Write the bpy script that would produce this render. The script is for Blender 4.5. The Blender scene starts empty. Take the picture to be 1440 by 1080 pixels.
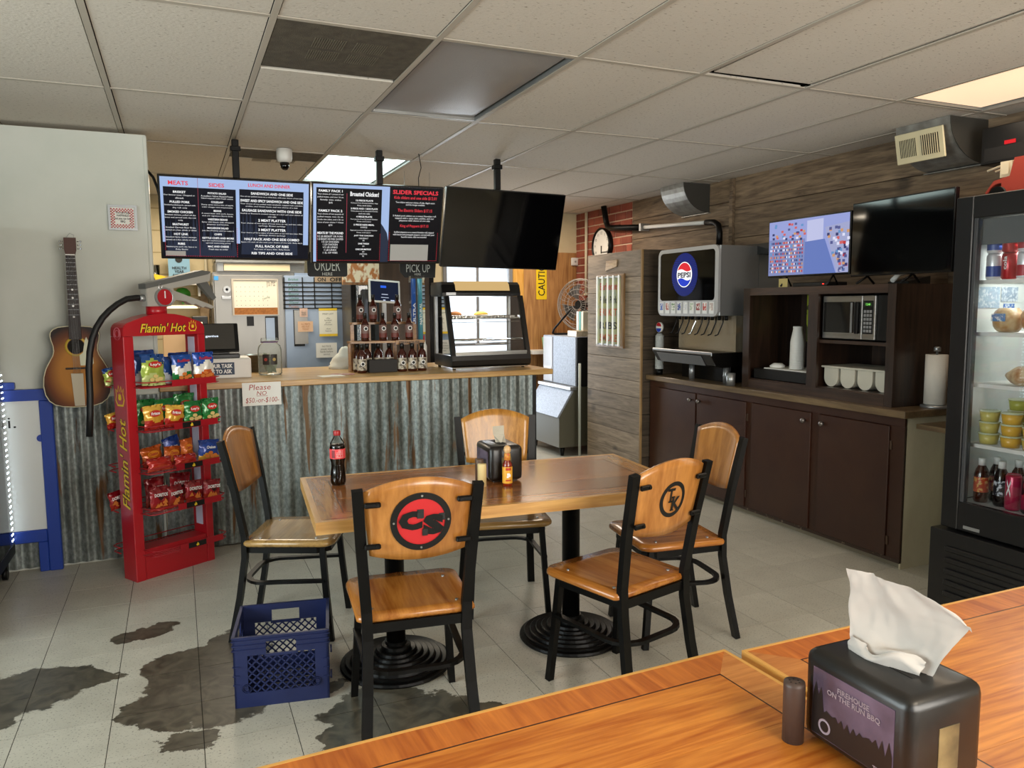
import bpy, bmesh, math, random
from mathutils import Vector, Matrix, Euler
from mathutils import noise as mnoise
R = random.Random(7)
sc = bpy.context.scene
COL = sc.collection
PI = math.pi

# ------------------------------------------------------------------ camera, world, light, exposure
def make_camera():
    p, yaw, roll = .1021, .4079, -.0066
    cy, sy, cp, sp = math.cos(yaw), math.sin(yaw), math.cos(p), math.sin(p)
    r = Vector((cy, -sy, 0)); f = Vector((sy*cp, cy*cp, -sp)); u = r.cross(f)
    r2 = math.cos(roll)*r + math.sin(roll)*u; u2 = -math.sin(roll)*r + math.cos(roll)*u
    m = Matrix((r2, u2, -f)).transposed().to_4x4(); m.translation = Vector((0, 0, 1.5))
    cd = bpy.data.cameras.new('camera'); cd.sensor_width = 36; cd.lens = 36*1085/1440
    cd.clip_start = .05; cd.clip_end = 200
    co = bpy.data.objects.new('camera', cd); COL.objects.link(co); co.matrix_world = m
    sc.camera = co
make_camera()
w = bpy.data.worlds.new('sky'); sc.world = w; w.use_nodes = True
bg = w.node_tree.nodes['Background']; bg.inputs[0].default_value = (.80, .90, 1, 1); bg.inputs[1].default_value = 1.6
def area(name, loc, target, sx, sy, power, col, spread=PI):
    l = bpy.data.lights.new(name, 'AREA'); l.shape = 'RECTANGLE'; l.size = sx; l.size_y = sy; l.energy = power; l.color = col
    l.spread = spread
    o = bpy.data.objects.new(name, l); COL.objects.link(o); o.location = loc
    o.rotation_euler = (Vector(target)-Vector(loc)).to_track_quat('-Z', 'Y').to_euler()
    return o
# daylight through the shop windows behind and beside the camera, and the kitchen's rear window
area('daylight_front', (2.1, -2.05, 1.55), (2.1, 3, 1.35), 3.2, 1.5, 205, (1.0, .93, .83))
area('daylight_side', (-3.15, 1.7, 1.45), (2, 2.6, .9), 2.6, 1.7, 140, (.86, .98, .98))
area('daylight_rear', (2.9, 8.3, 1.25), (2.6, 5, .6), .8, 1.6, 42, (.86, .93, 1.0))
area('room_lamp', (1.6, -.7, 2.47), (1.6, -.7, 0), 1.2, .6, 34, (1.0, .86, .66))  # unseen lamp without a fixture, added to warm the tables and chair backs
area('warm_panel_lamp', (3.7, 2.32, 2.485), (3.7, 2.32, 0), .5, 1.1, 8, (1.0, .82, .62))
area('kitchen_lamp', (.4, 6.9, 2.46), (.4, 6.9, 0), 1.1, .5, 42, (1.0, .86, .66))
area('kitchen_lamp_right', (3.3, 6.9, 2.46), (3.3, 6.9, 0), .5, 1.1, 26, (1.0, .84, .68))
sc.view_settings.view_transform = 'Standard'; sc.view_settings.look = 'None'
sc.view_settings.exposure = 0.0; sc.view_settings.gamma = 1; sc.view_settings.use_curve_mapping = False

# ------------------------------------------------------------------ materials
def C(h):
    h = h.lstrip('#'); v = [int(h[i:i+2], 16)/255 for i in (0, 2, 4)]
    return tuple((c/12.92 if c <= .04045 else ((c+.055)/1.055)**2.4) for c in v)+(1,)
MC = {}
def mat(key, col, rough=.5, metal=0., col2=None, nscale=8., nstretch=(1, 1, 1), bump=0., bscale=60., spec=.5, emit=0., detail=4., lo=.35, hi=.65, coat=0., rvar=0., alpha=1., trans=0., coords='Object'):
    if key in MC: return MC[key]
    m = bpy.data.materials.new(key); m.use_nodes = True; nt = m.node_tree; N = nt.nodes; L = nt.links
    b = N['Principled BSDF']
    c = C(col) if isinstance(col, str) else col
    b.inputs['Base Color'].default_value = c; b.inputs['Roughness'].default_value = rough
    b.inputs['Metallic'].default_value = metal; b.inputs['Specular IOR Level'].default_value = spec
    b.inputs['Coat Weight'].default_value = coat; b.inputs['Coat Roughness'].default_value = .12
    if trans: b.inputs['Transmission Weight'].default_value = trans
    if alpha < 1: b.inputs['Alpha'].default_value = alpha
    if emit:
        b.inputs['Emission Color'].default_value = c; b.inputs['Emission Strength'].default_value = emit
    tc = N.new('ShaderNodeTexCoord')
    if col2:
        mp = N.new('ShaderNodeMapping'); mp.inputs['Scale'].default_value = nstretch
        L.new(tc.outputs[coords], mp.inputs[0])
        n = N.new('ShaderNodeTexNoise'); n.inputs['Scale'].default_value = nscale; n.inputs['Detail'].default_value = detail
        L.new(mp.outputs[0], n.inputs['Vector'])
        r = N.new('ShaderNodeValToRGB'); r.color_ramp.elements[0].position = lo; r.color_ramp.elements[1].position = hi
        r.color_ramp.elements[0].color = c; r.color_ramp.elements[1].color = C(col2) if isinstance(col2, str) else col2
        L.new(n.outputs['Fac'], r.inputs[0]); src = r.outputs[0]
        if rvar:
            oi = N.new('ShaderNodeObjectInfo'); hs = N.new('ShaderNodeHueSaturation')
            mr = N.new('ShaderNodeMapRange'); mr.inputs['To Min'].default_value = 1-rvar; mr.inputs['To Max'].default_value = 1+rvar
            L.new(oi.outputs['Random'], mr.inputs[0]); L.new(mr.outputs[0], hs.inputs['Value']); L.new(src, hs.inputs['Color']); src = hs.outputs[0]
        L.new(src, b.inputs['Base Color'])
    if bump:
        n2 = N.new('ShaderNodeTexNoise'); n2.inputs['Scale'].default_value = bscale; n2.inputs['Detail'].default_value = 3
        mp2 = N.new('ShaderNodeMapping'); mp2.inputs['Scale'].default_value = nstretch; L.new(tc.outputs[coords], mp2.inputs[0]); L.new(mp2.outputs[0], n2.inputs['Vector'])
        bu = N.new('ShaderNodeBump'); bu.inputs['Strength'].default_value = bump; bu.inputs['Distance'].default_value = .004
        L.new(n2.outputs['Fac'], bu.inputs['Height']); L.new(bu.outputs[0], b.inputs['Normal'])
    MC[key] = m; return m
def wood(key, c1, c2, axis='X', s=3., rough=.3, rvar=.12, dist=1.2, bump=.15, coat=.3, knots=None):
    """grain runs along axis, per-object tint"""
    if key in MC: return MC[key]
    m = bpy.data.materials.new(key); m.use_nodes = True; nt = m.node_tree; N = nt.nodes; L = nt.links
    b = N['Principled BSDF']; b.inputs['Roughness'].default_value = rough; b.inputs['Coat Weight'].default_value = coat; b.inputs['Coat Roughness'].default_value = .15
    tc = N.new('ShaderNodeTexCoord'); oi = N.new('ShaderNodeObjectInfo')
    ad = N.new('ShaderNodeVectorMath'); ad.operation = 'ADD'; mu = N.new('ShaderNodeMath'); mu.operation = 'MULTIPLY'; mu.inputs[1].default_value = 37.
    L.new(oi.outputs['Random'], mu.inputs[0]); L.new(tc.outputs['Object'], ad.inputs[0]); L.new(mu.outputs[0], ad.inputs[1])
    st = {'X': (.08, 1, 1), 'Y': (1, .08, 1), 'Z': (1, 1, .08)}[axis]
    mp = N.new('ShaderNodeMapping'); mp.inputs['Scale'].default_value = tuple(q*s*4 for q in st); L.new(ad.outputs[0], mp.inputs[0])
    n = N.new('ShaderNodeTexNoise'); n.inputs['Scale'].default_value = 2.2; n.inputs['Detail'].default_value = 6; n.inputs['Distortion'].default_value = dist; L.new(mp.outputs[0], n.inputs['Vector'])
    n3 = N.new('ShaderNodeTexNoise'); n3.inputs['Scale'].default_value = 14; n3.inputs['Detail'].default_value = 3; L.new(mp.outputs[0], n3.inputs['Vector'])
    mx = N.new('ShaderNodeMath'); mx.operation = 'MULTIPLY_ADD'; mx.inputs[1].default_value = .35; L.new(n3.outputs['Fac'], mx.inputs[0]); L.new(n.outputs['Fac'], mx.inputs[2])
    r = N.new('ShaderNodeValToRGB'); r.color_ramp.elements[0].position = .48; r.color_ramp.elements[1].position = .88
    r.color_ramp.elements[0].color = C(c1); r.color_ramp.elements[1].color = C(c2); L.new(mx.outputs[0], r.inputs[0]); src = r.outputs[0]
    if knots:
        v = N.new('ShaderNodeTexVoronoi'); v.inputs['Scale'].default_value = knots; L.new(ad.outputs[0], v.inputs['Vector'])
        mr2 = N.new('ShaderNodeMapRange'); mr2.inputs['From Min'].default_value = .05; mr2.inputs['From Max'].default_value = .14; mr2.inputs['To Min'].default_value = .45; L.new(v.outputs['Distance'], mr2.inputs[0])
        mm = N.new('ShaderNodeMix'); mm.data_type = 'RGBA'; mm.blend_type = 'MULTIPLY'; mm.inputs[0].default_value = 1; L.new(src, mm.inputs[6]); L.new(mr2.outputs[0], mm.inputs[7]); src = mm.outputs[2]
    hs = N.new('ShaderNodeHueSaturation'); mr = N.new('ShaderNodeMapRange'); mr.inputs['To Min'].default_value = 1-rvar; mr.inputs['To Max'].default_value = 1+rvar
    L.new(oi.outputs['Random'], mr.inputs[0]); L.new(mr.outputs[0], hs.inputs['Value']); L.new(src, hs.inputs['Color']); L.new(hs.outputs[0], b.inputs['Base Color'])
    if bump:
        bu = N.new('ShaderNodeBump'); bu.inputs['Strength'].default_value = bump; bu.inputs['Distance'].default_value = .002; L.new(mx.outputs[0], bu.inputs['Height']); L.new(bu.outputs[0], b.inputs['Normal'])
    MC[key] = m; return m
def glass(key, tint=(1, 1, 1, 1), rough=.02, ior=1.45, highlight_mix=0):
    if key in MC: return MC[key]
    m = bpy.data.materials.new(key); m.use_nodes = True; nt = m.node_tree; N = nt.nodes; L = nt.links
    N.remove(N['Principled BSDF']); o = N['Material Output']
    t = N.new('ShaderNodeBsdfTransparent'); t.inputs[0].default_value = tint
    g = N.new('ShaderNodeBsdfGlossy'); g.inputs['Roughness'].default_value = rough
    fr = N.new('ShaderNodeFresnel'); fr.inputs[0].default_value = ior
    mx = N.new('ShaderNodeMixShader'); L.new(fr.outputs[0], mx.inputs[0]); L.new(t.outputs[0], mx.inputs[1]); L.new(g.outputs[0], mx.inputs[2]); out = mx.outputs[0]
    if highlight_mix:  # white diffuse mixed in to stand for pale highlights on the glass
        d = N.new('ShaderNodeBsdfDiffuse'); d.inputs[0].default_value = (.8, .85, .82, 1); m2 = N.new('ShaderNodeMixShader'); m2.inputs[0].default_value = highlight_mix
        L.new(out, m2.inputs[1]); L.new(d.outputs[0], m2.inputs[2]); out = m2.outputs[0]
    L.new(out, o.inputs[0])
    MC[key] = m; return m
def node_floor():
    m = bpy.data.materials.new('floor_tile_vinyl'); m.use_nodes = True; nt = m.node_tree; N = nt.nodes; L = nt.links
    b = N['Principled BSDF']; g = N.new('ShaderNodeNewGeometry'); P = g.outputs['Position']
    def math_(op, a, bb, c=None):
        n = N.new('ShaderNodeMath'); n.operation = op
        for i, v in enumerate((a, bb, c)):
            if v is None: continue
            if isinstance(v, (int, float)): n.inputs[i].default_value = v
            else: L.new(v, n.inputs[i])
        return n.outputs[0]
    def noise(s, d=4, dist=0):
        n = N.new('ShaderNodeTexNoise'); n.inputs['Scale'].default_value = s; n.inputs['Detail'].default_value = d; n.inputs['Distortion'].default_value = dist; L.new(P, n.inputs['Vector']); return n.outputs['Fac']
    big = noise(1.3, 3); sp = noise(130, 2); mid = noise(9, 5)
    r = N.new('ShaderNodeValToRGB'); r.color_ramp.elements[0].position = .3; r.color_ramp.elements[1].position = .7
    r.color_ramp.elements[0].color = C('#aeaa9c'); r.color_ramp.elements[1].color = C('#c8c4b6')
    L.new(math_('MULTIPLY_ADD', big, .6, math_('MULTIPLY', mid, .4)), r.inputs[0])
    # dark flecks
    fl = N.new('ShaderNodeMapRange'); fl.inputs['From Min'].default_value = .60; fl.inputs['From Max'].default_value = .68; fl.inputs['To Min'].default_value = 1; fl.inputs['To Max'].default_value = .5; L.new(sp, fl.inputs[0])
    mm = N.new('ShaderNodeMix'); mm.data_type = 'RGBA'; mm.blend_type = 'MULTIPLY'; mm.inputs[0].default_value = 1; L.new(r.outputs[0], mm.inputs[6]); L.new(fl.outputs[0], mm.inputs[7])
    oi = N.new('ShaderNodeObjectInfo'); hs = N.new('ShaderNodeHueSaturation'); mr = N.new('ShaderNodeMapRange'); mr.inputs['To Min'].default_value = .93; mr.inputs['To Max'].default_value = 1.05
    L.new(oi.outputs['Random'], mr.inputs[0]); L.new(mr.outputs[0], hs.inputs['Value']); L.new(mm.outputs[2], hs.inputs['Color'])
    # worn-through patches: noise-warped ellipses at their places on the floor
    wn = N.new('ShaderNodeTexNoise'); wn.inputs['Scale'].default_value = 7; wn.inputs['Detail'].default_value = 7; wn.inputs['Roughness'].default_value = .62; L.new(P, wn.inputs['Vector'])
    va = N.new('ShaderNodeVectorMath'); va.operation = 'SUBTRACT'; va.inputs[1].default_value = (.5, .5, .5); L.new(wn.outputs['Color'], va.inputs[0])
    vs = N.new('ShaderNodeVectorMath'); vs.operation = 'SCALE'; vs.inputs['Scale'].default_value = .26; L.new(va.outputs[0], vs.inputs[0])
    vp = N.new('ShaderNodeVectorMath'); vp.operation = 'ADD'; L.new(P, vp.inputs[0]); L.new(vs.outputs[0], vp.inputs[1])
    best = None
    for (x, y, a, rx, ry) in STAINS:
        mp = N.new('ShaderNodeMapping'); mp.vector_type = 'TEXTURE'; mp.inputs['Location'].default_value = (x, y, 0); mp.inputs['Rotation'].default_value = (0, 0, math.radians(a)); mp.inputs['Scale'].default_value = (rx, ry, 1)
        L.new(vp.outputs[0], mp.inputs[0])
        sx = N.new('ShaderNodeSeparateXYZ'); L.new(mp.outputs[0], sx.inputs[0])
        d = math_('ADD', math_('MULTIPLY', sx.outputs[0], sx.outputs[0]), math_('MULTIPLY', sx.outputs[1], sx.outputs[1]))
        best = d if best is None else math_('MINIMUM', best, d)
    k = N.new('ShaderNodeMapRange'); k.inputs['From Min'].default_value = .96; k.inputs['From Max'].default_value = 1.06; k.inputs['To Min'].default_value = 1; k.inputs['To Max'].default_value = 0; L.new(best, k.inputs[0])
    dr = N.new('ShaderNodeValToRGB'); dr.color_ramp.elements[0].position = .35; dr.color_ramp.elements[1].position = .68
    dr.color_ramp.elements[0].color = C('#3c392f'); dr.color_ramp.elements[1].color = C('#605a4c'); L.new(noise(11, 6, 1.5), dr.inputs[0])
    fm = N.new('ShaderNodeMix'); fm.data_type = 'RGBA'; L.new(k.outputs[0], fm.inputs[0]); L.new(hs.outputs[0], fm.inputs[6]); L.new(dr.outputs[0], fm.inputs[7]); L.new(fm.outputs[2], b.inputs['Base Color'])
    rr = N.new('ShaderNodeMapRange'); rr.inputs['To Min'].default_value = .30; rr.inputs['To Max'].default_value = .42; L.new(mid, rr.inputs[0]); L.new(rr.outputs[0], b.inputs['Roughness'])
    b.inputs['Specular IOR Level'].default_value = .45
    bu = N.new('ShaderNodeBump'); bu.inputs['Strength'].default_value = .12; bu.inputs['Distance'].default_value = .004; L.new(math_('MULTIPLY_ADD', k.outputs[0], -1.2, mid), bu.inputs['Height']); L.new(bu.outputs[0], b.inputs['Normal'])
    return m
STAINS = [(-.62, 3.42, 20, .26, .20), (-.40, 3.46, 0, .12, .10), (-.82, 3.30, 0, .3, .19),
          (.00, 3.35, 12, .20, .24), (-.10, 3.05, 0, .15, .16), (.08, 3.10, 30, .2, .25), (.15, 3.42, -10, .16, .26), (-.04, 2.80, 10, .12, .08),
          (-.21, 3.83, 12, .12, .085), (-.10, 3.90, 0, .06, .05),
          (.62, 2.72, 0, .2, .19), (.80, 2.62, 0, .16, .16), (.46, 2.55, 0, .09, .14), (.72, 2.4, 0, .25, .2), (1.0, 2.50, 20, .12, .09), (.50, 2.98, 0, .07, .05)]

def node_corrug():
    m = bpy.data.materials.new('galvanised_corrugated'); m.use_nodes = True; nt = m.node_tree; N = nt.nodes; L = nt.links
    b = N['Principled BSDF']; tc = N.new('ShaderNodeNewGeometry'); P = tc.outputs['Position']
    def noise(s, st=(1, 1, 1), d=4, dist=0):
        mp = N.new('ShaderNodeMapping'); mp.inputs['Scale'].default_value = st; L.new(P, mp.inputs[0])
        n = N.new('ShaderNodeTexNoise'); n.inputs['Scale'].default_value = s; n.inputs['Detail'].default_value = d; n.inputs['Distortion'].default_value = dist; L.new(mp.outputs[0], n.inputs['Vector']); return n.outputs['Fac']
    r = N.new('ShaderNodeValToRGB'); r.color_ramp.elements[0].position = .36; r.color_ramp.elements[1].position = .66
    r.color_ramp.elements[0].color = C('#7d8583'); r.color_ramp.elements[1].color = C('#a2aaa8'); L.new(noise(70, (1, 1, .6), 2), r.inputs[0])
    g = N.new('ShaderNodeValToRGB'); g.color_ramp.elements[0].position = .42; g.color_ramp.elements[1].position = .62
    g.color_ramp.elements[0].color = (1, 1, 1, 1); g.color_ramp.elements[1].color = C('#8d887a'); L.new(noise(5, (1, 1, .25), 5), g.inputs[0])
    mm = N.new('ShaderNodeMix'); mm.data_type = 'RGBA'; mm.blend_type = 'MULTIPLY'; mm.inputs[0].default_value = .8; L.new(r.outputs[0], mm.inputs[6]); L.new(g.outputs[0], mm.inputs[7])
    k = N.new('ShaderNodeMapRange'); k.inputs['From Min'].default_value = .625; k.inputs['From Max'].default_value = .67; L.new(noise(13, (1, 1, .1), 6, .4), k.inputs[0])
    fm = N.new('ShaderNodeMix'); fm.data_type = 'RGBA'; L.new(k.outputs[0], fm.inputs[0]); L.new(mm.outputs[2], fm.inputs[6]); fm.inputs[7].default_value = C('#6f5134'); L.new(fm.outputs[2], b.inputs['Base Color'])
    b.inputs['Metallic'].default_value = .4; b.inputs['Roughness'].default_value = .45
    bu = N.new('ShaderNodeBump'); bu.inputs['Strength'].default_value = .1; bu.inputs['Distance'].default_value = .003; L.new(noise(90), bu.inputs['Height']); L.new(bu.outputs[0], b.inputs['Normal'])
    return m

# ------------------------------------------------------------------ geometry helpers
class G:
    """collects geometry with material slots"""
    def __init__(s): s.b = bmesh.new(); s.mats = []; s.cur = 0
    def m(s, mt):
        if mt not in s.mats: s.mats.append(mt)
        s.cur = s.mats.index(mt); return s
    def _f(s, fs, sm=False):
        for f in fs: f.material_index = s.cur; f.smooth = sm
    def poly(s, vs, faces, sm=False):
        v = [s.b.verts.new(p) for p in vs]; out = []
        for f in faces:
            try: out.append(s.b.faces.new([v[i] for i in f]))
            except ValueError: pass
        s._f(out, sm); return v
    def box(s, x0, x1, y0, y1, z0, z1, bev=0., seg=1, M=None):
        vs = [Vector((x, y, z)) for z in (z0, z1) for y in (y0, y1) for x in (x0, x1)]
        if M: vs = [M @ v for v in vs]
        fa = [(0, 2, 3, 1), (4, 5, 7, 6), (0, 1, 5, 4), (2, 6, 7, 3), (0, 4, 6, 2), (1, 3, 7, 5)]
        if not bev: s.poly(vs, fa); return s
        t = bmesh.new(); tv = [t.verts.new(p) for p in vs]
        for f in fa: t.faces.new([tv[i] for i in f])
        bmesh.ops.bevel(t, geom=list(t.edges), offset=bev, segments=seg, affect='EDGES', profile=.5)
        s.join(t, seg > 1); return s
    def join(s, t, sm=False):
        mp = {v: s.b.verts.new(v.co) for v in t.verts}; fs = []
        for f in t.faces:
            try: fs.append(s.b.faces.new([mp[v] for v in f.verts]))
            except ValueError: pass
        s._f(fs, sm); t.free()
    def prism(s, pts, a0, a1, axis='Z', M=None, sm=False, bev=0.):
        """extrude a 2d outline (list of (u,v)) between a0,a1 along axis"""
        def P(u, v, a):
            q = {'Z': (u, v, a), 'Y': (u, a, v), 'X': (a, u, v)}[axis]; q = Vector(q); return M @ q if M else q
        n = len(pts); t = bmesh.new()
        lo = [t.verts.new(P(u, v, a0)) for u, v in pts]; hi = [t.verts.new(P(u, v, a1)) for u, v in pts]
        t.faces.new(lo[::-1]); t.faces.new(hi)
        for i in range(n): t.faces.new((lo[i], lo[(i+1) % n], hi[(i+1) % n], hi[i]))
        bmesh.ops.recalc_face_normals(t, faces=t.faces)
        if bev: bmesh.ops.bevel(t, geom=[e for e in t.edges if e.verts[0] in lo+hi and ((e.verts[0] in lo) == (e.verts[1] in lo))], offset=bev, segments=2, affect='EDGES')
        s.join(t, sm); return s
    def lathe(s, prof, seg=20, c=(0, 0, 0), axis='Z', M=None, cap=True, sm=True):
        """prof: list of (r, h)"""
        rings = []; vs = []
        for r_, h in prof:
            if r_ < 1e-6: rings.append([len(vs)]); vs.append((0, 0, h)); continue
            rings.append(list(range(len(vs), len(vs)+seg)))
            for i in range(seg): a = 2*PI*i/seg; vs.append((r_*math.cos(a), r_*math.sin(a), h))
        fa = []
        for A, B in zip(rings, rings[1:]):
            if len(A) == 1 and len(B) == 1: continue
            for i in range(seg):
                j = (i+1) % seg
                if len(A) == 1: fa.append((A[0], B[i], B[j]))
                elif len(B) == 1: fa.append((A[i], A[j], B[0]))
                else: fa.append((A[i], A[j], B[j], B[i]))
        if cap:
            if len(rings[0]) > 1: fa.append(tuple(rings[0][::-1]))
            if len(rings[-1]) > 1: fa.append(tuple(rings[-1]))
        Q = {'Z': lambda v: v, 'Y': lambda v: (v[0], v[2], v[1]), 'X': lambda v: (v[2], v[0], v[1])}[axis]
        vv = [Vector(Q(v))+Vector(c) for v in vs]
        if M: vv = [M @ v for v in vv]
        v = [s.b.verts.new(p) for p in vv]
        fs = [s.b.faces.new([v[i] for i in f]) for f in fa]
        s._f(fs, sm)
        for f in fs:
            if len(f.verts) > 4: f.smooth = False
        return s
    def cyl(s, r_, h0, h1, c=(0, 0, 0), axis='Z', seg=20, M=None): return s.lathe([(r_, h0), (r_, h1)], seg, c, axis, M)
    def tube(s, pts, r_, seg=8, closed=False, flat=None, up=None):
        """round tube (or rect flat=(w,h)) along pts"""
        pts = [Vector(p) for p in pts]; n = len(pts); rings = []
        last = None
        for i, p in enumerate(pts):
            if closed: d = pts[(i+1) % n]-pts[i-1]
            else: d = pts[min(i+1, n-1)]-pts[max(i-1, 0)]
            d.normalize()
            if up is not None: a = d.cross(Vector(up))
            elif last is None: a = d.cross(Vector((0, 0, 1)) if abs(d.z) < .9 else Vector((1, 0, 0)))
            else: a = last-d*last.dot(d)
            a.normalize(); last = a; bb = a.cross(d).normalized()
            k = 1.
            if 0 < i < n-1 or closed:
                d1 = (p-pts[i-1]).normalized(); c_ = max(.5, d1.dot(d)); k = 1/c_
            if flat: w_, h_ = flat[0]/2, flat[1]/2; ring = [p+a*x*w_+bb*y*h_ for x, y in ((-1, -1), (1, -1), (1, 1), (-1, 1))]
            else: ring = [p+(a*math.cos(2*PI*j/seg)+bb*math.sin(2*PI*j/seg))*r_ for j in range(seg)]
            rings.append([s.b.verts.new(q) for q in ring])
        fs = []; m_ = len(rings[0])
        for i in range(n if closed else n-1):
            A = rings[i]; B = rings[(i+1) % n]
            for j in range(m_): fs.append(s.b.faces.new((A[j], B[j], B[(j+1) % m_], A[(j+1) % m_])))
        if not closed: e = [s.b.faces.new(rings[0]), s.b.faces.new(rings[-1][::-1])]; s._f(e, False)
        s._f(fs, not flat); return s
    def quad(s, a, b_, c, d): s.poly([a, b_, c, d], [(0, 1, 2, 3)]); return s

WM = {}
def tag(o, label=None, cat=None, group=None, kind=None):
    if label: o['label'] = label
    if cat: o['category'] = cat
    if group: o['group'] = group
    if kind: o['kind'] = kind
    return o
def thing(name, label, cat, loc, rz=0., group=None, world=False):
    o = bpy.data.objects.new(name, None); COL.objects.link(o); o.empty_display_size = .05
    o.location = loc; o.rotation_euler = (0, 0, rz); tag(o, label, cat, group)
    if world: WM[o.name] = (Matrix.Translation(loc) @ Matrix.Rotation(rz, 4, 'Z')).inverted()
    return o
def P(name, g, mt=None, parent=None, label=None, kind=None, local=False):
    me = bpy.data.meshes.new(name)
    if parent and parent.name in WM and not local: bmesh.ops.transform(g.b, matrix=WM[parent.name], verts=g.b.verts)
    bmesh.ops.recalc_face_normals(g.b, faces=g.b.faces)
    g.b.to_mesh(me); g.b.free()
    for m_ in (g.mats or [mt]):
        if m_: me.materials.append(m_)
    o = bpy.data.objects.new(name, me); COL.objects.link(o)
    if parent:
        o.parent = parent
        if parent.name in WM and not local: WM[o.name] = WM[parent.name]
    tag(o, label, None, None, kind)
    return o
def PB(name, dims, mt, parent=None, bev=0., **k): return P(name, G().box(*dims, bev=bev), mt, parent, **k)
def copy_tree(o, parent=None):
    c = o.copy(); COL.objects.link(c); c.parent = parent
    for ch in list(o.children): copy_tree(ch, c)
    return c
def dup(o, loc, rz=0., label=None):
    c = copy_tree(o); c.location = loc; c.rotation_euler = (0, 0, rz)
    if label: c['label'] = label
    return c
def solo(name, g, mt, label, cat, group=None, kind=None): return tag(P(name, g, mt), label, cat, group, kind)
TX = {}
def text(parent, name, s, c, w_, h_, mt, u=(1, 0, 0), v=(0, 0, 1), bold=0., shear=0., keep=False, spacing=1., align='CENTER', ext=0., rot=0.):
    """flat lettering centred at c, fitted to w_ x h_ (h_ None keeps aspect); u = reading direction, v = up"""
    cu = bpy.data.curves.new('t', 'FONT'); cu.body = s; cu.align_x = align; cu.resolution_u = 2; cu.offset = bold; cu.shear = shear; cu.space_line = spacing; cu.extrude = 0
    ob = bpy.data.objects.new('t', cu); me0 = bpy.data.meshes.new_from_object(ob)
    co = [v_.co.copy() for v_ in me0.vertices]
    bpy.data.objects.remove(ob); bpy.data.curves.remove(cu)
    if not co: return None
    x0 = min(q.x for q in co); x1 = max(q.x for q in co); y0 = min(q.y for q in co); y1 = max(q.y for q in co)
    sx = w_/(x1-x0) if w_ else None; sy = h_/(y1-y0) if h_ else sx
    if sx is None: sx = sy
    u = Vector(u).normalized(); v = Vector(v).normalized()
    if rot: cr, sr = math.cos(rot), math.sin(rot); u, v = u*cr+v*sr, v*cr-u*sr
    g = G(); mx, my = (x0+x1)/2, (y0+y1)/2
    g.poly([Vector(c)+u*((q.x-mx)*sx)+v*((q.y-my)*sy) for q in co], [tuple(p.vertices) for p in me0.polygons])
    bpy.data.meshes.remove(me0)
    me = bpy.data.meshes.new(name)
    if parent and parent.name in WM: bmesh.ops.transform(g.b, matrix=WM[parent.name], verts=g.b.verts)
    g.b.to_mesh(me); g.b.free(); me.materials.append(mt)
    o = bpy.data.objects.new(name, me); COL.objects.link(o); o.parent = parent
    return o
def arc(cx, cy, r_, a0, a1, n): return [(cx+r_*math.cos(math.radians(a0+(a1-a0)*i/n)), cy+r_*math.sin(math.radians(a0+(a1-a0)*i/n))) for i in range(n+1)]
def ell(cx, cy, rx, ry, n=24): return [(cx+rx*math.cos(2*PI*i/n), cy+ry*math.sin(2*PI*i/n)) for i in range(n)]
def rrect(x0, x1, y0, y1, r_, n=4):
    return arc(x1-r_, y0+r_, r_, -90, 0, n)+arc(x1-r_, y1-r_, r_, 0, 90, n)+arc(x0+r_, y1-r_, r_, 90, 180, n)+arc(x0+r_, y0+r_, r_, 180, 270, n)
def struct(name, g, mt, parent=None): 
    o = P(name, g, mt, parent)
    if not parent: o['kind'] = 'structure'
    return o

# ------------------------------------------------------------------ common materials
CEIL, XR, YB, YC = 2.52, 4.25, 7.9, 5.07
m_wall = mat('white_wall_panel', '#c3c7bd', .45, col2='#cfd1c8', nscale=2, bump=.05)
m_cream = mat('cream_block_paint', '#d8c9a4', .6, col2='#cdbb92', nscale=3, bump=.2)
m_creamdirty = mat('cream_paint_grimy', '#d6ccb0', .6, col2='#bfb497', nscale=3, nstretch=(1, 1, .6), bump=.2)
m_tile = mat('ceiling_tile_mineral', '#d3cbbf', .9, col2='#9b9080', nscale=48, nstretch=(1, 2.2, 1), lo=.62, hi=.70, bump=.5, bscale=70, rvar=.04)
m_tbar = mat('ceiling_grid_paint', '#b3aa9c', .5)
m_void = mat('dark_void', '#15120f', .9)
m_black = mat('black_metal', '#050505', .38, col2='#0a0908', nscale=12, spec=.22)
m_blackp = mat('black_plastic', '#0a0a0b', .4)
m_bezel = mat('black_bezel', '#050506', .25)
m_gloss = mat('black_screen_glass', '#030304', .06, spec=.6)
m_steel = mat('brushed_steel', '#b9b8b4', .28, .9, col2='#a4a29c', nscale=3, nstretch=(1, 1, 18))
m_steelm = mat('satin_steel', '#a9abac', .38, .8)
m_chrome = mat('chrome', '#d9d9d9', .12, 1.)
m_galv = mat('galvanised_duct', '#a5a49e', .45, .55, col2='#87857f', nscale=14)
m_brown = mat('dark_brown_paint', '#361b10', .38, col2='#3e2315', nscale=5, bump=.08, coat=.15)
m_hutch = wood('dark_stained_wood', '#1c110b', '#38251a', 'Z', 2.5, .4, .08)
m_hutchY = wood('dark_stained_wood_edge', '#2a1b12', '#4a3427', 'Y', 2.5, .4, .08)
m_counter = wood('brown_worn_laminate', '#55432f', '#7b6648', 'Y', 2, .35, .05)
m_pine = wood('varnished_pine', '#a87c45', '#d3aa68', 'X', 2.5, .35, .08, knots=2.4)
m_plankr = wood('rough_sawn_brown_plank', '#564534', '#8b755b', 'Y', 2.2, .75, .22, 2., .5, 0., knots=1.8)
m_plankg = wood('grey_weathered_plank', '#6c5f4e', '#968672', 'Y', 3, .7, .16, 1.5, .6, 0., knots=2.2)
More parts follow.
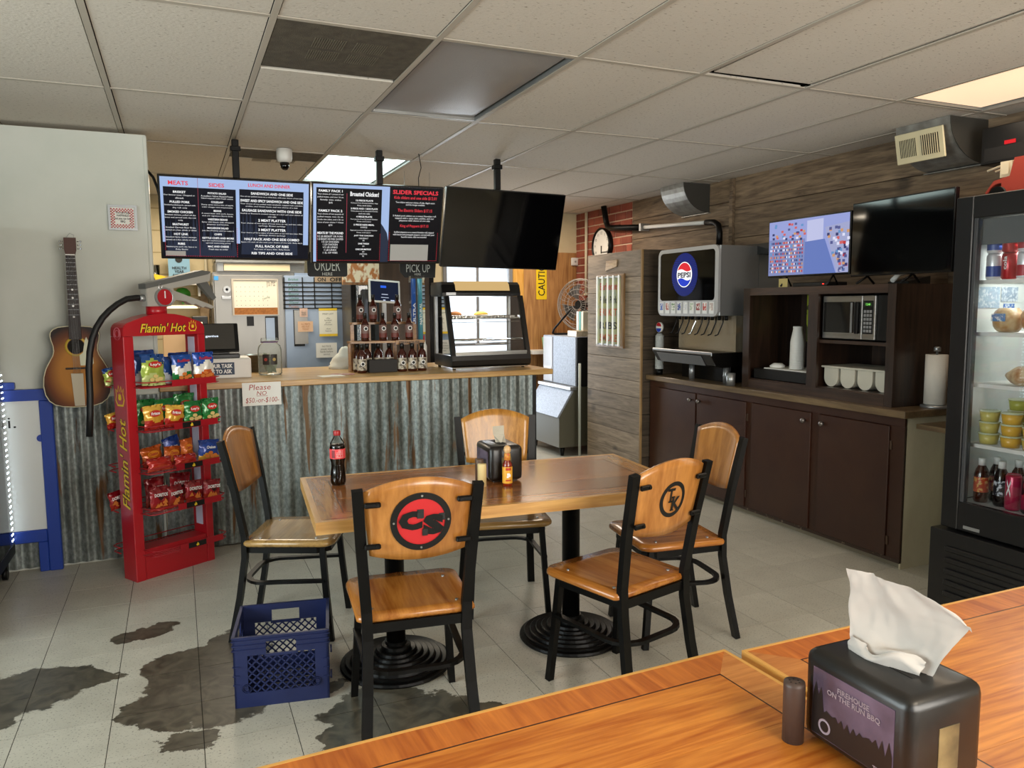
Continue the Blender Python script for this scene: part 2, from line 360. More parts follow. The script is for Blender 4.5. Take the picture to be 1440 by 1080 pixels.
m_plankd = wood('dark_weathered_plank', '#352b20', '#4f4233', 'X', 3, .75, .16, 1.5, .5, 0.)  # same cladding, with the shade of the box's near side put into its colours
m_ply = wood('stained_plywood', '#8f6236', '#c2925a', 'Z', 1.2, .5, .03, 3., .1, .1, knots=4)
m_plyo = wood('amber_plywood', '#c98f36', '#e5b560', 'Z', 2, .5, .03, 2., .1, .1)  # plywood with its yellow lighting put into the grain colours
m_white = mat('white_plastic', '#e2e0da', .4)
m_paper = mat('white_paper', '#e9e7e0', .8)
m_ink = mat('black_ink', '#141414', .6)
m_red = mat('red_enamel', '#b0121f', .32, coat=.25)
m_redp = mat('red_powder_wire', '#a50f1e', .35)
m_yel = mat('yellow_print', '#f0c92c', .5)
m_whp = mat('white_print', '#f2f2f0', .5)
m_blue = mat('blue_plastic', '#1a2655', .45, col2='#16204a', nscale=4)
m_glass = glass('clear_glass')
m_floor = node_floor(); m_corr = node_corrug()
m_grout = mat('floor_joint_dirt', '#2e2b25', .8)

# ------------------------------------------------------------------ structure: floor
fl = struct('floor', G().box(-3.2, XR+.1, -1.9, YB+.1, -.1, -.002), m_grout)
TS = .3048
tile0 = PB('floor_tile', (.0014, TS-.0014, .0014, TS-.0014, -.002, 0), m_floor, fl)
tile0.location = (-.591-TS, 3.357-TS*6, 0)
rest = G().m(m_floor)
for i in range(-9, 17):
    for j in range(-18, 16):
        x, y = -.591+TS*i, 3.357+TS*j
        if x > XR or y > YB or y < -1.8: continue
        if -1.3 < x < 3.66 and 1.6 < y < 5.05:
            if (i, j) == (-1, -6) : continue
            if abs(x-tile0.location.x) < .01 and abs(y-tile0.location.y) < .01: continue
            t = tile0.copy(); COL.objects.link(t); t.location = (x, y, 0)
        else: rest.box(x+.0009, min(x+TS-.0009, XR), y+.0009, min(y+TS-.0009, YB), -.002, 0)
P('floor_tile', rest, None, fl, kind='stuff')

# ------------------------------------------------------------------ ceiling grid
ce = struct('ceiling', G().box(-3.2, XR+.1, -1.9, YB+.1, 2.66, 2.72), m_void)
TX_, TY_ = .61, 1.22; X0, Y0 = -.2476, 2.9328
t0 = G().m(m_tile); t0.box(.016, TX_-.016, .016, TY_-.016, -.001, .016)
t0 = P('ceiling_tile', t0, None, ce); first = True
skip = {(2, 0), (2, 2), (1, 0), (6, -1)}; 
for i in range(-5, 8):
    for j in range(-4, 5):
        x, y = X0+TX_*i, Y0+TY_*j
        if y > YB-.1 or x > XR-.02 or (i, j) in skip: continue
        if i == 7 or i == -5 or j == 4 or j == -4 or (i, j) == (1, 2) :
            if (i, j) == (1, 2): ys = [(y+.33, y+TY_)]
            else: ys = [(max(y, -1.85), min(y+TY_, YB))]
            for a, b_ in ys: PB('ceiling_tile', (max(x, -3.15)+.016, min(x+TX_, XR)-.016, a+.016, b_-.016, CEIL-.001, CEIL+.015), m_tile, ce)
            continue
        t = t0 if first else t0.copy()
        if not first: COL.objects.link(t)
        first = False; t.location = (x, y, CEIL)
        if (i, j) == (4, -1): t.location = (x+.006, y-.008, CEIL+.008); t.rotation_euler = (0, 0, -.028)
        if (i, j) == (0, 1): t.location.z += .004
PB('ceiling_tile', (X0+TX_+.016, X0+2*TX_-.016, Y0+.61+.016, Y0+TY_-.016, CEIL-.006, CEIL+.01), m_tile, ce)
for i in range(-4, 8): PB('grid_bar', (X0+TX_*i-.012, X0+TX_*i+.012, -1.85, YB, CEIL-.005, CEIL+.0), m_tbar, ce)
for j in range(-3, 5):
    for i in range(-5, 8):
        x = X0+TX_*i
        PB('grid_bar', (max(x, -3.15)+.013, min(x+TX_, XR)-.013, Y0+TY_*j-.012, Y0+TY_*j+.012, CEIL-.0045, CEIL+.0), m_tbar, ce)
def ceiling_light(x, y, w_, d, label, emit, col, sag=False):
    t = thing('ceiling_light', label, 'ceiling light', (x+w_/2, y+d/2, CEIL), world=True)
    g = G().m(mat('light_pan_metal', '#8f8f8c', .4, .5))
    for a in ((x, x+w_, y, y+.03), (x, x+w_, y+d-.03, y+d), (x, x+.03, y+.03, y+d-.03), (x+w_-.03, x+w_, y+.03, y+d-.03)): g.box(a[0]+.013, a[1]-.013, a[2]+.013 if a[2] == y else a[2], a[3]-.013 if a[3] == y+d else a[3], CEIL-.003, CEIL+.06)
    P('frame', g, None, t)
    md = mat('diffuser_'+str(len(MC)), col, .35, emit=emit, bump=.3, bscale=200)
    g = G().m(md); n = 14; vs = []; x0, x1, y0, y1 = x+.034, x+w_-.034, y+.034, y+d-.034
    for a in range(n+1):
        for b_ in range(n+1):
            u, v = a/n, b_/n; z = CEIL+.012
            if sag: z -= .035*math.sin(PI*v)*math.sin(PI*u)*(.4+.6*u)
            vs.append((x0+(x1-x0)*u, y0+(y1-y0)*v, z))
    g.poly(vs, [(a*(n+1)+b_, a*(n+1)+b_+1, (a+1)*(n+1)+b_+1, (a+1)*(n+1)+b_) for a in range(n) for b_ in range(n)], True)
    P('diffuser', g, None, t); return t
ceiling_light(X0+2*TX_, Y0, TX_, TY_, 'unlit grey fluorescent ceiling panel with sagging lens, in front of the menu screens', 0, '#8f8b88', True)
ceiling_light(X0+2*TX_, Y0+2*TY_, TX_, TY_, 'brightly lit white ceiling panel behind the menu screens', 5.5, '#e2fbf6')
ceiling_light(X0+6*TX_, Y0-TY_, TX_, TY_, 'warm dim ceiling panel beside the right wall, above the glass-door fridge', 1.0, '#f4d4b0', True)
def ceiling_vent(x, y, w_, d, label, slots=True):
    t = thing('ceiling_vent', label, 'ceiling vent', (x+w_/2, y+d/2, CEIL), world=True)
    mv = mat('dusty_perforated_metal', '#4a4338', .8, col2='#5c5446', nscale=20, bump=1., bscale=260)
    P('perforated_panel', G().m(mv).box(x+.014, x+w_-.014, y+.014, y+d-.014, CEIL-.004, CEIL+.02, bev=.002), None, t)
    if slots:
        g = G().m(mat('dusty_slot', '#6b6455', .9))
        for a in range(2):
            for b_ in range(2):
                for k in range(14):
                    xx = x+.17+a*.16+k*.009; yy = y+.16+b_*.15
                    g.box(xx, xx+.003, yy, yy+.115, CEIL-.0056, CEIL-.004)
        P('slot_pattern', g, None, t, kind='stuff')
    return t
ceiling_vent(X0+TX_, Y0, TX_, .61, 'square dusty brown perforated vent panel beside the unlit ceiling light')
ceiling_vent(X0+TX_, Y0+2*TY_, TX_, .33, 'narrow dusty brown vent panel behind the menu screens')

# ------------------------------------------------------------------ walls
wr = struct('wall_right', G().box(XR, XR+.1, -1.9, YB+.1, 0, 2.66), m_void)
z = 2.52; yy0, yy1 = -1.8, 5.17
while z > .9:
    z2 = z-.245
    cuts = [yy0, R.uniform(.5, 1.2), R.uniform(2.6, 3.6), yy1]
    for a, b_ in zip(cuts, cuts[1:]): PB('plank', (XR-.018-R.uniform(0, .003), XR, a+.001, b_-.001, z2+.004, z), m_plankr, wr, bev=.002)
    z = z2
z = 2.52
while z > 1.0:
    z2 = z-.19; PB('plank', (XR-.02, XR, 5.215, 6.72, z2+.004, z), m_plankr, wr, bev=.002); z = z2
PB('batten', (XR-.045, XR, 5.172, 5.213, .9, 2.515), m_plankr, wr, bev=.002)
PB('lower_panel', (XR-.015, XR, -1.8, 6.7, 0, .88), m_creamdirty, wr)
m_brick = mat('orange_red_brick', '#9c5540', .85, col2='#8a4233', nscale=6, rvar=.25, bump=.4)
PB('mortar', (XR-.02, XR-.001, 6.722, YB, 0, 2.519), mat('pale_mortar', '#c9ab92', .9), wr)
row = 0; z = 2.515; b0 = None
while z > 1.4:
    y = 6.724-(.11 if row % 2 else 0)
    while y < YB-.02:
        a, b_ = max(y, 6.724), min(y+.205, YB-.005)
        if b_-a > .03: PB('brick', (XR-.028, XR-.018, a, b_, z-.07, z), m_brick, wr, bev=.003)
        y += .218
    z -= .083; row += 1
PB('brick_base_paint', (XR-.026, XR-.019, 6.724, YB-.01, 0, z-.0), mat('red_paint', '#8e3a3a', .6), wr)
wb = struct('wall_back', G().box(3.42, XR, YB, YB+.1, 0, 2.66).box(-3.2, 2.62, YB, YB+.1, 0, 2.66).box(2.62, 3.42, YB, YB+.1, 1.98, 2.66), m_cream)
for k, z in enumerate([.2*i for i in range(13)]):
    if z > 2.5: break
PB('painted_plywood_sheet', (3.56, XR-.03, YB-.014, YB-.001, .0, 2.085), m_ply, wb)
PB('amber_panel', (3.43, 3.555, YB-.02, YB-.001, .0, 2.0), m_plyo, wb)
g = G().m(mat('block_joint', '#a8966c', .8))
for k in range(1, 13): g.box(-1.5, 2.5, YB-.002, YB-.0005, .2*k, .2*k+.008)
P('block_joint', g, None, wb, kind='stuff')
dr = struct('door_1', G().m(mat('door_frame_grey', '#77787a', .5)).box(2.62, 2.66, YB-.02, YB+.08, 0, 1.98).box(3.38, 3.42, YB-.02, YB+.08, 0, 1.98).box(2.66, 3.38, YB-.02, YB+.08, 1.93, 1.98).box(2.66, 3.38, YB, YB+.04, 1.06, 1.09).box(3.00, 3.03, YB, YB+.04, 1.09, 1.93), None)
P('pane', G().box(2.66, 3.38, YB+.015, YB+.021, .02, 1.92), m_glass, dr)
wl = struct('wall_left', G().box(-3.2, -3.1, -1.9, .25, 0, 2.66).box(-3.2, -3.1, 3.15, YB, 0, 2.66).box(-3.2, -3.1, .25, 3.15, 0, .5).box(-3.2, -3.1, .25, 3.15, 2.35, 2.66), m_wall)
wn = struct('window_1', G().m(m_steelm).box(-3.16, -3.1, .25, .3, .5, 2.35).box(-3.16, -3.1, 3.1, 3.15, .5, 2.35).box(-3.16, -3.1, 1.68, 1.72, .5, 2.35), None)
P('pane', G().box(-3.14, -3.135, .3, 3.1, .5, 2.35), m_glass, wn)
wf = struct('wall_front', G().box(-3.2, -1.2, -1.9, -1.8, 0, 2.66).box(3.6, XR, -1.9, -1.8, 0, 2.66).box(-1.2, 3.6, -1.9, -1.8, 0, .75).box(-1.2, 3.6, -1.9, -1.8, 2.35, 2.66), m_wall)
wn = struct('window_2', G().m(m_steelm).box(-1.2, 3.6, -1.88, -1.83, .75, .8).box(-1.2, 3.6, -1.88, -1.83, 2.3, 2.35).box(.37, .43, -1.88, -1.83, .8, 2.3).box(1.97, 2.03, -1.88, -1.83, .8, 2.3), None)
P('pane', G().box(-1.2, 3.6, -1.86, -1.855, .8, 2.3), m_glass, wn)

# partition with the guitar, white above and corrugated below
wp = struct('wall_partition', G().box(-3.1, -.12, YC, YC+.13, 0, 2.495), m_wall)
PB('edge_trim', (-.135, -.115, YC-.006, YC+.136, 0, 2.49), m_wall, wp, bev=.003)
PB('rail_trim', (-2.2, -.12, YC-.03, YC, .985, 1.045), mat('pale_rail', '#c9cabd', .5), wp, bev=.004)
PB('seam_strip', (-2.2, -.12, YC-.006, YC, 1.045, 1.05), m_wall, wp)
def corr(x0, x1, z0, z1, yf, parent):
    """one corrugated sheet, front face ridges at yf"""
    g = G().m(m_corr); pitch = .0725; amp = .0085; n = int((x1-x0)/pitch*8); vs = []
    for i in range(n+1):
        x = x0+(x1-x0)*i/n; y = yf+amp+amp*math.cos(2*PI*x/pitch)
        vs += [(x, y, z0), (x, y, z1)]
    fa = [(2*i, 2*i+2, 2*i+3, 2*i+1) for i in range(n)]
    g.poly(vs, fa, True)
    k = len(vs); vs2 = [(a, b_+.0015, c) for a, b_, c in vs]; g.poly(vs2, [f[::-1] for f in fa], True)
    return P('corrugated_sheet', g, None, parent)
for a, b_ in ((-2.2, -1.54), (-1.54, -.88), (-.88, -.13)): corr(a, b_, .012, .984, YC-.022, wp)

# ------------------------------------------------------------------ service counter
ct = thing('service_counter', 'long service counter faced with weathered corrugated metal and a pine top', 'counter', (1.13, 5.4, 0), world=True)
P('body', G().box(-.1, 2.355, YC+.003, 5.95, 0, .995), mat('counter_body', '#4c463c', .8), ct)
for a, b_ in ((-.11, .5), (.5, 1.15), (1.15, 1.78), (1.78, 2.345)): corr(a, b_, .012, .993, YC-.021, ct)
P('corner_trim', G().m(m_blackp).box(2.346, 2.372, YC-.024, YC+.01, 0, .993), None, ct)
P('worktop', G().m(m_pine).box(-.115, 2.50, YC-.045, 6.05, .997, 1.035, bev=.004), None, ct)

# ------------------------------------------------------------------ tables
m_tt = wood('reddish_table_plank', '#7d4a26', '#b0713a', 'X', 2.2, .22, .14, 1.0, .03, .6)
m_ttb = wood('table_border_plank', '#83502a', '#bb7d45', 'X', 3, .22, .1, 1., .03, .6)
m_ttbY = wood('table_border_plank_cross', '#9a6636', '#cf9450', 'Y', 3, .22, .1, 1., .03, .6)
m_maple = wood('maple_edge', '#b98443', '#e0ae66', 'X', 2, .35, .05, 1., .05, .3)
m_mapleY = wood('maple_edge_cross', '#b98443', '#e0ae66', 'Y', 2, .35, .05, 1., .05, .3)
m_inl = mat('dark_inlay', '#3b2013', .3)
def pedestal(t, x, y, h):
    pr = [(0, 0), (.228, 0), (.234, .008), (.231, .017), (.214, .020)]; rr_, zz_ = .214, .020
    for k in range(6): pr += [(rr_, zz_+.009), (rr_-.004, zz_+.012), (rr_-.022, zz_+.006)]; rr_ -= .026; zz_ += .008
    g = G().lathe(pr+[(.062, .075), (.060, .088), (.046, .092), (.046, .105)], 44, (x, y, 0), sm=False)
    P('pedestal_base', g, m_black, t)
    g = G().lathe([(.04, .10), (.04, h-.02), (.05, h-.02), (.05, h)], 24, (x, y, 0)); g.box(x-.16, x+.16, y-.03, y+.03, h-.012, h)
    P('column', g, m_black, t)
def tabletop(t, W, D, zt, th, border, mats, rc=.0, edge=.022, nplank=6):
    """centred local table top with edge band, mitred border, inlay line and field planks"""
    x, y = W/2, D/2; e = edge
    mf, mb, mby, me, mey = mats
    for nm, pts, mm in (('front_edge_band', [(-x, -y), (x, -y), (x-e, -y+e), (-x+e, -y+e)], me), ('rear_edge_band', [(x, y), (-x, y), (-x+e, y-e), (x-e, y-e)], me),
                        ('side_edge_band', [(-x, y), (-x, -y), (-x+e, -y+e), (-x+e, y-e)], mey), ('side_edge_band', [(x, -y), (x, y), (x-e, y-e), (x-e, -y+e)], mey)):
        P(nm, G().prism(pts, zt-th, zt), mm, t)
    P('core', G().box(-x+e, x-e, -y+e, y-e, zt-th, zt-.004), mf, t)
    a, c = e, e+border
    for pts, mm in (([(-x+a, -y+a), (x-a, -y+a), (x-c, -y+c), (-x+c, -y+c)], mb), ([(x-a, y-a), (-x+a, y-a), (-x+c, y-c), (x-c, y-c)], mb),
                    ([(-x+a, y-a), (-x+a, -y+a), (-x+c, -y+c), (-x+c, y-c)], mby), ([(x-a, -y+a), (x-a, y-a), (x-c, y-c), (x-c, -y+c)], mby)):
        P('border_board', G().prism(pts, zt-.004, zt-.0003), mm, t)
    k = c+.004
    for pts in ([(-x+c, -y+c), (x-c, -y+c), (x-k, -y+k), (-x+k, -y+k)], [(x-c, y-c), (-x+c, y-c), (-x+k, y-k), (x-k, y-k)], [(-x+c, y-c), (-x+c, -y+c), (-x+k, -y+k), (-x+k, y-k)], [(x-c, -y+c), (x-c, y-c), (x-k, y-k), (x-k, -y+k)]):
        P('inlay_line', G().prism(pts, zt-.004, zt-.0006), m_inl, t)
    h = (D-2*k)/nplank
    for i in range(nplank):
        g = G().box(-x+k, x-k, -y+k+h*i+.0003, -y+k+h*(i+1)-.0003, zt-.004, zt-.0003); P('plank', g, mf, t)
tb = thing('dining_table', 'plank-topped dining table with pale maple edge on two black pedestals', 'table', (1.2, 3.0, 0), math.radians(-4.2))
tabletop(tb, 1.53, .76, .75, .045, .085, (m_tt, m_ttb, m_ttbY, m_maple, m_mapleY))
pedestal(tb, -.42, .03, .705); pedestal(tb, .38, .03, .705)
m_ft = wood('orange_table_veneer', '#ad5a18', '#e0903a', 'X', 2.4, .38, .05, 2.2, .03, .15)
m_fb = wood('orange_border_veneer', '#a65218', '#d88032', 'Y', 2.6, .38, .05, 1., .03, .15)
m_fbx = wood('orange_border_veneer_end', '#b2672c', '#dc9650', 'X', 3, .38, .05, 1., .03, .15)
m_fe = mat('honey_edge_strip', '#dfa858', .35)
def near_table(x1, y1, W, D, rz, label):
    t = thing('dining_table', label, 'table', (0, 0, 0), rz)
    R_ = Matrix.Rotation(rz, 3, 'Z'); o = Vector((x1, y1, 0))-R_ @ Vector((W/2, D/2, 0)); t.location = o
    tabletop(t, W, D, .755, .035, .075, (m_ft, m_fb, m_fbx, m_fe, m_fe), edge=.008, nplank=3)
    pedestal(t, -W*.3, 0, .72); pedestal(t, W*.3, 0, .72); return t
near_table(1.056, 1.292, 1.2, .74, math.radians(2.3), 'orange veneered tabletop nearest the camera, its far right corner showing')
t2 = near_table(2.306, 1.272, 1.22, .74, math.radians(0), 'orange veneered tabletop carrying the nearest napkin dispenser')

# ------------------------------------------------------------------ chairs
m_seat = wood('honey_plywood_seat', '#95541a', '#c28038', 'Y', 2.4, .25, .05, 1.2, .03, .5)
m_back = wood('honey_plywood_back', '#935a22', '#bd8140', 'Z', 2.0, .28, .05, 1.0, .03, .4)
m_backs = wood('oak_back', '#96611f', '#c58c40', 'Z', 5, .3, .04, .6, .03, .3)
m_seatw = wood('worn_pale_seat', '#8b6a39', '#bb9357', 'X', 2.4, .22, .05, 1.2, .03, .5)
m_bolt = mat('screw_steel', '#9b9b97', .3, .9)
def build_chair(name, label, ms, mb, emblem=None):
    t = thing(name, label, 'chair', (0, 0, 0))
    # seat: rounded front corners, narrower behind
    pts = [(-.185, -.195), (.185, -.195), (.20, -.18)]+arc(.155, .155, .055, 0, 90, 5)+arc(-.155, .155, .055, 90, 180, 5)+[(-.20, -.18)]
    pts = [(x*(1.02), y) for x, y in pts]
    g = G(); n = len(pts); L = [(0.96, .437), (1.0, .445), (1.0, .455), (.975, .465)]
    vs = []
    for k, z in L: vs += [(x*k, y*k, z) for x, y in pts]
    for k, dz in ((.75, -.003), (.4, -.006)): vs += [(x*k, y*k, .465+dz) for x, y in pts]
    vs.append((0, -.02, .4575)); fa = [tuple(range(n))[::-1]]
    for r_ in range(5): fa += [(r_*n+i, r_*n+(i+1) % n, (r_+1)*n+(i+1) % n, (r_+1)*n+i) for i in range(n)]
    fa += [(5*n+i, 5*n+(i+1) % n, 6*n) for i in range(n)]
    g.poly(vs, fa, True); P('seat', g, ms, t)
    g = G()
    for x, y in ((-.15, .12), (.15, .12), (-.15, -.13), (.15, -.13)): g.cyl(.006, .458, .4665, (x, y, 0), seg=8)
    P('seat_screw', g, m_bolt, t, kind='stuff')
    fr = [(-.165, -.19), (.165, -.19), (.178, .13), (.14, .175), (-.14, .175), (-.178, .13)]
    g = G().tube([(x, y, .42) for x, y in fr], 0, closed=True, flat=(.02, .034), up=(0, 0, 1)); P('seat_frame', g, m_black, t)
    for s in (-1, 1):
        g = G().tube([(s*.19, -.262, 0), (s*.178, -.222, .2), (s*.17, -.195, .38), (s*.172, -.192, .48), (s*.186, -.225, .69), (s*.199, -.272, .915)], 0, flat=(.024, .036), up=(1, 0, 0))
        P('rear_post', g, m_black, t)
        g = G().tube([(s*.165, .15, .43), (s*.178, .165, .22), (s*.192, .185, 0)], 0, flat=(.026, .026), up=(1, 0, 0)); P('front_leg', g, m_black, t)
    # horseshoe stretcher
    pth = [(.180, .16, .275), (.172, -.05, .268)]+[(.072+.10*math.cos(a), -.115-.095*math.sin(a), .265) for a in [PI/2*i/5 for i in range(6)]]
    pth += [(-x, y, z) for x, y, z in pth[::-1]]
    P('stretcher', G().tube(pth, 0, flat=(.024, .014), up=(0, 0, 1)), m_black, t)
    # back panel: arched top, sagging bottom, slightly hollow towards the sitter
    g = G(); nx, nz = 14, 8
    def bk(u, v, off):
        hw = .160+.022*v; x = (2*u-1)*hw; zt = .905+.045*(1-(2*u-1)**2); zb = .682-.020*(1-(2*u-1)**2)
        z = zb+(zt-zb)*v; y = -.192-(z-.48)/.435*.082-.022*(1-(2*u-1)**2)+.004+off
        return (x, y, z)
    vs = [bk(i/nx, j/nz, 0) for j in range(nz+1) for i in range(nx+1)]+[bk(i/nx, j/nz, .013) for j in range(nz+1) for i in range(nx+1)]
    W_ = nx+1; off = W_*(nz+1); fa = []
    for j in range(nz):
        for i in range(nx): a = j*W_+i; fa += [(a, a+1, a+W_+1, a+W_), (off+a, off+a+W_, off+a+W_+1, off+a+1)]
    for i in range(nx): fa += [(i, off+i, off+i+1, i+1), (nz*W_+i, nz*W_+i+1, off+nz*W_+i+1, off+nz*W_+i)]
    for j in range(nz): a = j*W_; b_ = a+nx; fa += [(a, a+W_, off+a+W_, off+a), (b_, off+b_, off+b_+W_, b_+W_)]
    g.poly(vs, fa, True); P('backrest', g, mb, t)
    for s in (-1, 1):
        for z in (.72, .865):
            y = -.192-(z-.48)/.435*.082-.007; g = G().box(s*.125 if s > 0 else -.178, .178 if s > 0 else -.125, y-.016, y-.003, z-.009, z+.009, bev=.004)
            g.cyl(.006, 0, .004, (s*.137, y-.02, z), axis='Y', seg=8); P('bracket', g, m_black, t)
    if emblem:
        zc = .797; 
        def on(x, z, d=0.0): return (x, -.192-(z-.48)/.435*.082-.022*(1-(x/.165)**2)+.004-d, z)
        def disc(r0, r1, d, mm, nm):
            g = G(); n = 40; vs = []; rs = [r0+(r1-r0)*k/4 for k in range(5)]
            for r_ in rs: vs += [on(EX+r_*math.cos(2*PI*i/n), zc+r_*math.sin(2*PI*i/n), d) for i in range(n)]
            fa = [(k*n+i, k*n+(i+1) % n, (k+1)*n+(i+1) % n, (k+1)*n+i) for k in range(4) for i in range(n)]
            v2 = [(a, b_+d-.0005, c) for a, b_, c in vs]
            g.poly(vs, fa, True); m0 = 4*n
            g.poly([vs[m0+i] for i in range(n)]+[v2[m0+i] for i in range(n)], [(i, (i+1) % n, n+(i+1) % n, n+i) for i in range(n)])
            return P(nm, g, mm, t)
        mk = mat('emblem_black', '#080808', .4); mr = mat('emblem_red', '#c8262a', .45)
        if emblem == 'CS':
            EX = .006; disc(.0005, .09, .004, mr, 'emblem_disc'); disc(.080, .101, .007, mk, 'emblem_ring')
            def slab(cx, cz, poly):
                g = G(); g.prism([(cx+a, cz+b_) for a, b_ in poly], -.2645, -.262, 'Y'); return g
            y0_ = on(0, zc)[1]-.0075
            # chunky slab-serif C and S made of blocks, each following the disc
            def glyph(cells, ox, oz, u, nm):
                g = G()
                for (a, b_, c, d) in cells:
                    for k in range(2):
                        xa, xb = ox+a*u, ox+b_*u; za, zb = oz+c*u, oz+d*u
                    xm = (xa+xb)/2; zm = (za+zb)/2; yy = on(xm, zm, .0075)[1]
                    g.box(xa, xb, yy, yy+.005, za, zb)
                P(nm, g, mk, t)
            def letter(s, cx, cz, w_, h_):
                yy = on(cx, cz, .0085)[1]; tv = (0, -.19, 1)
                return text(t, 'emblem_letter', s, (cx, yy, cz), w_, h_, mk, (1, 0, 0), tv, bold=.085)
            letter('C', -.030, zc+.006, .078, .068); letter('S', .046, zc-.012, .070, .074)
            g = G()
            for (x, z, w_, h_) in ((.002, zc+.028, .022, .030), (.074, zc+.012, .020, .024), (.018, zc-.037, .018, .024)):
                yy = on(x, z, .0088)[1]; g.box(x-w_/2, x+w_/2, yy, yy+.004, z-h_/2, z+h_/2)
            P('emblem_serif', g, mk, t, kind='stuff')
            g = G()
            for a in (0, 90, 180, 270):
                x = EX+.0905*math.cos(math.radians(a)); z = zc+.0905*math.sin(math.radians(a)); g.cyl(.0035, 0, .003, (x, on(x, z, .0105)[1], z), 'Y', 10)
            P('emblem_screw', g, m_bolt, t, kind='stuff')
        else:
            EX = .005; zc = .797; disc(.052, .068, .0012, mk, 'emblem_ring')
            tv = (0, -.19, 1)
            text(t, 'emblem_letter', 'T', (EX-.014, on(EX, zc+.008, .003)[1], zc+.018), .040, .052, mk, (1, 0, 0), tv, bold=.03)
            text(t, 'emblem_letter', 'K', (EX+.015, on(EX, zc-.008, .003)[1], zc-.016), .044, .052, mk, (1, 0, 0), tv, bold=.03)
            g = G()
            for (x, z, w_) in ((-.014, zc-.007, .020), (.0, zc-.041, .017), (.034, zc-.041, .017), (.0, zc+.009, .015)):
                yy = on(EX+x, z, .003)[1]; g.box(EX+x-w_/2, EX+x+w_/2, yy, yy+.002, z-.0025, z+.0025)
            P('emblem_serif', g, mk, t, kind='stuff')
    return t
c = build_chair('dining_chair', 'chair with a round red and black CS emblem on its wooden back', m_seat, m_back, 'CS')
c.location = (.731, 2.655, 0); c.rotation_euler.z = math.radians(-7); c['group'] = 'chairs around the plank-topped table'
c = build_chair('dining_chair', 'chair with a small black TK ring on its wooden back, near the table\'s right end', m_seat, m_back, 'TK')
c.location = (1.541, 2.538, 0); c.rotation_euler.z = math.radians(14.9); c['group'] = 'chairs around the plank-topped table'
cr = build_chair('dining_chair', 'plain-backed chair at the right end of the table, facing left', m_seat, m_back)
cr.location = (2.019, 2.902, 0); cr.rotation_euler.z = math.radians(81.5); cr['group'] = 'chairs around the plank-topped table'
c = build_chair('dining_chair', 'chair with a worn shiny seat at the table\'s left end, behind the blue crate', m_seatw, m_back)
c.location = (.477, 3.642, 0); c.rotation_euler.z = math.radians(-113); c['group'] = 'chairs around the plank-topped table'
c = build_chair('dining_chair', 'straight-grained oak-backed chair behind the table, facing the camera', m_seatw, m_backs)
c.location = (1.46, 3.50, 0); c.rotation_euler.z = math.radians(166); c['group'] = 'chairs around the plank-topped table'

# ------------------------------------------------------------------ milk crate
cx_, cy_, rz_ = .133, 2.943, math.radians(-10.1)
t = thing('milk_crate', 'dark blue plastic milk crate with diamond lattice sides, on the floor', 'crate', (cx_, cy_, 0), rz_)
W_, D_, H_, th = .345, .32, .275, .007
def crate_wall(org, u, label):
    """wall in plane spanned by u (unit xy) and z, length L"""
    L_ = W_ if abs(u[0]) > .5 else D_; nrm = Vector((-u[1], u[0], 0)); U = Vector((u[0], u[1], 0)); O = Vector(org)
    M = Matrix((U, nrm, Vector((0, 0, 1)))).transposed().to_4x4(); M.translation = O
    g = G()
    g.box(0, L_, 0, th, 0, .055, M=M); g.box(0, .05, 0, th, .055, H_, M=M); g.box(L_-.05, L_, 0, th, .055, H_, M=M)
    g.box(.05, L_/2-.055, 0, th, .2, H_, M=M); g.box(L_/2+.055, L_-.05, 0, th, .2, H_, M=M); g.box(L_/2-.055, L_/2+.055, 0, th, .25, H_, M=M)
    g.box(L_/2-.06, L_/2+.06, 0, th, .192, .202, M=M)
    for k, z in enumerate((.222, .24, .258, .271)): 
        for a, b_ in (((-.004, L_+.004),) if z > .25 else ((-.004, L_/2-.055), (L_/2+.055, L_+.004))): g.box(a, b_, -.005, 0, z, z+.004, M=M)
    for z in (.09, .125, .16): g.box(-.003, .02, -.004, 0, z, z+.003, M=M); g.box(L_-.02, L_+.003, -.004, 0, z, z+.003, M=M)
    o = P('side_wall', g, m_blue, t)
    g = G(); x0, x1, z0, z1 = .05, L_-.05, .055, .197; st = .0305
    for sgn in (1, -1):
        k = -12
        while k < 26:
            # line x = x0 + k*st + sgn*(z-z0)
            pts = []
            for z in (z0, z1):
                pts.append((x0+k*st+sgn*(z-z0), z))
            (xa, za), (xb, zb) = pts
            def clip(xa, za, xb, zb):
                if xa > xb: xa, za, xb, zb = xb, zb, xa, za
                if xb < x0 or xa > x1: return None
                if xa < x0: za += (zb-za)*(x0-xa)/(xb-xa); xa = x0
                if xb > x1: zb = za+(zb-za)*(x1-xa)/(xb-xa); xb = x1
                return xa, za, xb, zb
            c_ = clip(xa, za, xb, zb)
            if c_ and abs(c_[2]-c_[0]) > .006:
                g.tube([M @ Vector((c_[0], th/2, c_[1])), M @ Vector((c_[2], th/2, c_[3]))], 0, flat=(.0048, th*.8), up=nrm)
            k += 1
    P('lattice', g, m_blue, t, kind='stuff')
    g = G()
    for x in (.045, L_-.045): g.lathe([(.017, 0), (.017, .007), (.011, .007), (.011, 0)], 14, M @ Vector((x, -.004, .075)), 'Y' if abs(u[0]) > .5 else 'X', cap=False)
    P('corner_ring', g, m_blue, t, kind='stuff')
crate_wall((0, 0, 0), (1, 0), 'front'); crate_wall((W_, 0, 0), (0, 1), 'right'); crate_wall((W_, D_, 0), (-1, 0), 'rear'); crate_wall((0, D_, 0), (0, -1), 'left')
g = G()
for k in range(9): g.box(.01, W_-.01, .012+k*.0345, .02+k*.0345, .012, .02)
for k in range(9): g.box(.012+k*.0375, .02+k*.0375, .01, D_-.01, .012, .02)
P('bottom_grid', g, m_blue, t, kind='stuff')

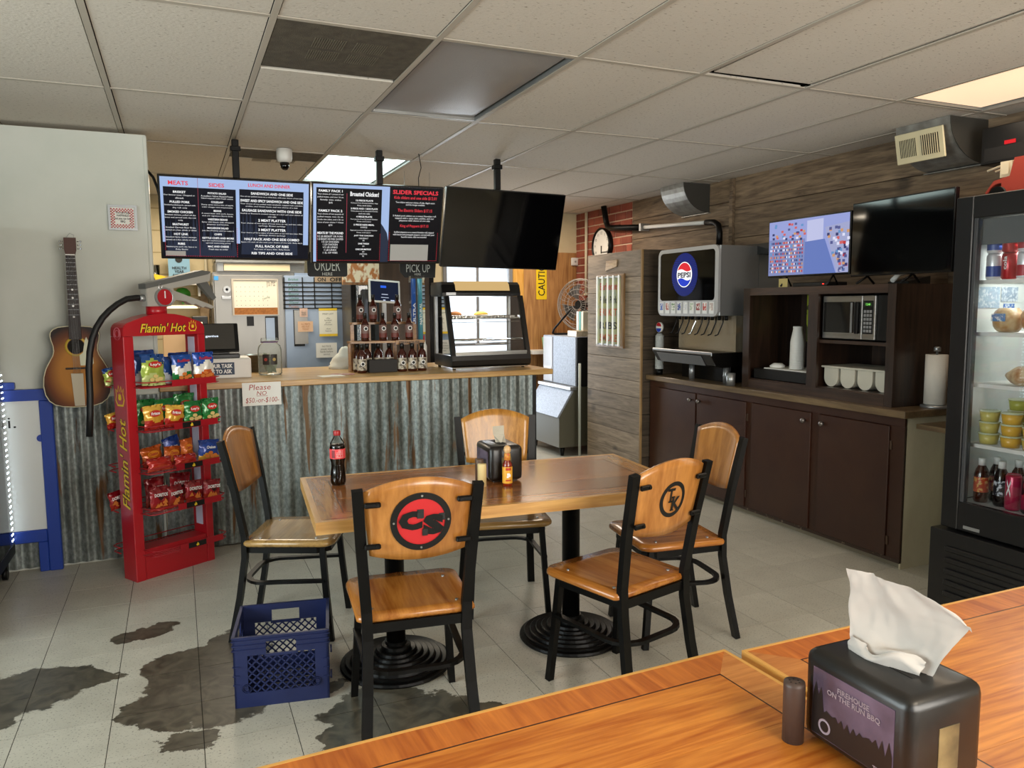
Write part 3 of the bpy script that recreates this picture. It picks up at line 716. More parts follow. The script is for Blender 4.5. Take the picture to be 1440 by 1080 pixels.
# ------------------------------------------------------------------ things on the main table
def napkin_dispenser(loc, rz, label, near=False):
    t = thing('napkin_dispenser', label, 'napkin dispenser', loc, rz)
    W_, D_, H_ = (.165, .215, .162) if near else (.15, .20, .155)      # x, y, z
    g = G().box(-W_/2, W_/2, -D_/2, D_/2, .004, H_, bev=.02, seg=3); P('housing', g, mat('dispenser_black', '#11100f', .35, col2='#201d1a', nscale=9, coat=.1), t)
    P('foot', G().box(-W_/2+.02, W_/2-.02, -D_/2+.02, D_/2-.02, 0, .006), m_blackp, t)
    # advertising card on the narrow-left face (-x)
    P('ad_card', G().box(-W_/2-.0015, -W_/2+.001, -D_/2+.027, D_/2-.027, .022, H_-.025), mat('ad_card_print', '#4b3f4d', .2, col2='#7b6c82', nscale=9, lo=.3, hi=.7), t)
    if near:
        mt_ = mat('ad_forest', '#1d1410', .4); g = G(); x = -W_/2-.0022
        pts = []; n = 26
        for i in range(n+1):
            y = D_/2-.028-(D_-.056)*i/n; h = .035+.03*abs(math.sin(i*1.7))*(1-.5*math.sin(PI*i/n))+(.03 if i < 4 else 0); pts.append((y, h))
        g.poly([(x, pts[0][0], .023)]+[(x, a, .02+b_) for a, b_ in pts]+[(x, pts[-1][0], .023)], [tuple(range(n+3))]); P('card_picture', g, mt_, t)
        ml = mat('ad_letters', '#9d8d96', .6)
        text(t, 'card_lettering', 'FIREHOUSE\nON THE RUN BBQ', (x-.0006, -.004, .111), .105, .022, ml, (0, -1, 0), (0, 0, 1), bold=.02, spacing=.9)
        P('card_badge', G().lathe([(.013, 0), (.013, .0004), (.009, .0004), (.009, 0)], 24, (x-.0008, .052, .043), 'X', cap=False), ml, t)
        text(t, 'card_lettering', 'TRY', (x-.0006, -.055, .028), .018, .008, ml, (0, -1, 0), (0, 0, 1), bold=.02)
    P('side_window', G().box(-.022, .022, -D_/2-.0012, -D_/2+.001, .035, .108, bev=.0005), mat('amber_window', '#8a7a56', .25, col2='#4a4232', nscale=12), t)
    P('side_window', G().box(-.022, .022, D_/2-.001, D_/2+.0012, .035, .108, bev=.0005), MC['amber_window'], t)
    P('slot', G().box(-.018, .018, -.055, .055, H_-.001, H_+.0008), m_void, t)
    return t
nd = napkin_dispenser((1.262, 3.07, .75), math.radians(-3), 'black napkin dispenser on the plank table behind the hot sauce')
def sheet(vsfun, nu, nv, mt_, name, parent, thick=.0006):
    g = G(); vs = [vsfun(i/nu, j/nv) for j in range(nv+1) for i in range(nu+1)]; W_ = nu+1
    g.poly(vs, [(j*W_+i, j*W_+i+1, (j+1)*W_+i+1, (j+1)*W_+i) for j in range(nv) for i in range(nu)], True)
    return P(name, g, mt_, parent)
m_nap = mat('napkin_paper', '#c2bab2', .9, bump=.12, bscale=40)
m_napk = mat('kraft_napkin', '#b3aa98', .9)
t = thing('paper_napkin', 'small folded kraft napkin sticking up from the far dispenser', 'napkin', (1.262, 3.07, .905), math.radians(-3))
def nf(u, v):
    tw = (v-.1)*1.2; hw = .008+.017*v+.003; x = (2*u-1)*hw
    return (x*math.cos(tw)-.006+.012*(1-v), .02*math.sin(v*5)*.4+x*math.sin(tw), -.01+.075*v)
g = G(); vs = []
P_ = [(-.01, 0, -.008), (.022, 0, -.008), (.028, -.01, .012), (.012, -.012, .036), (-.026, -.004, .036), (-.026, 0, .07), (.022, 0, .072), (.020, -.006, .036)]
g.poly([(-.012, .0, -.008), (.030, -.012, -.006), (.022, -.01, .036), (-.022, .004, .036)], [(0, 1, 2, 3)])
g.poly([(-.024, .003, .034), (.022, -.008, .034), (.024, .0, .073), (-.026, .006, .071)], [(0, 1, 2, 3)])
g.poly([(-.024, .003, .034), (.003, -.022, .0), (.022, -.008, .034)], [(0, 1, 2)])
P('napkin_sheet', g, m_napk, t)

def bottle_cola():
    t = thing('cola_bottle', 'half-litre cola bottle with red cap on the table\'s left end', 'bottle', (.593, 3.226, .7497))
    k = .97
    prof = [(.0, .004), (.020, .0), (.029, .004), (.0325, .016), (.033, .035), (.031, .06), (.0275, .085), (.0285, .1), (.0325, .115), (.033, .165), (.0325, .17), (.030, .185), (.022, .2), (.0135, .213), (.0125, .22)]
    P('bottle_body', G().lathe([(a*k, b_*k) for a, b_ in prof], 28, cap=False), glass('bottle_plastic', (.95, .95, .94, 1), ior=1.2), t)
    P('cola', G().lathe([(0, .005), (.019, .003), (.0275, .006), (.031, .017), (.0315, .035), (.0297, .06), (.0262, .085), (.0272, .1), (.031, .115), (.0315, .165), (.030, .176), (0, .176)], 28), mat('cola_liquid', '#0d0502', .12, coat=.5), t)
    P('label', G().lathe([(.0324, .116), (.0328, .118), (.0328, .155), (.0324, .157)], 28, cap=False), mat('pink_red_label', '#e0484c', .35), t)
    g = G().m(mat('label_dark_red', '#7d1620', .4))
    for a0, a1, z0, z1 in ((215, 240, .12, .153),):
        n = 5; vs = []
        for i in range(n+1):
            a = math.radians(a0+(a1-a0)*i/n); vs += [(.0332*math.cos(a), .0332*math.sin(a), z0), (.0332*math.cos(a), .0332*math.sin(a), z1)]
        g.poly(vs, [(2*i, 2*i+2, 2*i+3, 2*i+1) for i in range(n)], True)
    P('label_panel', g, None, t)
    g = G().m(m_whp)
    for r_ in range(5):
        for a in range(250, 300, 9):
            if R.random() < .2: continue
            b_ = math.radians(a); e = math.radians(a+R.uniform(4, 8)); z = .122+r_*.0065
            g.poly([(.0334*math.cos(b_), .0334*math.sin(b_), z), (.0334*math.cos(e), .0334*math.sin(e), z), (.0334*math.cos(e), .0334*math.sin(e), z+.0018), (.0334*math.cos(b_), .0334*math.sin(b_), z+.0018)], [(0, 1, 2, 3)])
    P('label_print', g, None, t, kind='stuff')
    P('cap', G().lathe([(0.0145, .212), (.0148, .213), (.0148, .229), (.0135, .232), (0, .232)], 20), mat('red_cap', '#9e1a1c', .4), t)
    return t
bottle_cola()
def sauce(loc):
    t = thing('hot_sauce_bottle', 'hot sauce bottle with wooden ball cap and yellow label', 'bottle', loc)
    P('bottle_body', G().lathe([(0, .002), (.019, 0), (.0205, .004), (.0205, .085), (.0195, .093), (.0125, .105), (.0118, .128), (.0, .128)], 20), mat('red_sauce', '#7a1f0a', .12, coat=.6), t)
    P('label', G().lathe([(.0209, .012), (.0211, .013), (.0211, .080), (.0209, .081)], 20, cap=False), mat('yellow_label', '#e5a832', .5), t)
    g = G().m(mat('label_red', '#b83418', .5))
    for z0, z1 in ((.067, .078), (.022, .028)):
        n = 6; vs = []
        for i in range(n+1):
            a = math.radians(228+64*i/n); vs += [(.0214*math.cos(a), .0214*math.sin(a), z0), (.0214*math.cos(a), .0214*math.sin(a), z1)]
        g.poly(vs, [(2*i, 2*i+2, 2*i+3, 2*i+1) for i in range(n)], True)
    g.m(m_whp)
    for a, z, s in ((258, .046, .006), (266, .040, .007), (252, .036, .005)):
        b_ = math.radians(a); g.box(.0213*math.cos(b_)-s, .0213*math.cos(b_)+s, .0213*math.sin(b_)-.0005, .0213*math.sin(b_)+.0002, z, z+s*1.6)
    P('label_print', g, None, t)
    P('neck_band', G().lathe([(.0122, .108), (.0135, .109), (.0130, .135), (.0115, .137)], 16, cap=False), mat('neck_band_yellow', '#d8a032', .5, col2='#b8442a', nscale=80), t)
    P('cap', G().lathe([(0, .134), (.009, .135), (.0135, .142), (.0155, .152), (.013, .163), (.006, .169), (0, .170)], 16), wood('ball_cap_wood', '#c69a62', '#e0bd8c', 'Z', 3, .5), t)
sauce((1.236, 2.915, .7497))
def shaker(loc, h, r_, col, label, holes=False):
    t = thing('shaker', label, 'shaker', loc)
    P('shaker_body', G().lathe([(0, 0), (r_, 0), (r_, h-.006), (r_*.96, h), (0, h)], 22), mat(label[:18], col, .45), t)
    if holes:
        g = G()
        for i in range(6): g.cyl(.0018, h-.0005, h+.0003, (.008*math.cos(i*1.05), .008*math.sin(i*1.05), 0), seg=6)
        P('pour_hole', g, m_void, t, kind='stuff')
shaker((1.134, 2.945, .7497), .095, .0185, '#d8c188', 'cream salt shaker on the plank table in front of the dispenser')
shaker((1.155, 3.03, .7497), .098, .0185, '#5d4736', 'brown pepper shaker behind the cream shaker')
shaker((.936, .962, .7547), .105, .018, '#4a3a33', 'dark brown shaker on the nearest tables beside the black dispenser', True)
napkin_dispenser((1.043, .863, .7547), math.radians(0), 'black napkin dispenser with picture card, nearest the camera', True)
t = thing('paper_napkin', 'large crumpled white napkin pulled up from the nearest dispenser', 'napkin', (1.043, .863, .911))
# rows of guide points (x right, y away, z up) from the slot to the free edge
rows = [[(-.018, .052, -.006), (-.010, .02, -.008), (.0, -.01, -.008), (.006, -.035, -.007), (.010, -.052, -.006)],
        [(-.020, .062, .018), (-.022, .03, .012), (-.006, -.004, .026), (.010, -.04, .022), (.016, -.062, .004)],
        [(-.020, .066, .03), (-.010, .034, .034), (.010, .0, .028), (.018, -.045, .044), (.022, -.074, .034)],
        [(-.016, .072, .062), (.002, .036, .064), (.014, .0, .060), (.022, -.05, .076), (.030, -.092, .070)],
        [(-.016, .076, .108), (-.004, .04, .106), (.006, .004, .106), (.022, -.05, .100), (.034, -.108, .100)],
        [(-.016, .078, .142), (-.008, .046, .140), (.004, .010, .138), (.018, -.046, .130), (.034, -.112, .094)]]
def cr_(p0, p1, p2, p3, t_):
    return .5*((2*p1)+(-p0+p2)*t_+(2*p0-5*p1+4*p2-p3)*t_*t_+(-p0+3*p1-3*p2+p3)*t_**3)
def surf(u, v):
    def ev(ps, t_):
        n = len(ps)-1; x = min(t_*n, n-1e-6); i = int(x); q = [ps[max(0, min(n, i+k))] for k in (-1, 0, 1, 2)]
        return cr_(*[Vector(a) for a in q], x-i)
    c_ = [ev(r_, u) for r_ in rows]; p = ev(c_, v)
    n1 = mnoise.noise(Vector((u*5, v*5, 1.3)))*.008*v+mnoise.noise(Vector((u*13, v*11, 4.)))*.0034*v
    return tuple(p+Vector((n1, -.3*n1, .2*n1)))
sheet(surf, 48, 40, m_nap, 'napkin_sheet', t)
rows = [[(-.020, .056, -.006), (-.022, .03, -.008), (-.016, .0, -.008), (-.006, -.03, -.007), (.002, -.052, -.006)],
        [(-.026, .064, .012), (-.030, .03, .008), (-.028, .004, .012), (-.020, -.024, .026), (.0, -.056, .012)],
        [(-.022, .060, .034), (-.026, .036, .026), (-.022, .01, .018), (-.014, -.02, .036), (.006, -.06, .03)]]
sheet(surf, 24, 12, m_nap, 'napkin_fold', t)

# ------------------------------------------------------------------ chip rack
RO = Vector((-.266, 4.569, 0)); RA = math.radians(31.4)
t = rack = thing('snack_rack', 'tall red wire snack rack with arched header and black hose on top', 'display rack', RO, RA)
RW, RD = .48, .13; m_rb = m_red
m_lav = mat('rack_inner_white', '#cfc9dd', .5)
for x0, x1, nm in ((0, .055, 'left'), (RW-.045, RW, 'right')):
    g = G().box(x0, x1, 0, RD, 0, 1.345, bev=.003)
    P('side_column', g, m_rb, t)
P('inner_panel', G().box(RW-.047, RW-.0455, .035, RD-.03, .22, 1.33), m_lav, t)
P('base_box', G().box(.056, RW-.046, .004, RD-.004, 0, .17, bev=.002), m_rb, t)
arch = [(0, 1.346), (RW, 1.346)]+[(RW-.001, 1.378)]+arc(RW-.045, 1.378, .044, 0, 60, 3)+[(RW*.5+.12*k, 1.466-.016*k*k) for k in (1, .5, 0, -.5, -1)]+arc(.045, 1.378, .044, 120, 180, 3)
P('header', G().prism(arch, 0, RD, 'Y', bev=.003), m_rb, t)
# lettering with a dark outline behind
def duo(s, c, w_, h_, u, v, shear, off, nm='lettering'):
    o1 = Vector(c)+Vector(off); text(t, nm, s, o1, w_*1.01, h_*1.02, m_ink, u, v, bold=.045, shear=shear)
    text(t, nm, s, Vector(c)+Vector(off)*1.9, w_, h_, m_yel, u, v, bold=.012, shear=shear)
duo("Flamin' Hot", (.225, 0, 1.392), .27, .05, (1, 0, 0), (0, 0, 1), .3, (.002, -.001, -.002), 'header_lettering')
duo("Flamin' Hot", (0, .062, .655), .50, .075, (0, 0, 1), (0, 1, 0), .3, (-.001, -.001, -.001), 'side_lettering')
def flame(c, s, u, nm):
    u = Vector(u); c = Vector(c); n = u.cross(Vector((0, 0, 1))) * 1
    out = [(-.3, -.5), (.3, -.5), (.45, -.15), (.35, .2), (.42, .5), (.2, .3), (.15, .62), (-.02, .32), (-.12, .68), (-.22, .3), (-.42, .45), (-.38, .1), (-.48, -.2)]
    for k, mm, d in ((1., m_yel, .0012), (.8, m_rb, .0018), (.35, m_yel, .0024)):
        g = G(); g.poly([c-n*(-d)+u*(a*s*k)+Vector((0, 0, 1))*(b_*s*k) for a, b_ in out], [tuple(range(len(out)))]); P(nm, g, mm, t)
flame((.405, 0, 1.392), .055, (1, 0, 0), 'flame_emblem')
flame((0, .065, 1.02), .10, (0, -1, 0), 'flame_emblem')
P('corner_badge', G().lathe([(.035, 0), (.035, .001), (.03, .001), (.03, 0)], 24, (-.001, .06, 1.36), 'X', cap=False), mat('pink_print', '#d47a86', .5), t)
P('corner_badge', G().lathe([(.022, 0), (.022, .001), (.018, .001), (.018, 0)], 24, (-.001, .06, 1.36), 'X', cap=False), MC['pink_print'], t)
SZ = [1.10, .862, .632, .408, .175]
for k, z in enumerate(SZ):
    g = G(); x0, x1, y0, y1 = .035, RW+.03, -.10, RD+.10
    loop = [(x0, y0+.02), (x0+.03, y0), (x1-.03, y0), (x1, y0+.02), (x1, y1-.02), (x1-.03, y1), (x0+.03, y1), (x0-.05, y1-.02), (x0-.05, y0+.03)]
    loop = [(x0-.0, y0+.02), (x0+.03, y0), (x1-.03, y0), (x1, y0+.02), (x1, -.005)]
    zz = z-.03
    for dz, yo in ((0, 0), (-.03, .006)):
        lp = [(.045, -.006), (.05, y0+.02), (.075, y0), (x1-.03, y0), (x1, y0+.025), (x1, -.006)]
        g.tube([(a, b_+yo, z+dz) for a, b_ in lp], .0032, 6)
        lp = [(-.012, RD+.006), (-.01, y1-.02), (.02, y1), (x1-.03, y1), (x1, y1-.02), (x1, RD+.006)]
        g.tube([(a, b_-yo, z+dz) for a, b_ in lp], .0032, 6)
    n = 22
    for i in range(n): x = .075+(x1-.10-.05)*i/(n-1); g.tube([(x, y0+.006, z-.03), (x, y1-.006, z-.03)], .0018, 4)
    for y in (0.0, RD): g.tube([(.058, y, z-.033), (RW-.048, y, z-.033)], .003, 5)
    P('wire_shelf', g, m_redp, t, kind='stuff')
    P('shelf_band', G().box(.20, RW-.01, y0-.0045, y0-.0035, z-.032, z+.004), m_redp, t)
    if k:
        q = P('price_tag', G().box(.25, .36, y0-.006, y0-.005, z-.029, z+.001), m_blackp, t)
        g = G(); g.poly([(.30, y0-.0065, z-.025), (.315, y0-.0065, z-.022), (.312, y0-.0065, z-.012), (.305, y0-.0065, z-.003), (.302, y0-.0065, z-.012), (.295, y0-.0065, z-.016)], [(0, 1, 2, 3, 4, 5)])
        P('flame_emblem', g, m_yel, t)
# neck, lever head, gauge, hose
P('neck', G().lathe([(.054, 1.455), (.054, 1.505), (.0, 1.505)], 28, (.232, .065, 0)), m_rb, t)
m_gr = mat('grey_lever_plastic', '#aba79f', .45); m_grd = mat('dark_grey_lever', '#62625f', .45)
P('valve_block', G().prism([(.165, 1.505), (.30, 1.505), (.34, 1.545), (.32, 1.61), (.165, 1.60)], .035, .095, 'Y', bev=.003), m_gr, t)
P('upper_lever', G().prism([(.16, 1.575), (.55, 1.65), (.56, 1.70), (.53, 1.705), (.16, 1.615)], .03, .10, 'Y', bev=.003), m_gr, t)
P('lever_cover', G().prism([(.155, 1.60), (.54, 1.69), (.56, 1.706), (.50, 1.712), (.155, 1.628)], .026, .104, 'Y', bev=.003), m_grd, t)
P('lower_lever', G().prism([(.31, 1.60), (.56, 1.512), (.585, 1.498), (.56, 1.49), (.52, 1.503), (.505, 1.497), (.46, 1.518), (.44, 1.512), (.40, 1.533), (.30, 1.545)], .04, .09, 'Y', bev=.002), m_gr, t)
P('trigger_flag', G().prism([(.47, 1.66), (.53, 1.675), (.60, 1.555), (.58, 1.54), (.555, 1.56)], .05, .08, 'Y'), m_grd, t)
g = G().m(m_steelm).lathe([(.056, .028), (.056, .034), (.048, .020), (.043, .028)], 28, (.262, 0, 1.556), 'Y', cap=False); P('gauge_ring', g, None, t)
g = G().lathe([(0, .024), (.044, .025), (.044, .034)], 28, (.262, 0, 1.556), 'Y', sm=False); P('gauge_face', g, m_red, t)
P('gauge_needle', G().box(.259, .265, .0215, .0235, 1.55, 1.59), m_whp, t)
P('pull_ring', G().tube([(.235+.009*math.cos(a*PI/6), .022, 1.612+.018*math.sin(a*PI/6)) for a in range(12)], .002, 5, closed=True), m_chrome, t)
P('hose_fitting', G().cyl(.018, .135, .17, (0, .065, 1.55), 'X', 14), m_steelm, t)
hp = [(.165, 1.552), (.12, 1.552), (.066, 1.545), (.014, 1.518), (-.03, 1.485), (-.07, 1.445), (-.104, 1.395), (-.128, 1.34), (-.145, 1.27), (-.155, 1.18), (-.157, 1.05), (-.163, .95), (-.174, .83)]
P('hose', G().tube([(a, .065, b_) for a, b_ in hp], .0165, 12), mat('black_rubber', '#0c0c0d', .5), t)

# bags of chips
def bag_mesh(w_, h_, d, c1, c2, c3, seed, topf=.74, crumple=1.):
    """pillow bag standing, base at z=0, facing -y; colours: body, lower band, top band"""
    g = G(); nx, nz = 12, 15; rr = random.Random(seed); ph = rr.uniform(0, 9)
    def prof(u, v, s):
        e = max(0, math.sin(PI*min(1, max(0, (v-.07)/.86))))**.55; k = max(0, math.sin(PI*u))**.6
        b_ = d*.5*e*k
        cw = mnoise.noise(Vector((u*4+ph, v*4, s*3)))*.35*b_+mnoise.noise(Vector((u*9+ph, v*7, s*2+4)))*.006*crumple
        x = (u-.5)*w_*(1-.05*e)+mnoise.noise(Vector((ph, v*5, 0)))*.006*crumple; z = v*h_+mnoise.noise(Vector((u*5, ph, 0)))*.006*crumple*(v-.5)
        return (x, s*(b_)+cw*s+(mnoise.noise(Vector((u*3+ph, v*3, 9)))*.012*crumple)*(1-e), z)
    mts = [bagmat(c) for c in (c1, c2, c3)]
    for s in (-1, 1):
        vs = [prof(i/nx, j/nz, s) for j in range(nz+1) for i in range(nx+1)]
        for j in range(nz):
            mm = mts[2] if j >= nz*.78 else mts[1] if j < nz*.32 else mts[0]
            pass
        W_ = nx+1; v = [g.b.verts.new(p) for p in vs]
        for j in range(nz):
            for i in range(nx):
                wv = j+1.2*math.sin(i*.55+ph)
                mm = mts[2] if wv >= nz*topf else mts[1] if wv < nz*.30 else mts[0]
                g.m(mm); f = g.b.faces.new((v[j*W_+i], v[j*W_+i+1], v[(j+1)*W_+i+1], v[(j+1)*W_+i])); g._f([f], True)
    bmesh.ops.remove_doubles(g.b, verts=g.b.verts, dist=.0004)
    return g
def bagmat(c): return mat('foil_'+c.lstrip('#'), c, .22, .15, coat=.4, bump=.35, bscale=30)
def bag(label, x, y, z, kind, w_=.115, h_=.15, d=.045, rz=0, tilt=0, roll=0, seed=1, brand=True):
    spec = {'lime': ('#a9bd4f', '#c9d58a', '#1f4a8a', "Lay's", '#c32a24'), 'ranch': ('#e9e6dc', '#1f7a3a', '#1c4ea0', 'Ruffles', '#c32a24'), 'cheddar': ('#eeeae0', '#d8601f', '#1f4fae', 'Ruffles', '#c32a24'),
            'blue': ('#2a4f92', '#cfd3da', '#1c3d80', '', '#c32a24'), 'corn': ('#e3a93a', '#b52318', '#e8b84a', 'Fritos', '#a81c1c'), 'onion': ('#1f7a38', '#2c8a3e', '#1b6e33', "Lay's", '#c32a24'),
            'cheesy': ('#d9691c', '#b62a1a', '#c75a1a', 'Cheetos', '#5a2412'), 'bluering': ('#20459c', '#d8a23a', '#1b3a86', 'Onion', '#ffffff'), 'nacho': ('#9c1620', '#a82a1a', '#7e1019', 'DORITOS', '#f4f4f4'), 'red': ('#c0281c', '#c4452c', '#a81e18', '', '#fff')}[kind]
    a = RA; lx = Vector((math.cos(a), math.sin(a), 0)); ly = Vector((-math.sin(a), math.cos(a), 0))
    t = thing('chip_bag', label, 'chip bag', RO+lx*x+ly*y+Vector((0, 0, z)), 0, 'chip bags on the red rack')
    t.rotation_euler = (math.radians(tilt), math.radians(roll), a+math.radians(rz))
    w_ *= 1.12; h_ *= 1.14; d *= 1.1
    P('bag', bag_mesh(w_, h_, d, spec[0], spec[1], spec[2], seed, .6 if kind in ('ranch', 'cheddar') else .74), None, t)
    if kind in ('nacho', 'lime', 'onion', 'corn', 'cheesy', 'ranch', 'cheddar', 'bluering'):
        yy = -d*.5-.004; zc = h_*.66 if kind != 'ranch' and kind != 'cheddar' else h_*.80
        if spec[3] == 'DORITOS':
            text(t, 'bag_lettering', spec[3], (0, yy, zc), w_*.72, .019, m_whp, bold=.03)
            P('badge', G().prism([(-.02, zc-.012), (.02, zc-.012), (0, zc-.032)], yy+.001, yy+.003, 'Y'), mat('dark_badge', '#30080c', .4), t)
            g = G().m(mat('chip_orange', '#d2772c', .6))
            for q in range(5): cx, cz = R.uniform(-.03, .03), R.uniform(.025, .055); s = .014; g.prism([(cx-s, cz-s*.6), (cx+s, cz-s*.5), (cx+s*.2, cz+s)], yy+.001+q*.0004, yy+.003+q*.0004, 'Y')
            P('chip_picture', g, None, t, kind='stuff')
        else:
            oc = '#c32a24' if kind not in ('bluering', 'cheesy') else ('#20459c' if kind == 'bluering' else '#e08a20')
            if kind not in ('bluering', 'ranch', 'cheddar'): P('badge', G().prism(ell(0, zc, w_*.27, .018, 20), yy+.001, yy+.003, 'Y'), mat('badge_'+kind, oc, .4), t)
            text(t, 'bag_lettering', spec[3], (0, yy, zc), w_*(.6 if kind in ('ranch', 'cheddar') else .42), .017, m_whp if kind not in ('ranch', 'cheddar', 'cheesy') else mat('letter_red_dark', '#7a1a20' if kind == 'cheesy' else '#b8242c', .5), bold=.03)
            if kind in ('lime', 'onion', 'ranch', 'cheddar', 'bluering', 'cheesy'):
                g = G().m(mat('chip_pale' if kind in ('lime', 'onion') else 'chip_orange', '#dcc078' if kind in ('lime', 'onion') else '#d2772c', .6))
                for q, (cx, cz) in enumerate(((-.022, .032), (.008, .030), (.028, .036), (.0, .05))): g.prism(ell(cx, cz, .014, .010, 12), yy+.001+q*.0004, yy+.003+q*.0004, 'Y')
                P('chip_picture', g, None, t, kind='stuff')
    return t
S0, S1, S2, S3 = [z-.0215 for z in SZ[:4]]
S_ = 'on the rack\'s '
bag('yellow-green chip bag leaning at the left of the top shelf', 0.125, -0.052, S0, 'lime', 0.125, 0.15, 0.04, 3, -3, 2, seed=2)
bag('blue-topped chip bag behind the yellow-green bag on the top shelf', 0.13, 0.058, S0, 'blue', 0.12, 0.165, 0.038, 0, 0, 0, seed=3)
bag('small blue and white bag between the yellow-green and green-footed bags', 0.232, 0.012, S0, 'blue', 0.08, 0.13, 0.036, 0, 0, 3, seed=4)
bag('blue and white chip bag with green foot on the top shelf', 0.297, -0.056, S0, 'ranch', 0.108, 0.138, 0.038, 0, -2, -2, seed=5)
bag("white and blue chip bag with orange foot at the top shelf's right end", 0.428, -0.056, S0, 'cheddar', 0.118, 0.145, 0.038, 0, -2, 0, seed=6)
bag('blue chip bag behind the one with the green foot', 0.345, 0.056, S0, 'blue', 0.11, 0.145, 0.036, 0, 0, 0, seed=7)
bag("green-tipped bag poking out behind the rack's left side, top shelf", 0.03, 0.186, S0, 'lime', 0.08, 0.085, 0.028, 0, 0, -10, seed=8)
bag('yellow corn chip bag slumped at the left of the second shelf', 0.12, -0.052, S1, 'corn', 0.105, 0.115, 0.038, 2, -3, -3, seed=9)
bag('yellow corn chip bag on the second shelf, next to the green bags', 0.228, -0.06, S1, 'corn', 0.1, 0.105, 0.036, -2, -3, 5, seed=10)
bag('green chip bag just behind the second yellow corn chip bag', 0.24, 0.045, S1, 'onion', 0.11, 0.13, 0.036, 0, 0, -2, seed=11)
bag('green chip bag in front on the second shelf', 0.345, -0.056, S1, 'onion', 0.1, 0.115, 0.036, 0, -2, 2, seed=12)
bag('green chip bag at the right end of the second shelf', 0.455, -0.061, S1, 'onion', 0.1, 0.12, 0.036, 0, -2, 0, seed=13)
bag('green chip bag standing tallest at the back of the second shelf', 0.365, 0.06, S1, 'onion', 0.115, 0.145, 0.036, 0, 0, 0, seed=14)
bag('green and orange bag behind the first yellow corn chip bag', 0.13, 0.062, S1, 'onion', 0.115, 0.135, 0.036, 0, 0, 0, seed=15)
bag('pale yellow bag corner sticking out behind the rack, second shelf', 0.03, 0.186, S1, 'corn', 0.08, 0.075, 0.028, 0, 0, -10, seed=16)
bag('orange cheese snack bag at the left back of the third shelf', 0.155, 0.045, S2, 'cheesy', 0.11, 0.105, 0.04, 2, -4, -6, seed=17)
bag('red snack bag lying at the left of the third shelf', 0.135, -0.066, S2, 'red', 0.13, 0.065, 0.036, 0, -18, 0, seed=18)
bag('orange snack bag in the middle of the third shelf', 0.25, 0.012, S2, 'cheesy', 0.09, 0.095, 0.036, -2, -6, 4, seed=19)
bag('orange cheese snack bag standing on the third shelf beside the blue ones', 0.335, -0.01, S2, 'cheesy', 0.072, 0.125, 0.034, 2, -3, -4, seed=20)
bag('red snack bag in front at the middle of the third shelf', 0.285, -0.068, S2, 'red', 0.12, 0.06, 0.034, 0, -18, 2, seed=21)
bag('blue snack bag with its corner up at the back of the third shelf', 0.30, 0.062, S2, 'bluering', 0.09, 0.14, 0.036, 0, 0, -12, seed=22)
bag('blue snack bag with gold foot at the right end of the third shelf', 0.432, -0.054, S2, 'bluering', 0.12, 0.11, 0.038, -1, -3, 5, seed=23)
bag("red tortilla chip bag, leftmost in the fourth shelf's front row", 0.118, -0.056, S3, 'nacho', 0.095, 0.12, 0.038, 0, -3, 2, seed=24)
bag("red tortilla chip bag, second in the fourth shelf's front row", 0.219, -0.054, S3, 'nacho', 0.085, 0.11, 0.038, 0, -3, -3, seed=25)
bag("red tortilla chip bag, third in the fourth shelf's front row", 0.325, -0.056, S3, 'nacho', 0.095, 0.115, 0.038, 0, -3, 3, seed=26)
bag("red tortilla chip bag, rightmost in the fourth shelf's front row", 0.44, -0.056, S3, 'nacho', 0.1, 0.1, 0.038, 0, -3, 4, seed=27)
bag("dark red tortilla chip bag, left one behind the fourth shelf's front row", 0.165, 0.056, S3, 'nacho', 0.105, 0.145, 0.038, 0, 0, -3, seed=28)
bag("dark red tortilla chip bag, right one behind the fourth shelf's front row", 0.3, 0.058, S3, 'nacho', 0.115, 0.145, 0.038, 0, 0, 6, seed=29)
bag("red bag tip sticking out behind the rack's left side, fourth shelf", 0.025, 0.186, S3, 'nacho', 0.09, 0.09, 0.028, 0, 0, -10, seed=30)

# ------------------------------------------------------------------ guitar on the wall
gx, gy = -.527, YC-.11
t = thing('acoustic_guitar', 'sunburst acoustic guitar hanging on the white wall', 'guitar', (gx, gy, 1.14), world=True)
hw = [(.946, .03), (.951, .08), (.962, .115), (.985, .143), (1.02, .160), (1.07, .167), (1.12, .163), (1.165, .15), (1.205, .130), (1.235, .114), (1.262, .107), (1.29, .109), (1.32, .117), (1.345, .121), (1.365, .118), (1.382, .104), (1.393, .080), (1.398, .035)]
out = [(gx+w_, z) for z, w_ in hw]+[(gx-w_, z) for z, w_ in hw[::-1]]
mg = bpy.data.materials.new('sunburst_finish'); mg.use_nodes = True; N = mg.node_tree.nodes; L = mg.node_tree.links; b = N['Principled BSDF']
tc = N.new('ShaderNodeTexCoord'); mp = N.new('ShaderNodeMapping'); mp.inputs['Location'].default_value = (0, 0, -.02); mp.inputs['Scale'].default_value = (5.6, 1, 3.9); L.new(tc.outputs['Object'], mp.inputs[0])
gr = N.new('ShaderNodeTexGradient'); gr.gradient_type = 'SPHERICAL'; L.new(mp.outputs[0], gr.inputs[0]); cr2 = N.new('ShaderNodeValToRGB')
cr2.color_ramp.elements[0].position = 0; cr2.color_ramp.elements[0].color = C('#1f0d05'); cr2.color_ramp.elements[1].position = .55; cr2.color_ramp.elements[1].color = C('#b97a2c')
e = cr2.color_ramp.elements.new(.2); e.color = C('#6e3812'); L.new(gr.outputs[0], cr2.inputs[0]); L.new(cr2.outputs[0], b.inputs['Base Color']); b.inputs['Roughness'].default_value = .4; b.inputs['Coat Weight'].default_value = .1; b.inputs['Specular IOR Level'].default_value = .3
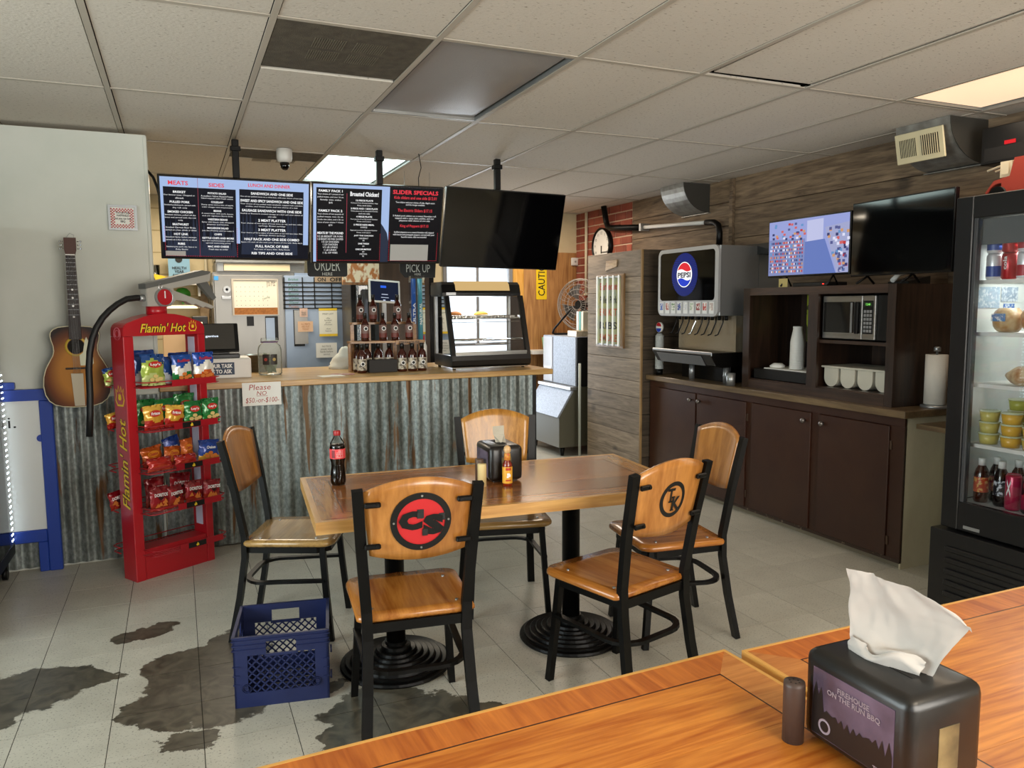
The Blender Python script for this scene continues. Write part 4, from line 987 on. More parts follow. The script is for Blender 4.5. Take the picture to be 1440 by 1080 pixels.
P('body', G().prism(out, gy-.035, gy+.028, 'Y'), mg, t)
P('binding', G().tube([(x, gy-.035, z) for x, z in out], .0028, 6, closed=True), mat('cream_binding', '#d8cfae', .4), t)
P('soundhole', G().cyl(.042, -.0365, -.0355, (gx+.003, gy, 1.285), 'Y', 32), m_void, t)
P('rosette', G().lathe([(.045, -.0375), (.056, -.0375), (.056, -.035), (.045, -.035)], 32, (gx+.003, gy, 1.285), 'Y', cap=False), mat('rosette_yellow', '#d8b545', .4), t)
P('pickguard', G().prism([(gx+.046, 1.315), (gx+.055, 1.338), (gx+.082, 1.27), (gx+.085, 1.19), (gx+.078, 1.178), (gx+.02, 1.178), (gx+.016, 1.235), (gx+.035, 1.25)], gy-.0385, gy-.036, 'Y'), mat('pale_pickguard', '#dfe0c4', .35), t)
P('bridge', G().box(gx-.055, gx+.055, gy-.045, gy-.036, 1.158, 1.168, bev=.002), mat('rosewood', '#24130c', .4), t)
P('tailpiece', G().prism([(gx-.02, .952), (gx+.03, .952), (gx+.03, 1.135), (gx-.03, 1.135)], gy-.044, gy-.037, 'Y'), mat('tailpiece_metal', '#b9ad98', .35, .6), t)
g = G()
for k in range(6): g.tube([(gx-.019+.0075*k, gy-.047, 1.13), (gx-.016+.0065*k+.002, gy-.049, 1.16), (gx-.012+.005*k+.003, gy-.052, 1.79)], .0006, 4)
P('strings', g, m_steelm, t, kind='stuff')
P('fretboard', G().prism([(gx-.027, 1.325), (gx+.034, 1.325), (gx+.026, 1.79), (gx-.019, 1.79)], gy-.05, gy-.036, 'Y'), MC['rosewood'], t)
P('neck', G().prism([(gx-.025, 1.37), (gx+.032, 1.37), (gx+.025, 1.79), (gx-.018, 1.79)], gy-.036, gy-.012, 'Y'), mat('mahogany', '#4a2413', .35), t)
P('headstock', G().prism([(gx-.019, 1.79), (gx+.026, 1.79), (gx+.034, 1.82), (gx+.034, 1.885), (gx-.025, 1.885), (gx-.025, 1.82)], gy-.042, gy-.022, 'Y', bev=.002), MC['mahogany'], t)
P('nut', G().box(gx-.019, gx+.026, gy-.053, gy-.04, 1.788, 1.794), m_white, t)
for z in (1.45, 1.51, 1.555, 1.60): P('inlay_dot', G().cyl(.0055, -.0515, -.0495, (gx+.003+(z-1.4)*.0, gy, z), 'Y', 12), m_whp, t)
g = G()
for k in range(13): z = 1.79-.022*k-.0008*k*k*.4; z -= 0; g.box(gx-.024, gx+.03, gy-.0512, gy-.0498, z-.02, z-.0185)
P('frets', g, m_steelm, t, kind='stuff')
for k in range(3):
    for s in (-1, 1):
        x = gx+.004+s*.034; z = 1.825+.02*k
        P('tuning_peg', G().cyl(.0025, 0, .018*s, (x, gy-.03, z), 'X', 6).box(x+s*.016-.004, x+s*.016+.006, gy-.037, gy-.023, z-.005, z+.005, bev=.002), m_chrome, t)
P('hanging_wire', G().tube([(gx-.015, gy-.02, 1.885), (gx, gy+.02, 1.912), (gx+.02, gy+.03, 1.905), (gx+.022, gy-.015, 1.885)], .0012, 5), m_steelm, t)

# small picture
t = thing('framed_picture', 'small silver-framed sign with red gingham border on the white wall', 'picture', (-.263, YC-.01, 2.02), world=True)
x0, x1, z0, z1 = -.335, -.185, 1.945, 2.088
P('frame', G().box(x0, x0+.012, YC-.02, YC, z0, z1).box(x1-.012, x1, YC-.02, YC, z0, z1).box(x0+.012, x1-.012, YC-.02, YC, z0, z0+.012).box(x0+.012, x1-.012, YC-.02, YC, z1-.012, z1), m_steelm, t)
P('backing', G().box(x0+.012, x1-.012, YC-.010, YC-.001, z0+.012, z1-.012), m_paper, t)
g = G().m(mat('gingham_red', '#b3343e', .7)); s = .0075; nX = int((x1-x0-.024)/s); nZ = int((z1-z0-.024)/s)
for i in range(nX):
    for j in range(nZ):
        if (i+j) % 2 == 0 and (i < 3 or j < 3 or i >= nX-3 or j >= nZ-3): a = x0+.012+i*s; b_ = z0+.012+j*s; g.quad((a, YC-.0105, b_), (a+s, YC-.0105, b_), (a+s, YC-.0105, b_+s), (a, YC-.0105, b_+s))
P('gingham_border', g, None, t, kind='stuff')
text(t, 'sign_lettering', 'You can\'t buy\nHAPPINESS\nbut you can buy\nBBQ', (-.26, YC-.0108, 2.02), .085, .065, m_ink, bold=.02)

# blue board leaning on the partition and corrugated sheet
m_cb = mat('cobalt_plastic', '#1f3f9c', .4)
t = thing('poster_stand', 'cobalt-blue framed white poster board standing against the partition', 'poster board', (-.95, YC-.05, 0), world=True)
y0, y1 = YC-.075, YC-.033; x1 = -.668; xl = -1.30
P('top_rail', G().prism([(xl, 1.005), (-.84, 1.005), (-.84, 1.06), (-.845, 1.065)][:0]+rrect(xl, x1, .985, 1.048, .008), y0, y1, 'Y'), m_cb, t)
P('hook_tab', G().prism(rrect(-1.05, -.845, 1.05, 1.09, .008), y0+.005, y1-.005, 'Y'), m_cb, t)
P('side_rail', G().box(x1-.066, x1, y0, y1, 0, .984, bev=.004), m_cb, t)
P('bottom_rail', G().box(xl, x1-.067, y0, y1, .175, .245, bev=.004), m_cb, t)
P('inner_leg', G().box(x1-.115, x1-.067, y0+.006, y1, 0, .174, bev=.003), m_cb, t)
P('board', G().box(xl, x1-.067, y0+.012, y1-.008, .246, .984), mat('glossy_white_board', '#d8dbd8', .2), t)
P('side_knob', G().cyl(.02, y0+.004, y0+.02, (x1-.068, 0, .77), 'Y', 16), m_cb, t)
text(t, 'board_lettering', 'si.', (-.893, y0+.0112, .865), .085, .06, m_ink, bold=.0)

# glass-door cooler at the far left
t = thing('left_cooler', 'glass-fronted cooler on castors cut off by the left edge, LED dots in its glass', 'cooler', (-1.3, 4.3, 0), world=True)
y1c = 4.985; y0c = 3.9; xf = -.898
P('cabinet', G().box(-1.65, xf-.005, y1c-.03, y1c, .13, 1.95).box(-1.65, -1.62, y0c, y1c-.03, .13, 1.95).box(-1.65, xf-.005, y0c, y0c+.03, .13, 1.95).box(-1.62, xf-.005, y0c+.03, y1c-.03, 1.9, 1.95).box(-1.62, xf-.005, y0c+.03, y1c-.03, .13, .18), mat('cooler_grey', '#3a3d3e', .4), t)
P('glass_door', G().box(xf-.004, xf, y0c, y1c+.0, .19, 1.9), m_glass, t)
P('bottom_trim', G().box(xf-.004, xf+.004, y0c, y1c, .13, .189), m_black, t)
mled = mat('led_reflection_glow', '#dff3ff', .5, emit=14)
g = G()
for k in range(34):
    for c in range(2): z = .24+.03*k; g.box(xf-.012-c*.016, xf-.008-c*.016, y1c-.036, y1c-.031, z, z+.008)
g = G()
for k in range(30):
    for c in range(2): z = .205+.032*k; g.box(xf+.0005, xf+.002, y1c-.010-c*.03, y1c-.004-c*.03, z, z+.010-.00015*k)
P('led_strip', g, mled, t, kind='stuff')  # reflected LEDs drawn as glowing dots on the door's outer face
for y in (y1c-.06, y0c+.06): P('castor', G().cyl(.035, -.012, .012, (xf-.04, y, .036), 'X', 18).box(xf-.055, xf-.025, y-.02, y+.02, .055, .13), m_black, t)

# ------------------------------------------------------------------ hanging menu screens
m_scr = mat('screen_navy', '#0a0d18', .2, col2='#2c3850', nscale=3, lo=.4, hi=.8, emit=0.)
def emi(key, col, s):
    new = key not in MC; m_ = mat(key, col, .35, emit=s, spec=.12)
    if new: m_.node_tree.nodes['Principled BSDF'].inputs['Base Color'].default_value = (.004, .004, .005, 1)
    return m_
m_scrd = emi('screen_dark_glow', '#0b0e1a', .9); m_scrl = emi('screen_pale_blue', '#a8c0ea', .95); m_scrw = emi('screen_text_white', '#ffffff', .95)
m_scrr = emi('screen_text_red', '#e83a48', 1.0); m_scrln = emi('screen_line_red', '#b04454', .8); m_trees = emi('screen_tree_grey', '#2b3347', .8)
def menu_tv(x0, x1, zt, zb, label, roll=0.):
    yt, yb = 4.86, 5.0
    cx = (x0+x1)/2; W_ = x1-x0; hgt = math.hypot(zt-zb, yb-yt); 
    t = thing('menu_screen', label, 'screen', (cx, yb, zb)); 
    t.rotation_euler = (math.atan2(yb-yt, zt-zb), roll, 0)
    t['group'] = 'row of screens hanging over the counter'
    P('casing', G().box(-W_/2, W_/2, 0, .035, 0, hgt, bev=.003).box(-W_/2+.15, W_/2-.15, .035, .06, .08, hgt-.08), m_bezel, t)
    return t, W_, hgt
tv, W_, h_ = menu_tv(-.066, .780, 2.245, 1.783, 'leftmost lit menu screen with red headings for meats, sides, lunch and dinner')
def sq(t, nm, x0, x1, z0, z1, y, mt_): g = G(); g.quad((x0, y, z0), (x1, y, z0), (x1, y, z1), (x0, y, z1)); return P(nm, g, mt_, t)
a, b_ = -W_/2+.012, W_/2-.010
sq(tv, 'display', a, b_, .014, h_-.010, -.001, m_scrl)
sq(tv, 'menu_field', a+.015, a+.405, .014, h_-.065, -.0016, m_scrd); sq(tv, 'menu_field', a+.425, b_-.03, .03, h_-.06, -.0016, m_scrd)
sq(tv, 'lower_field', a, b_, .014, .10, -.0013, m_scrd)
def forest(t, x0, x1, z0, h, seed, y=-.0019):
    g = G(); r_ = random.Random(seed); x = x0
    while x < x1-.02:
        w2 = r_.uniform(.008, .018); hh = h*r_.uniform(.4, 1)
        g.poly([(x, y, z0), (x+2*w2, y, z0), (x+1.4*w2, y, z0+hh*.5), (x+1.6*w2, y, z0+hh*.5), (x+w2, y, z0+hh), (x+.4*w2, y, z0+hh*.5), (x+.6*w2, y, z0+hh*.5)], [(0, 1, 2, 3, 4, 5, 6)]); x += w2*1.3
    P('forest_picture', g, m_trees, t, kind='stuff')
forest(tv, a+.02, a+.40, .02, .28, 3); forest(tv, a+.43, b_-.05, .035, .3, 5)
text(tv, 'menu_heading', 'MEATS', (a+.095, -.002, h_-.042), .105, .024, m_scrr, bold=.02)
text(tv, 'menu_heading', 'SIDES', (a+.30, -.002, h_-.045), .085, .022, m_scrr, bold=.02)
text(tv, 'menu_heading', 'LUNCH AND DINNER', (a+.595, -.002, h_-.034), .24, .020, m_scrr, bold=.02)
sq(tv, 'divider_line', a+.198, a+.2, .014, h_-.01, -.002, m_scrln)
def block(t, cx, ztop, w_, items, hs=.0115, bs=.0088, gap=.004):
    """items: (heading, [body lines])"""
    z = ztop
    hd = G()
    for H_, B_ in items:
        if H_:
            n = min(w_, len(H_)*hs*.62); text(t, 'menu_heading', H_, (cx, -.0022, z-hs/2), n, hs*.82, m_scrw, bold=.03); z -= hs+gap*.8
        for l in B_:
            n = min(w_, len(l)*bs*.52); text(t, 'menu_text', l, (cx, -.0022, z-bs/2), n, bs*.78, m_scrw); z -= bs+gap*.45
        z -= gap
block(tv, a+.10, h_-.085, .165, [('BRISKET', ['Our famous meat. Chopped or', 'sliced.']), ('PULLED PORK', ['Smoked pulled pork, served with', 'dry rub only']), ('SMOKED CHICKEN', ['Smoked chicken, pulled off the', 'bone and served with dry rub', 'only']), ('BRATWURST', ['Smoked German Beer Brats,', 'served on a bun, whole or sliced']), ('HOT LINK', ['Smoked Spicy Italian sausage,', 'served on a bun, whole or sliced']), ('RIBS', ['Smoked juicy pork ribs. Spares or', 'Baby Backs'])], .0155, .0125, .006)
block(tv, a+.302, h_-.085, .175, [('POTATO SALAD', ['A southern Yellow Mustard Potato', 'Salad topped with fresh onion']), ('COLESLAW', ['Zesty spice and a mix of apple', 'cider vinegar and mayonnaise']), ('BEANS', ['A sweet bean with pork, bacon,', 'and our signature Burnt Ends']), ('WESTERN BEANS', ['Spicy chili beans with chopped', 'jalapeno and brisket']), ('MACARONI SALAD', ['Just like Momma used to make it']), ('CHIPS', []), ('KETTLE CHIPS AND MORE', ['Red skin mashed potatoes with our', 'special seasoning gravy']), ('MAC AND CHEESE', ['Fresh mac to order']), ], .0135, .0115, .0052)
block(tv, a+.61, h_-.072, .36, [('SANDWICH AND ONE SIDE', ['One of our pulled meats on a white bun, with your choice of one side.']), ('SWEET AND SPICY SANDWICH AND ONE SIDE', ['Your choice of one pulled meat sandwich, topped with coleslaw,', 'pickles, and Sweet sauce, and one choice of a side']), ('SAUSAGE SANDWICH WITH ONE SIDE', ['Hotlink or Bratwurst smoked sausage on a bun with your choice of', 'one side']), ('2 MEAT PLATTER', ['Your choice of two types of meat (two oz ea), and two sides.', 'upcharge. Brisket upcharge']), ('3 MEAT PLATTER', ['Your choice of three types of meat (two oz ea) and two sides. Ribs', 'upcharge. Brisket upcharge']), ('HALF RACK AND ONE SIDE COMBO', ['Spare 1/2 rack of ribs with your choice of one side. Baby Back']), ('FULL RACK OF RIBS', ['Full rack of Spare Ribs. Baby Backs']), ('RIB TIPS AND ONE SIDE', [])], .0185, .0115, .0058)
sq(tv, 'cover_label', a+.012, a+.12, .02, .048, -.0035, mat('taped_strip', '#b9b6b4', .5))
def dashes(t, x0, x1, z0, z1):
    g = G()
    n = int((x1-x0)/.012)
    for k in range(n): x = x0+k*.012; g.quad((x, -.0024, z0), (x+.006, -.0024, z0), (x+.006, -.0024, z0+.002), (x, -.0024, z0+.002))
    for xx in (x0, x1):
        for k in range(int((z1-z0)/.012)): z = z0+k*.012; g.quad((xx, -.0024, z), (xx+.002, -.0024, z), (xx+.002, -.0024, z+.006), (xx, -.0024, z+.006))
    P('stitched_border', g, m_scrr, t, kind='stuff')
dashes(tv, a+.012, a+.408, .018, .20)
tv, W_, h_ = menu_tv(.793, 1.634, 2.255, 1.773, 'middle lit menu screen with a blank grey card taped over its corner', -.012)
a, b_ = -W_/2+.010, W_/2-.010
sq(tv, 'display', a, b_, .012, h_-.010, -.001, m_scrl)
m_blk = emi('screen_black_glow', '#06060b', .8)
sq(tv, 'menu_field', a+.018, a+.425, .012, h_-.03, -.0016, m_blk); sq(tv, 'menu_field', a+.475, b_, .012, h_-.01, -.0016, m_blk)
g = G(); g.poly([(a+.425, -.0014, .012), (a+.475, -.0014, .012), (a+.475, -.0014, .15), (a+.465, -.0014, .2), (a+.44, -.0014, .24), (a+.425, -.0014, .26)], [(0, 1, 2, 3, 4, 5)]); P('forest_picture', g, m_trees, tv)
block(tv, a+.105, h_-.04, .16, [('FAMILY PACK 1', ['Your choice of 1 pound of our', 'pulled meats, and two 16 oz.', 'family size sides', '$45']), ('', ['']), ('FAMILY PACK 2', ['Your choice of two pounds of', 'pulled meats, two 16 oz.', 'family size sides, and a 26 oz', 'sauce of your choice + 4 buns', '$75']), ('', ['']), ('MEATS BY THE POUND', ['1/2 LB BRISKET OR PORK', '1 LB BRISKET OR PORK CHOPPED', '1/2 LB CHICKEN', '1 LB CHICKEN', '1/2 LB LINKS', '1 LB LINKS', '1 SL OF RIBS'])], .018, .0145, .006)
sq(tv, 'divider_line', a+.203, a+.206, .07, h_-.06, -.002, m_scrln)
block(tv, a+.315, h_-.045, .18, [('Broasted Chicken!', [''])], .034, .006, .004)
block(tv, a+.315, h_-.095, .17, [('12 PIECE PLATE', ['12 pieces of our Broasted Chicken, large', 'fries and sides']), ('3 PIECE AND 1 SIDE PLATE', ['Three pieces of our Broasted Chicken', 'and one side']), ('4 PIECE PLATE', ['Four pieces of our Broasted Chicken', 'Fries and jojos']), ('2 PIECE KIDS MEAL', ['8 PIECE']), ('', ['Eight pieces of our Broasted Chicken', 'Fries and jojos']), ('JUST THE CHICKEN', ['ONE BREAST', '$5']), ('ONE THIGH', ['$4']), ('ONE DRUMSTICK', ['$3', 'ONE WING', '$2'])], .0125, .0115, .0055)
text(tv, 'menu_heading', 'SLIDER SPECIALS', (a+.645, -.0022, h_-.04), .30, .026, m_scrr, bold=.03)
text(tv, 'menu_heading', 'Kids sliders and one side $12.01', (a+.645, -.0022, h_-.075), .28, .022, m_scrr, bold=.01)
text(tv, 'menu_text', 'Two sliders and your choice of side. Apple sauce\nand the burger available', (a+.645, -.0022, h_-.112), .26, .028, m_scrw)
text(tv, 'menu_heading', 'The Electric Sliders $17.15', (a+.645, -.0022, h_-.155), .23, .022, m_scrr, bold=.01)
text(tv, 'menu_text', '3 Pulled pork sliders on a sweet Hawaiian roll.\ntopped with a spicy slaw, pickles, and our\njalapenos with choice of one side', (a+.645, -.0022, h_-.205), .29, .044, m_scrw)
text(tv, 'menu_heading', 'King of Poppers $17.15', (a+.645, -.0022, h_-.255), .19, .022, m_scrr, bold=.01)
text(tv, 'menu_text', 'Stuffed jalapenos on a sweet Hawaiian roll, topped\nwith bacon and pineapple poppers, served with your\nfavorite sauce, side not included', (a+.645, -.0022, h_-.31), .28, .044, m_scrw)
sq(tv, 'taped_card', a+.49, a+.745, .022, .128, -.0045, mat('grey_card', '#aaa9a6', .6))
dashes(tv, a+.022, a+.42, .02, .20); dashes(tv, a+.48, b_-.016, .02, .22)
tv, W_, h_ = menu_tv(1.640, 2.510, 2.262, 1.752, 'black switched-off screen at the right end of the hanging row', .016)
sq(tv, 'display', -W_/2+.006, W_/2-.006, .01, h_-.008, -.001, m_gloss)
for x, lab in ((.373, 'black ceiling pole holding the leftmost menu screen'), (1.262, 'black ceiling pole rising behind the middle menu screen'), (2.097, 'black ceiling pole rising behind the switched-off screen')):
    t = thing('ceiling_pole', lab, 'pole', (x, 5.09, 2.5), world=True)
    P('pole', G().box(x-.02, x+.02, 5.07, 5.11, 2.0, 2.51, bev=.004), m_black, t); P('clamp', G().box(x-.03, x+.03, 5.062, 5.118, 2.44, 2.47, bev=.003), m_black, t)
t = thing('ceiling_camera', 'white dome camera hanging from the ceiling behind the menu screens', 'camera', (.69, 5.3, 2.5), world=True)
P('housing', G().lathe([(.05, 2.515), (.05, 2.46), (.045, 2.44), (.03, 2.43), (0, 2.43)], 20, (.69, 5.3, 0)), m_white, t); P('dome', G().lathe([(.03, 2.43), (.028, 2.40), (.016, 2.385), (0, 2.38)], 16, (.69, 5.3, 0)), m_gloss, t)
P('cable', G().tube([(1.535, 5.1, 2.51), (1.55, 5.1, 2.42), (1.53, 5.1, 2.35), (1.53, 5.09, 2.2)], .003, 5), m_black, None).update_tag()
tag(bpy.data.objects['cable'], 'thin black cable dropping from the ceiling between two menu screens', 'cable')
c2 = P('cable', G().tube([(-.12, 5.1, 2.30), (-.09, 5.08, 2.26), (-.07, 5.07, 2.20), (-.05, 5.07, 2.1)], .008, 6), m_black); tag(c2, 'black cable running from the white wall\'s edge to the leftmost menu screen', 'cable')

# ------------------------------------------------------------------ things on the service counter
ZC = 1.0352
t = thing('cash_register', 'cash register monitor on a white base with a blue sticker, on the counter', 'register', (.30, 5.45, ZC), world=True)
P('base', G().box(.10, .435, 5.33, 5.62, ZC, ZC+.13, bev=.006), m_white, t)
P('monitor', G().prism([(5.40, ZC+.175), (5.425, ZC+.165), (5.52, ZC+.345), (5.495, ZC+.355)], .12, .37, 'X', bev=.003), m_blackp, t)
P('stand', G().box(.19, .31, 5.44, 5.54, ZC+.13, ZC+.17), m_blackp, t); P('printer', G().box(.13, .37, 5.36, 5.44, ZC+.13, ZC+.158, bev=.005), m_blackp, t)
g = G(); g.quad((.135, 5.3985, ZC+.19), (.345, 5.3985, ZC+.19), (.345, 5.483, ZC+.35), (.135, 5.483, ZC+.35)); P('display', g, mat('grey_display', '#4a4844', .3), t)
text(t, 'display_lettering', 'genius', (.205, 5.436, ZC+.272), .08, .02, emi('screen_cyan_white', '#e8f2ff', 1.2), v=(0, .5, .87), bold=.02)
P('sticker', G().box(.172, .33, 5.3275, 5.3295, ZC+.025, ZC+.105), mat('sticker_blue', '#1c3350', .5), t)
P('sticker_end', G().box(.15, .171, 5.3275, 5.3295, ZC+.025, ZC+.105), mat('sticker_orange', '#c85a2a', .5), t)
text(t, 'sticker_lettering', 'OUR TASK\nIS TO ASK', (.252, 5.3268, ZC+.065), .135, .062, m_whp, bold=.03)
t = thing('glass_jar', 'big glass tip jar with banknotes and square stickers, on the counter', 'jar', (.57, 5.48, ZC))
P('jar', G().lathe([(.0, .004), (.07, .002), (.078, .012), (.079, .17), (.072, .2), (.052, .215), (.05, .222), (.056, .225), (.056, .25), (.052, .252)], 28, cap=False), glass('jar_glass', (.97, .99, .97, 1), ior=1.1, highlight_mix=.14), t)
P('lid_band', G().lathe([(.0565, .222), (.0575, .223), (.0575, .228), (.0565, .229)], 24, cap=False), mat('lilac_band', '#6b4a7a', .5), t)
mbn = mat('banknote_green', '#7f8f72', .8, col2='#5c6b55', nscale=30)
for k in range(9):
    a = R.uniform(0, PI); c_ = Vector((R.uniform(-.02, .02), R.uniform(-.02, .02), R.uniform(.03, .13))); dx = Vector((math.cos(a), math.sin(a), R.uniform(-.6, .6)))*.033; dz = Vector((R.uniform(-.3, .3), R.uniform(-.3, .3), .8))*.026
    g = G(); g.poly([c_-dx-dz, c_-dz*1.2, c_+dx-dz, c_+dx+dz, c_+dz*.7+Vector((.005, .005, 0)), c_-dx+dz], [(0, 1, 4, 5), (1, 2, 3, 4)]); P('banknote', g, mbn, t)
for a0, cc, cd in ((228, '#2b2420', '#a8453a'), (268, '#2b2620', '#b9a25a')):
    g = G().m(mat('jar_sticker'+cc, cc, .5)); n = 4; vs = []
    for i in range(n+1):
        a = math.radians(a0+32*i/n); vs += [(.0797*math.cos(a), .0797*math.sin(a), .075), (.0797*math.cos(a), .0797*math.sin(a), .145)]
    g.poly(vs, [(2*i, 2*i+2, 2*i+3, 2*i+1) for i in range(n)], True)
    am = math.radians(a0+16); P('sticker', g, None, t); P('sticker_emblem', G().cyl(.011, .0797, .0805, (0, 0, 0), 'X', 14, M=Matrix.Translation((0, 0, .11)) @ Matrix.Rotation(am, 4, 'Z')), mat('sticker_emblem'+cd, cd, .5), t)
t = thing('paper_sign', 'handwritten red-lettered paper sign taped to the counter front', 'sign', (.465, YC-.05, .96), world=True)
P('sheet', G().box(.35, .582, YC-.0475, YC-.0465, .885, 1.030), m_paper, t)
mrp = mat('red_marker', '#a8342e', .6)
for s, z, w_, h2, xx in (('Please', 1.00, .13, .034, .455), ('NO', .962, .06, .026, .465), ('$50.-or-$100-', .917, .20, .036, .468)): text(t, 'lettering', s, (xx, YC-.048, z), w_, h2, mrp, shear=.15)
P('underline', G().box(.435, .50, YC-.0482, YC-.0478, .9435, .9455), mrp, t)
# menus and a rag
for k, (x, y, a, c_) in enumerate(((.93, 5.2, .2, 'folded white and red menu lying on the counter'), (1.02, 5.28, -.3, 'red-printed menu sheet on the counter left of the sauce rack'))):
    o = solo('menu_sheet', G().box(-.08, .08, -.05, .05, 0, .0015), m_paper if k == 0 else mat('menu_red_print', '#c9b0aa', .6, col2='#8f3a36', nscale=22), c_, 'menu'); o.location = (x, y, ZC+.0003+.0016*k); o.rotation_euler.z = a
# white crumpled bag
t = thing('paper_bag', 'white crumpled paper bag on the counter behind the left sauce bottles', 'bag', (1.15, 5.8, ZC))
g = G(); vs = []; nx = 16
for j in range(9):
    for i in range(nx):
        a = 2*PI*i/nx; r_ = (.13-.10*(j/8)**1.3)*(1+.25*mnoise.noise(Vector((math.cos(a)*2, math.sin(a)*2, j*.6)))); vs.append((r_*math.cos(a), r_*.7*math.sin(a), .02*j))
g.poly(vs+[(0, 0, .165)], [(j*nx+i, j*nx+(i+1) % nx, (j+1)*nx+(i+1) % nx, (j+1)*nx+i) for j in range(8) for i in range(nx)]+[(8*nx+i, 8*nx+(i+1) % nx, 9*nx) for i in range(nx)]+[tuple(range(nx))[::-1]], True); P('bag', g, mat('crumpled_white', '#d9d8cf', .8, bump=.4, bscale=30), t)
# sauce rack
t = thing('sauce_rack', 'three-tier wooden stand holding barbecue sauce bottles on the counter', 'stand', (1.38, 5.42, ZC), world=True)
m_rk = wood('rack_board', '#7a5328', '#a87840', 'X', 3, .5, .05)
P('shelf_board', G().box(1.10, 1.64, 5.37, 5.50, 1.238, 1.252), m_rk, t); P('shelf_board', G().box(1.14, 1.60, 5.49, 5.60, 1.368, 1.382), m_rk, t)
for x in (1.14, 1.26, 1.45, 1.60): P('upright', G().box(x-.012, x+.012, 5.495, 5.515, ZC, 1.366), m_rk, t)
for x in (1.112, 1.628): P('side_leg', G().box(x-.008, x+.008, 5.47, 5.49, ZC, 1.237), m_rk, t)
P('name_board', G().box(1.42, 1.63, 5.362, 5.369, 1.225, 1.255), m_rk, t); text(t, 'board_lettering', 'FIREHOUSE', (1.52, 5.3612, 1.24), .15, .018, m_ink, bold=.02)
m_sb = mat('bbq_sauce_glass', '#3a1208', .12, coat=.5); m_cap = mat('black_cap', '#0b0a0a', .35); m_lb = mat('cream_sauce_label', '#c9c0ad', .5, col2='#5d564c', nscale=40, lo=.5, hi=.62)
def sauce_bottle(big):
    t = thing('sauce_bottle', '-', 'bottle', (0, 0, 0))
    if big: pr = [(0, .002), (.031, 0), (.033, .004), (.033, .112), (.029, .134), (.014, .156), (.013, .18), (0, .18)]; r_, z0, z1, h = .0334, .018, .096, .18
    else: pr = [(0, .002), (.0265, 0), (.028, .004), (.028, .115), (.023, .132), (.0125, .15), (.012, .178), (0, .178)]; r_, z0, z1, h = .0284, .052, .112, .178
    P('glass_body', G().lathe(pr, 18), m_sb, t)
    P('label', G().lathe([(r_-.0002, z0), (r_, z0+.001), (r_, z1), (r_-.0002, z1+.001)], 18, cap=False), m_lb if big else mat('plum_label', '#7a5f58', .5), t)
    P('label_emblem', G().cyl(.015, -.0007, .0003, (0, -r_, (z0+z1)/2+.006), 'Y', 18), m_whp, t); P('label_emblem', G().cyl(.0105, -.0012, .0, (0, -r_, (z0+z1)/2+.006), 'Y', 16), m_ink, t)
    if big: text(t, 'label_lettering', 'RIB SAUCE', (0, -r_-.0006, z0+.015), .032, .009, m_ink, bold=.02)
    else: P('label_foot', G().lathe([(r_+.0002, z0-.028), (r_+.0003, z0-.027), (r_+.0003, z0+.002), (r_+.0002, z0+.003)], 18, cap=False), mat('rust_label_foot', '#6b2f26', .5), t)
    P('cap', G().lathe([(.0155 if big else .0135, h-.018), (.0155 if big else .0135, h+.017), (.012, h+.02), (0, h+.02)], 14), m_cap, t)
    t['group'] = 'barbecue sauce bottles on the counter stand'; return t
big = sauce_bottle(True); sml = sauce_bottle(False); ub = us = False
pos = [('b', 1.160, 5.432, ZC, 'squat sauce bottle at the far left under the stand\'s middle shelf, behind another'), ('b', 1.168, 5.335, ZC, 'squat sauce bottle standing in front at the left of the dark box'), ('b', 1.232, 5.45, ZC, 'squat sauce bottle, first from the left behind the dark box'), ('b', 1.312, 5.45, ZC, 'squat sauce bottle behind the middle of the dark box'), ('b', 1.392, 5.45, ZC, 'squat sauce bottle behind the dark box\'s right end'),
       ('b', 1.455, 5.335, ZC, 'squat sauce bottle touching the right end of the dark box'), ('b', 1.530, 5.335, ZC, 'squat sauce bottle in the middle of the three right of the dark box'), ('b', 1.605, 5.345, ZC, 'squat sauce bottle nearest the food warmer'),
       ('s', 1.215, 5.42, 1.2525, 'slim sauce bottle at the left end of the stand\'s middle shelf'), ('s', 1.343, 5.42, 1.2525, 'slim sauce bottle second from the left on the middle shelf'), ('s', 1.430, 5.42, 1.2525, 'slim sauce bottle with greenish label, third on the middle shelf'), ('s', 1.535, 5.42, 1.2525, 'slim sauce bottle at the right end of the middle shelf'),
       ('s', 1.305, 5.545, 1.3825, 'slim sauce bottle on the top shelf, left, in front of the tablet'), ('s', 1.485, 5.545, 1.3825, 'slim sauce bottle on the top shelf, right'), ('s', 1.212, 5.545, 1.3825, 'dark slim bottle at the top shelf\'s far left end')]
for k, x, y, z, lab in pos:
    if k == 'b':
        o = big if not ub else copy_tree(big); ub = True
    else:
        o = sml if not us else copy_tree(sml); us = True
    o.location = (x, y, z); o['label'] = lab
o = solo('dark_box', G().box(1.215, 1.415, 5.315, 5.385, ZC, ZC+.088, bev=.002), mat('charcoal_card', '#262321', .7), 'plain dark cardboard box standing between the front sauce bottles', 'box')
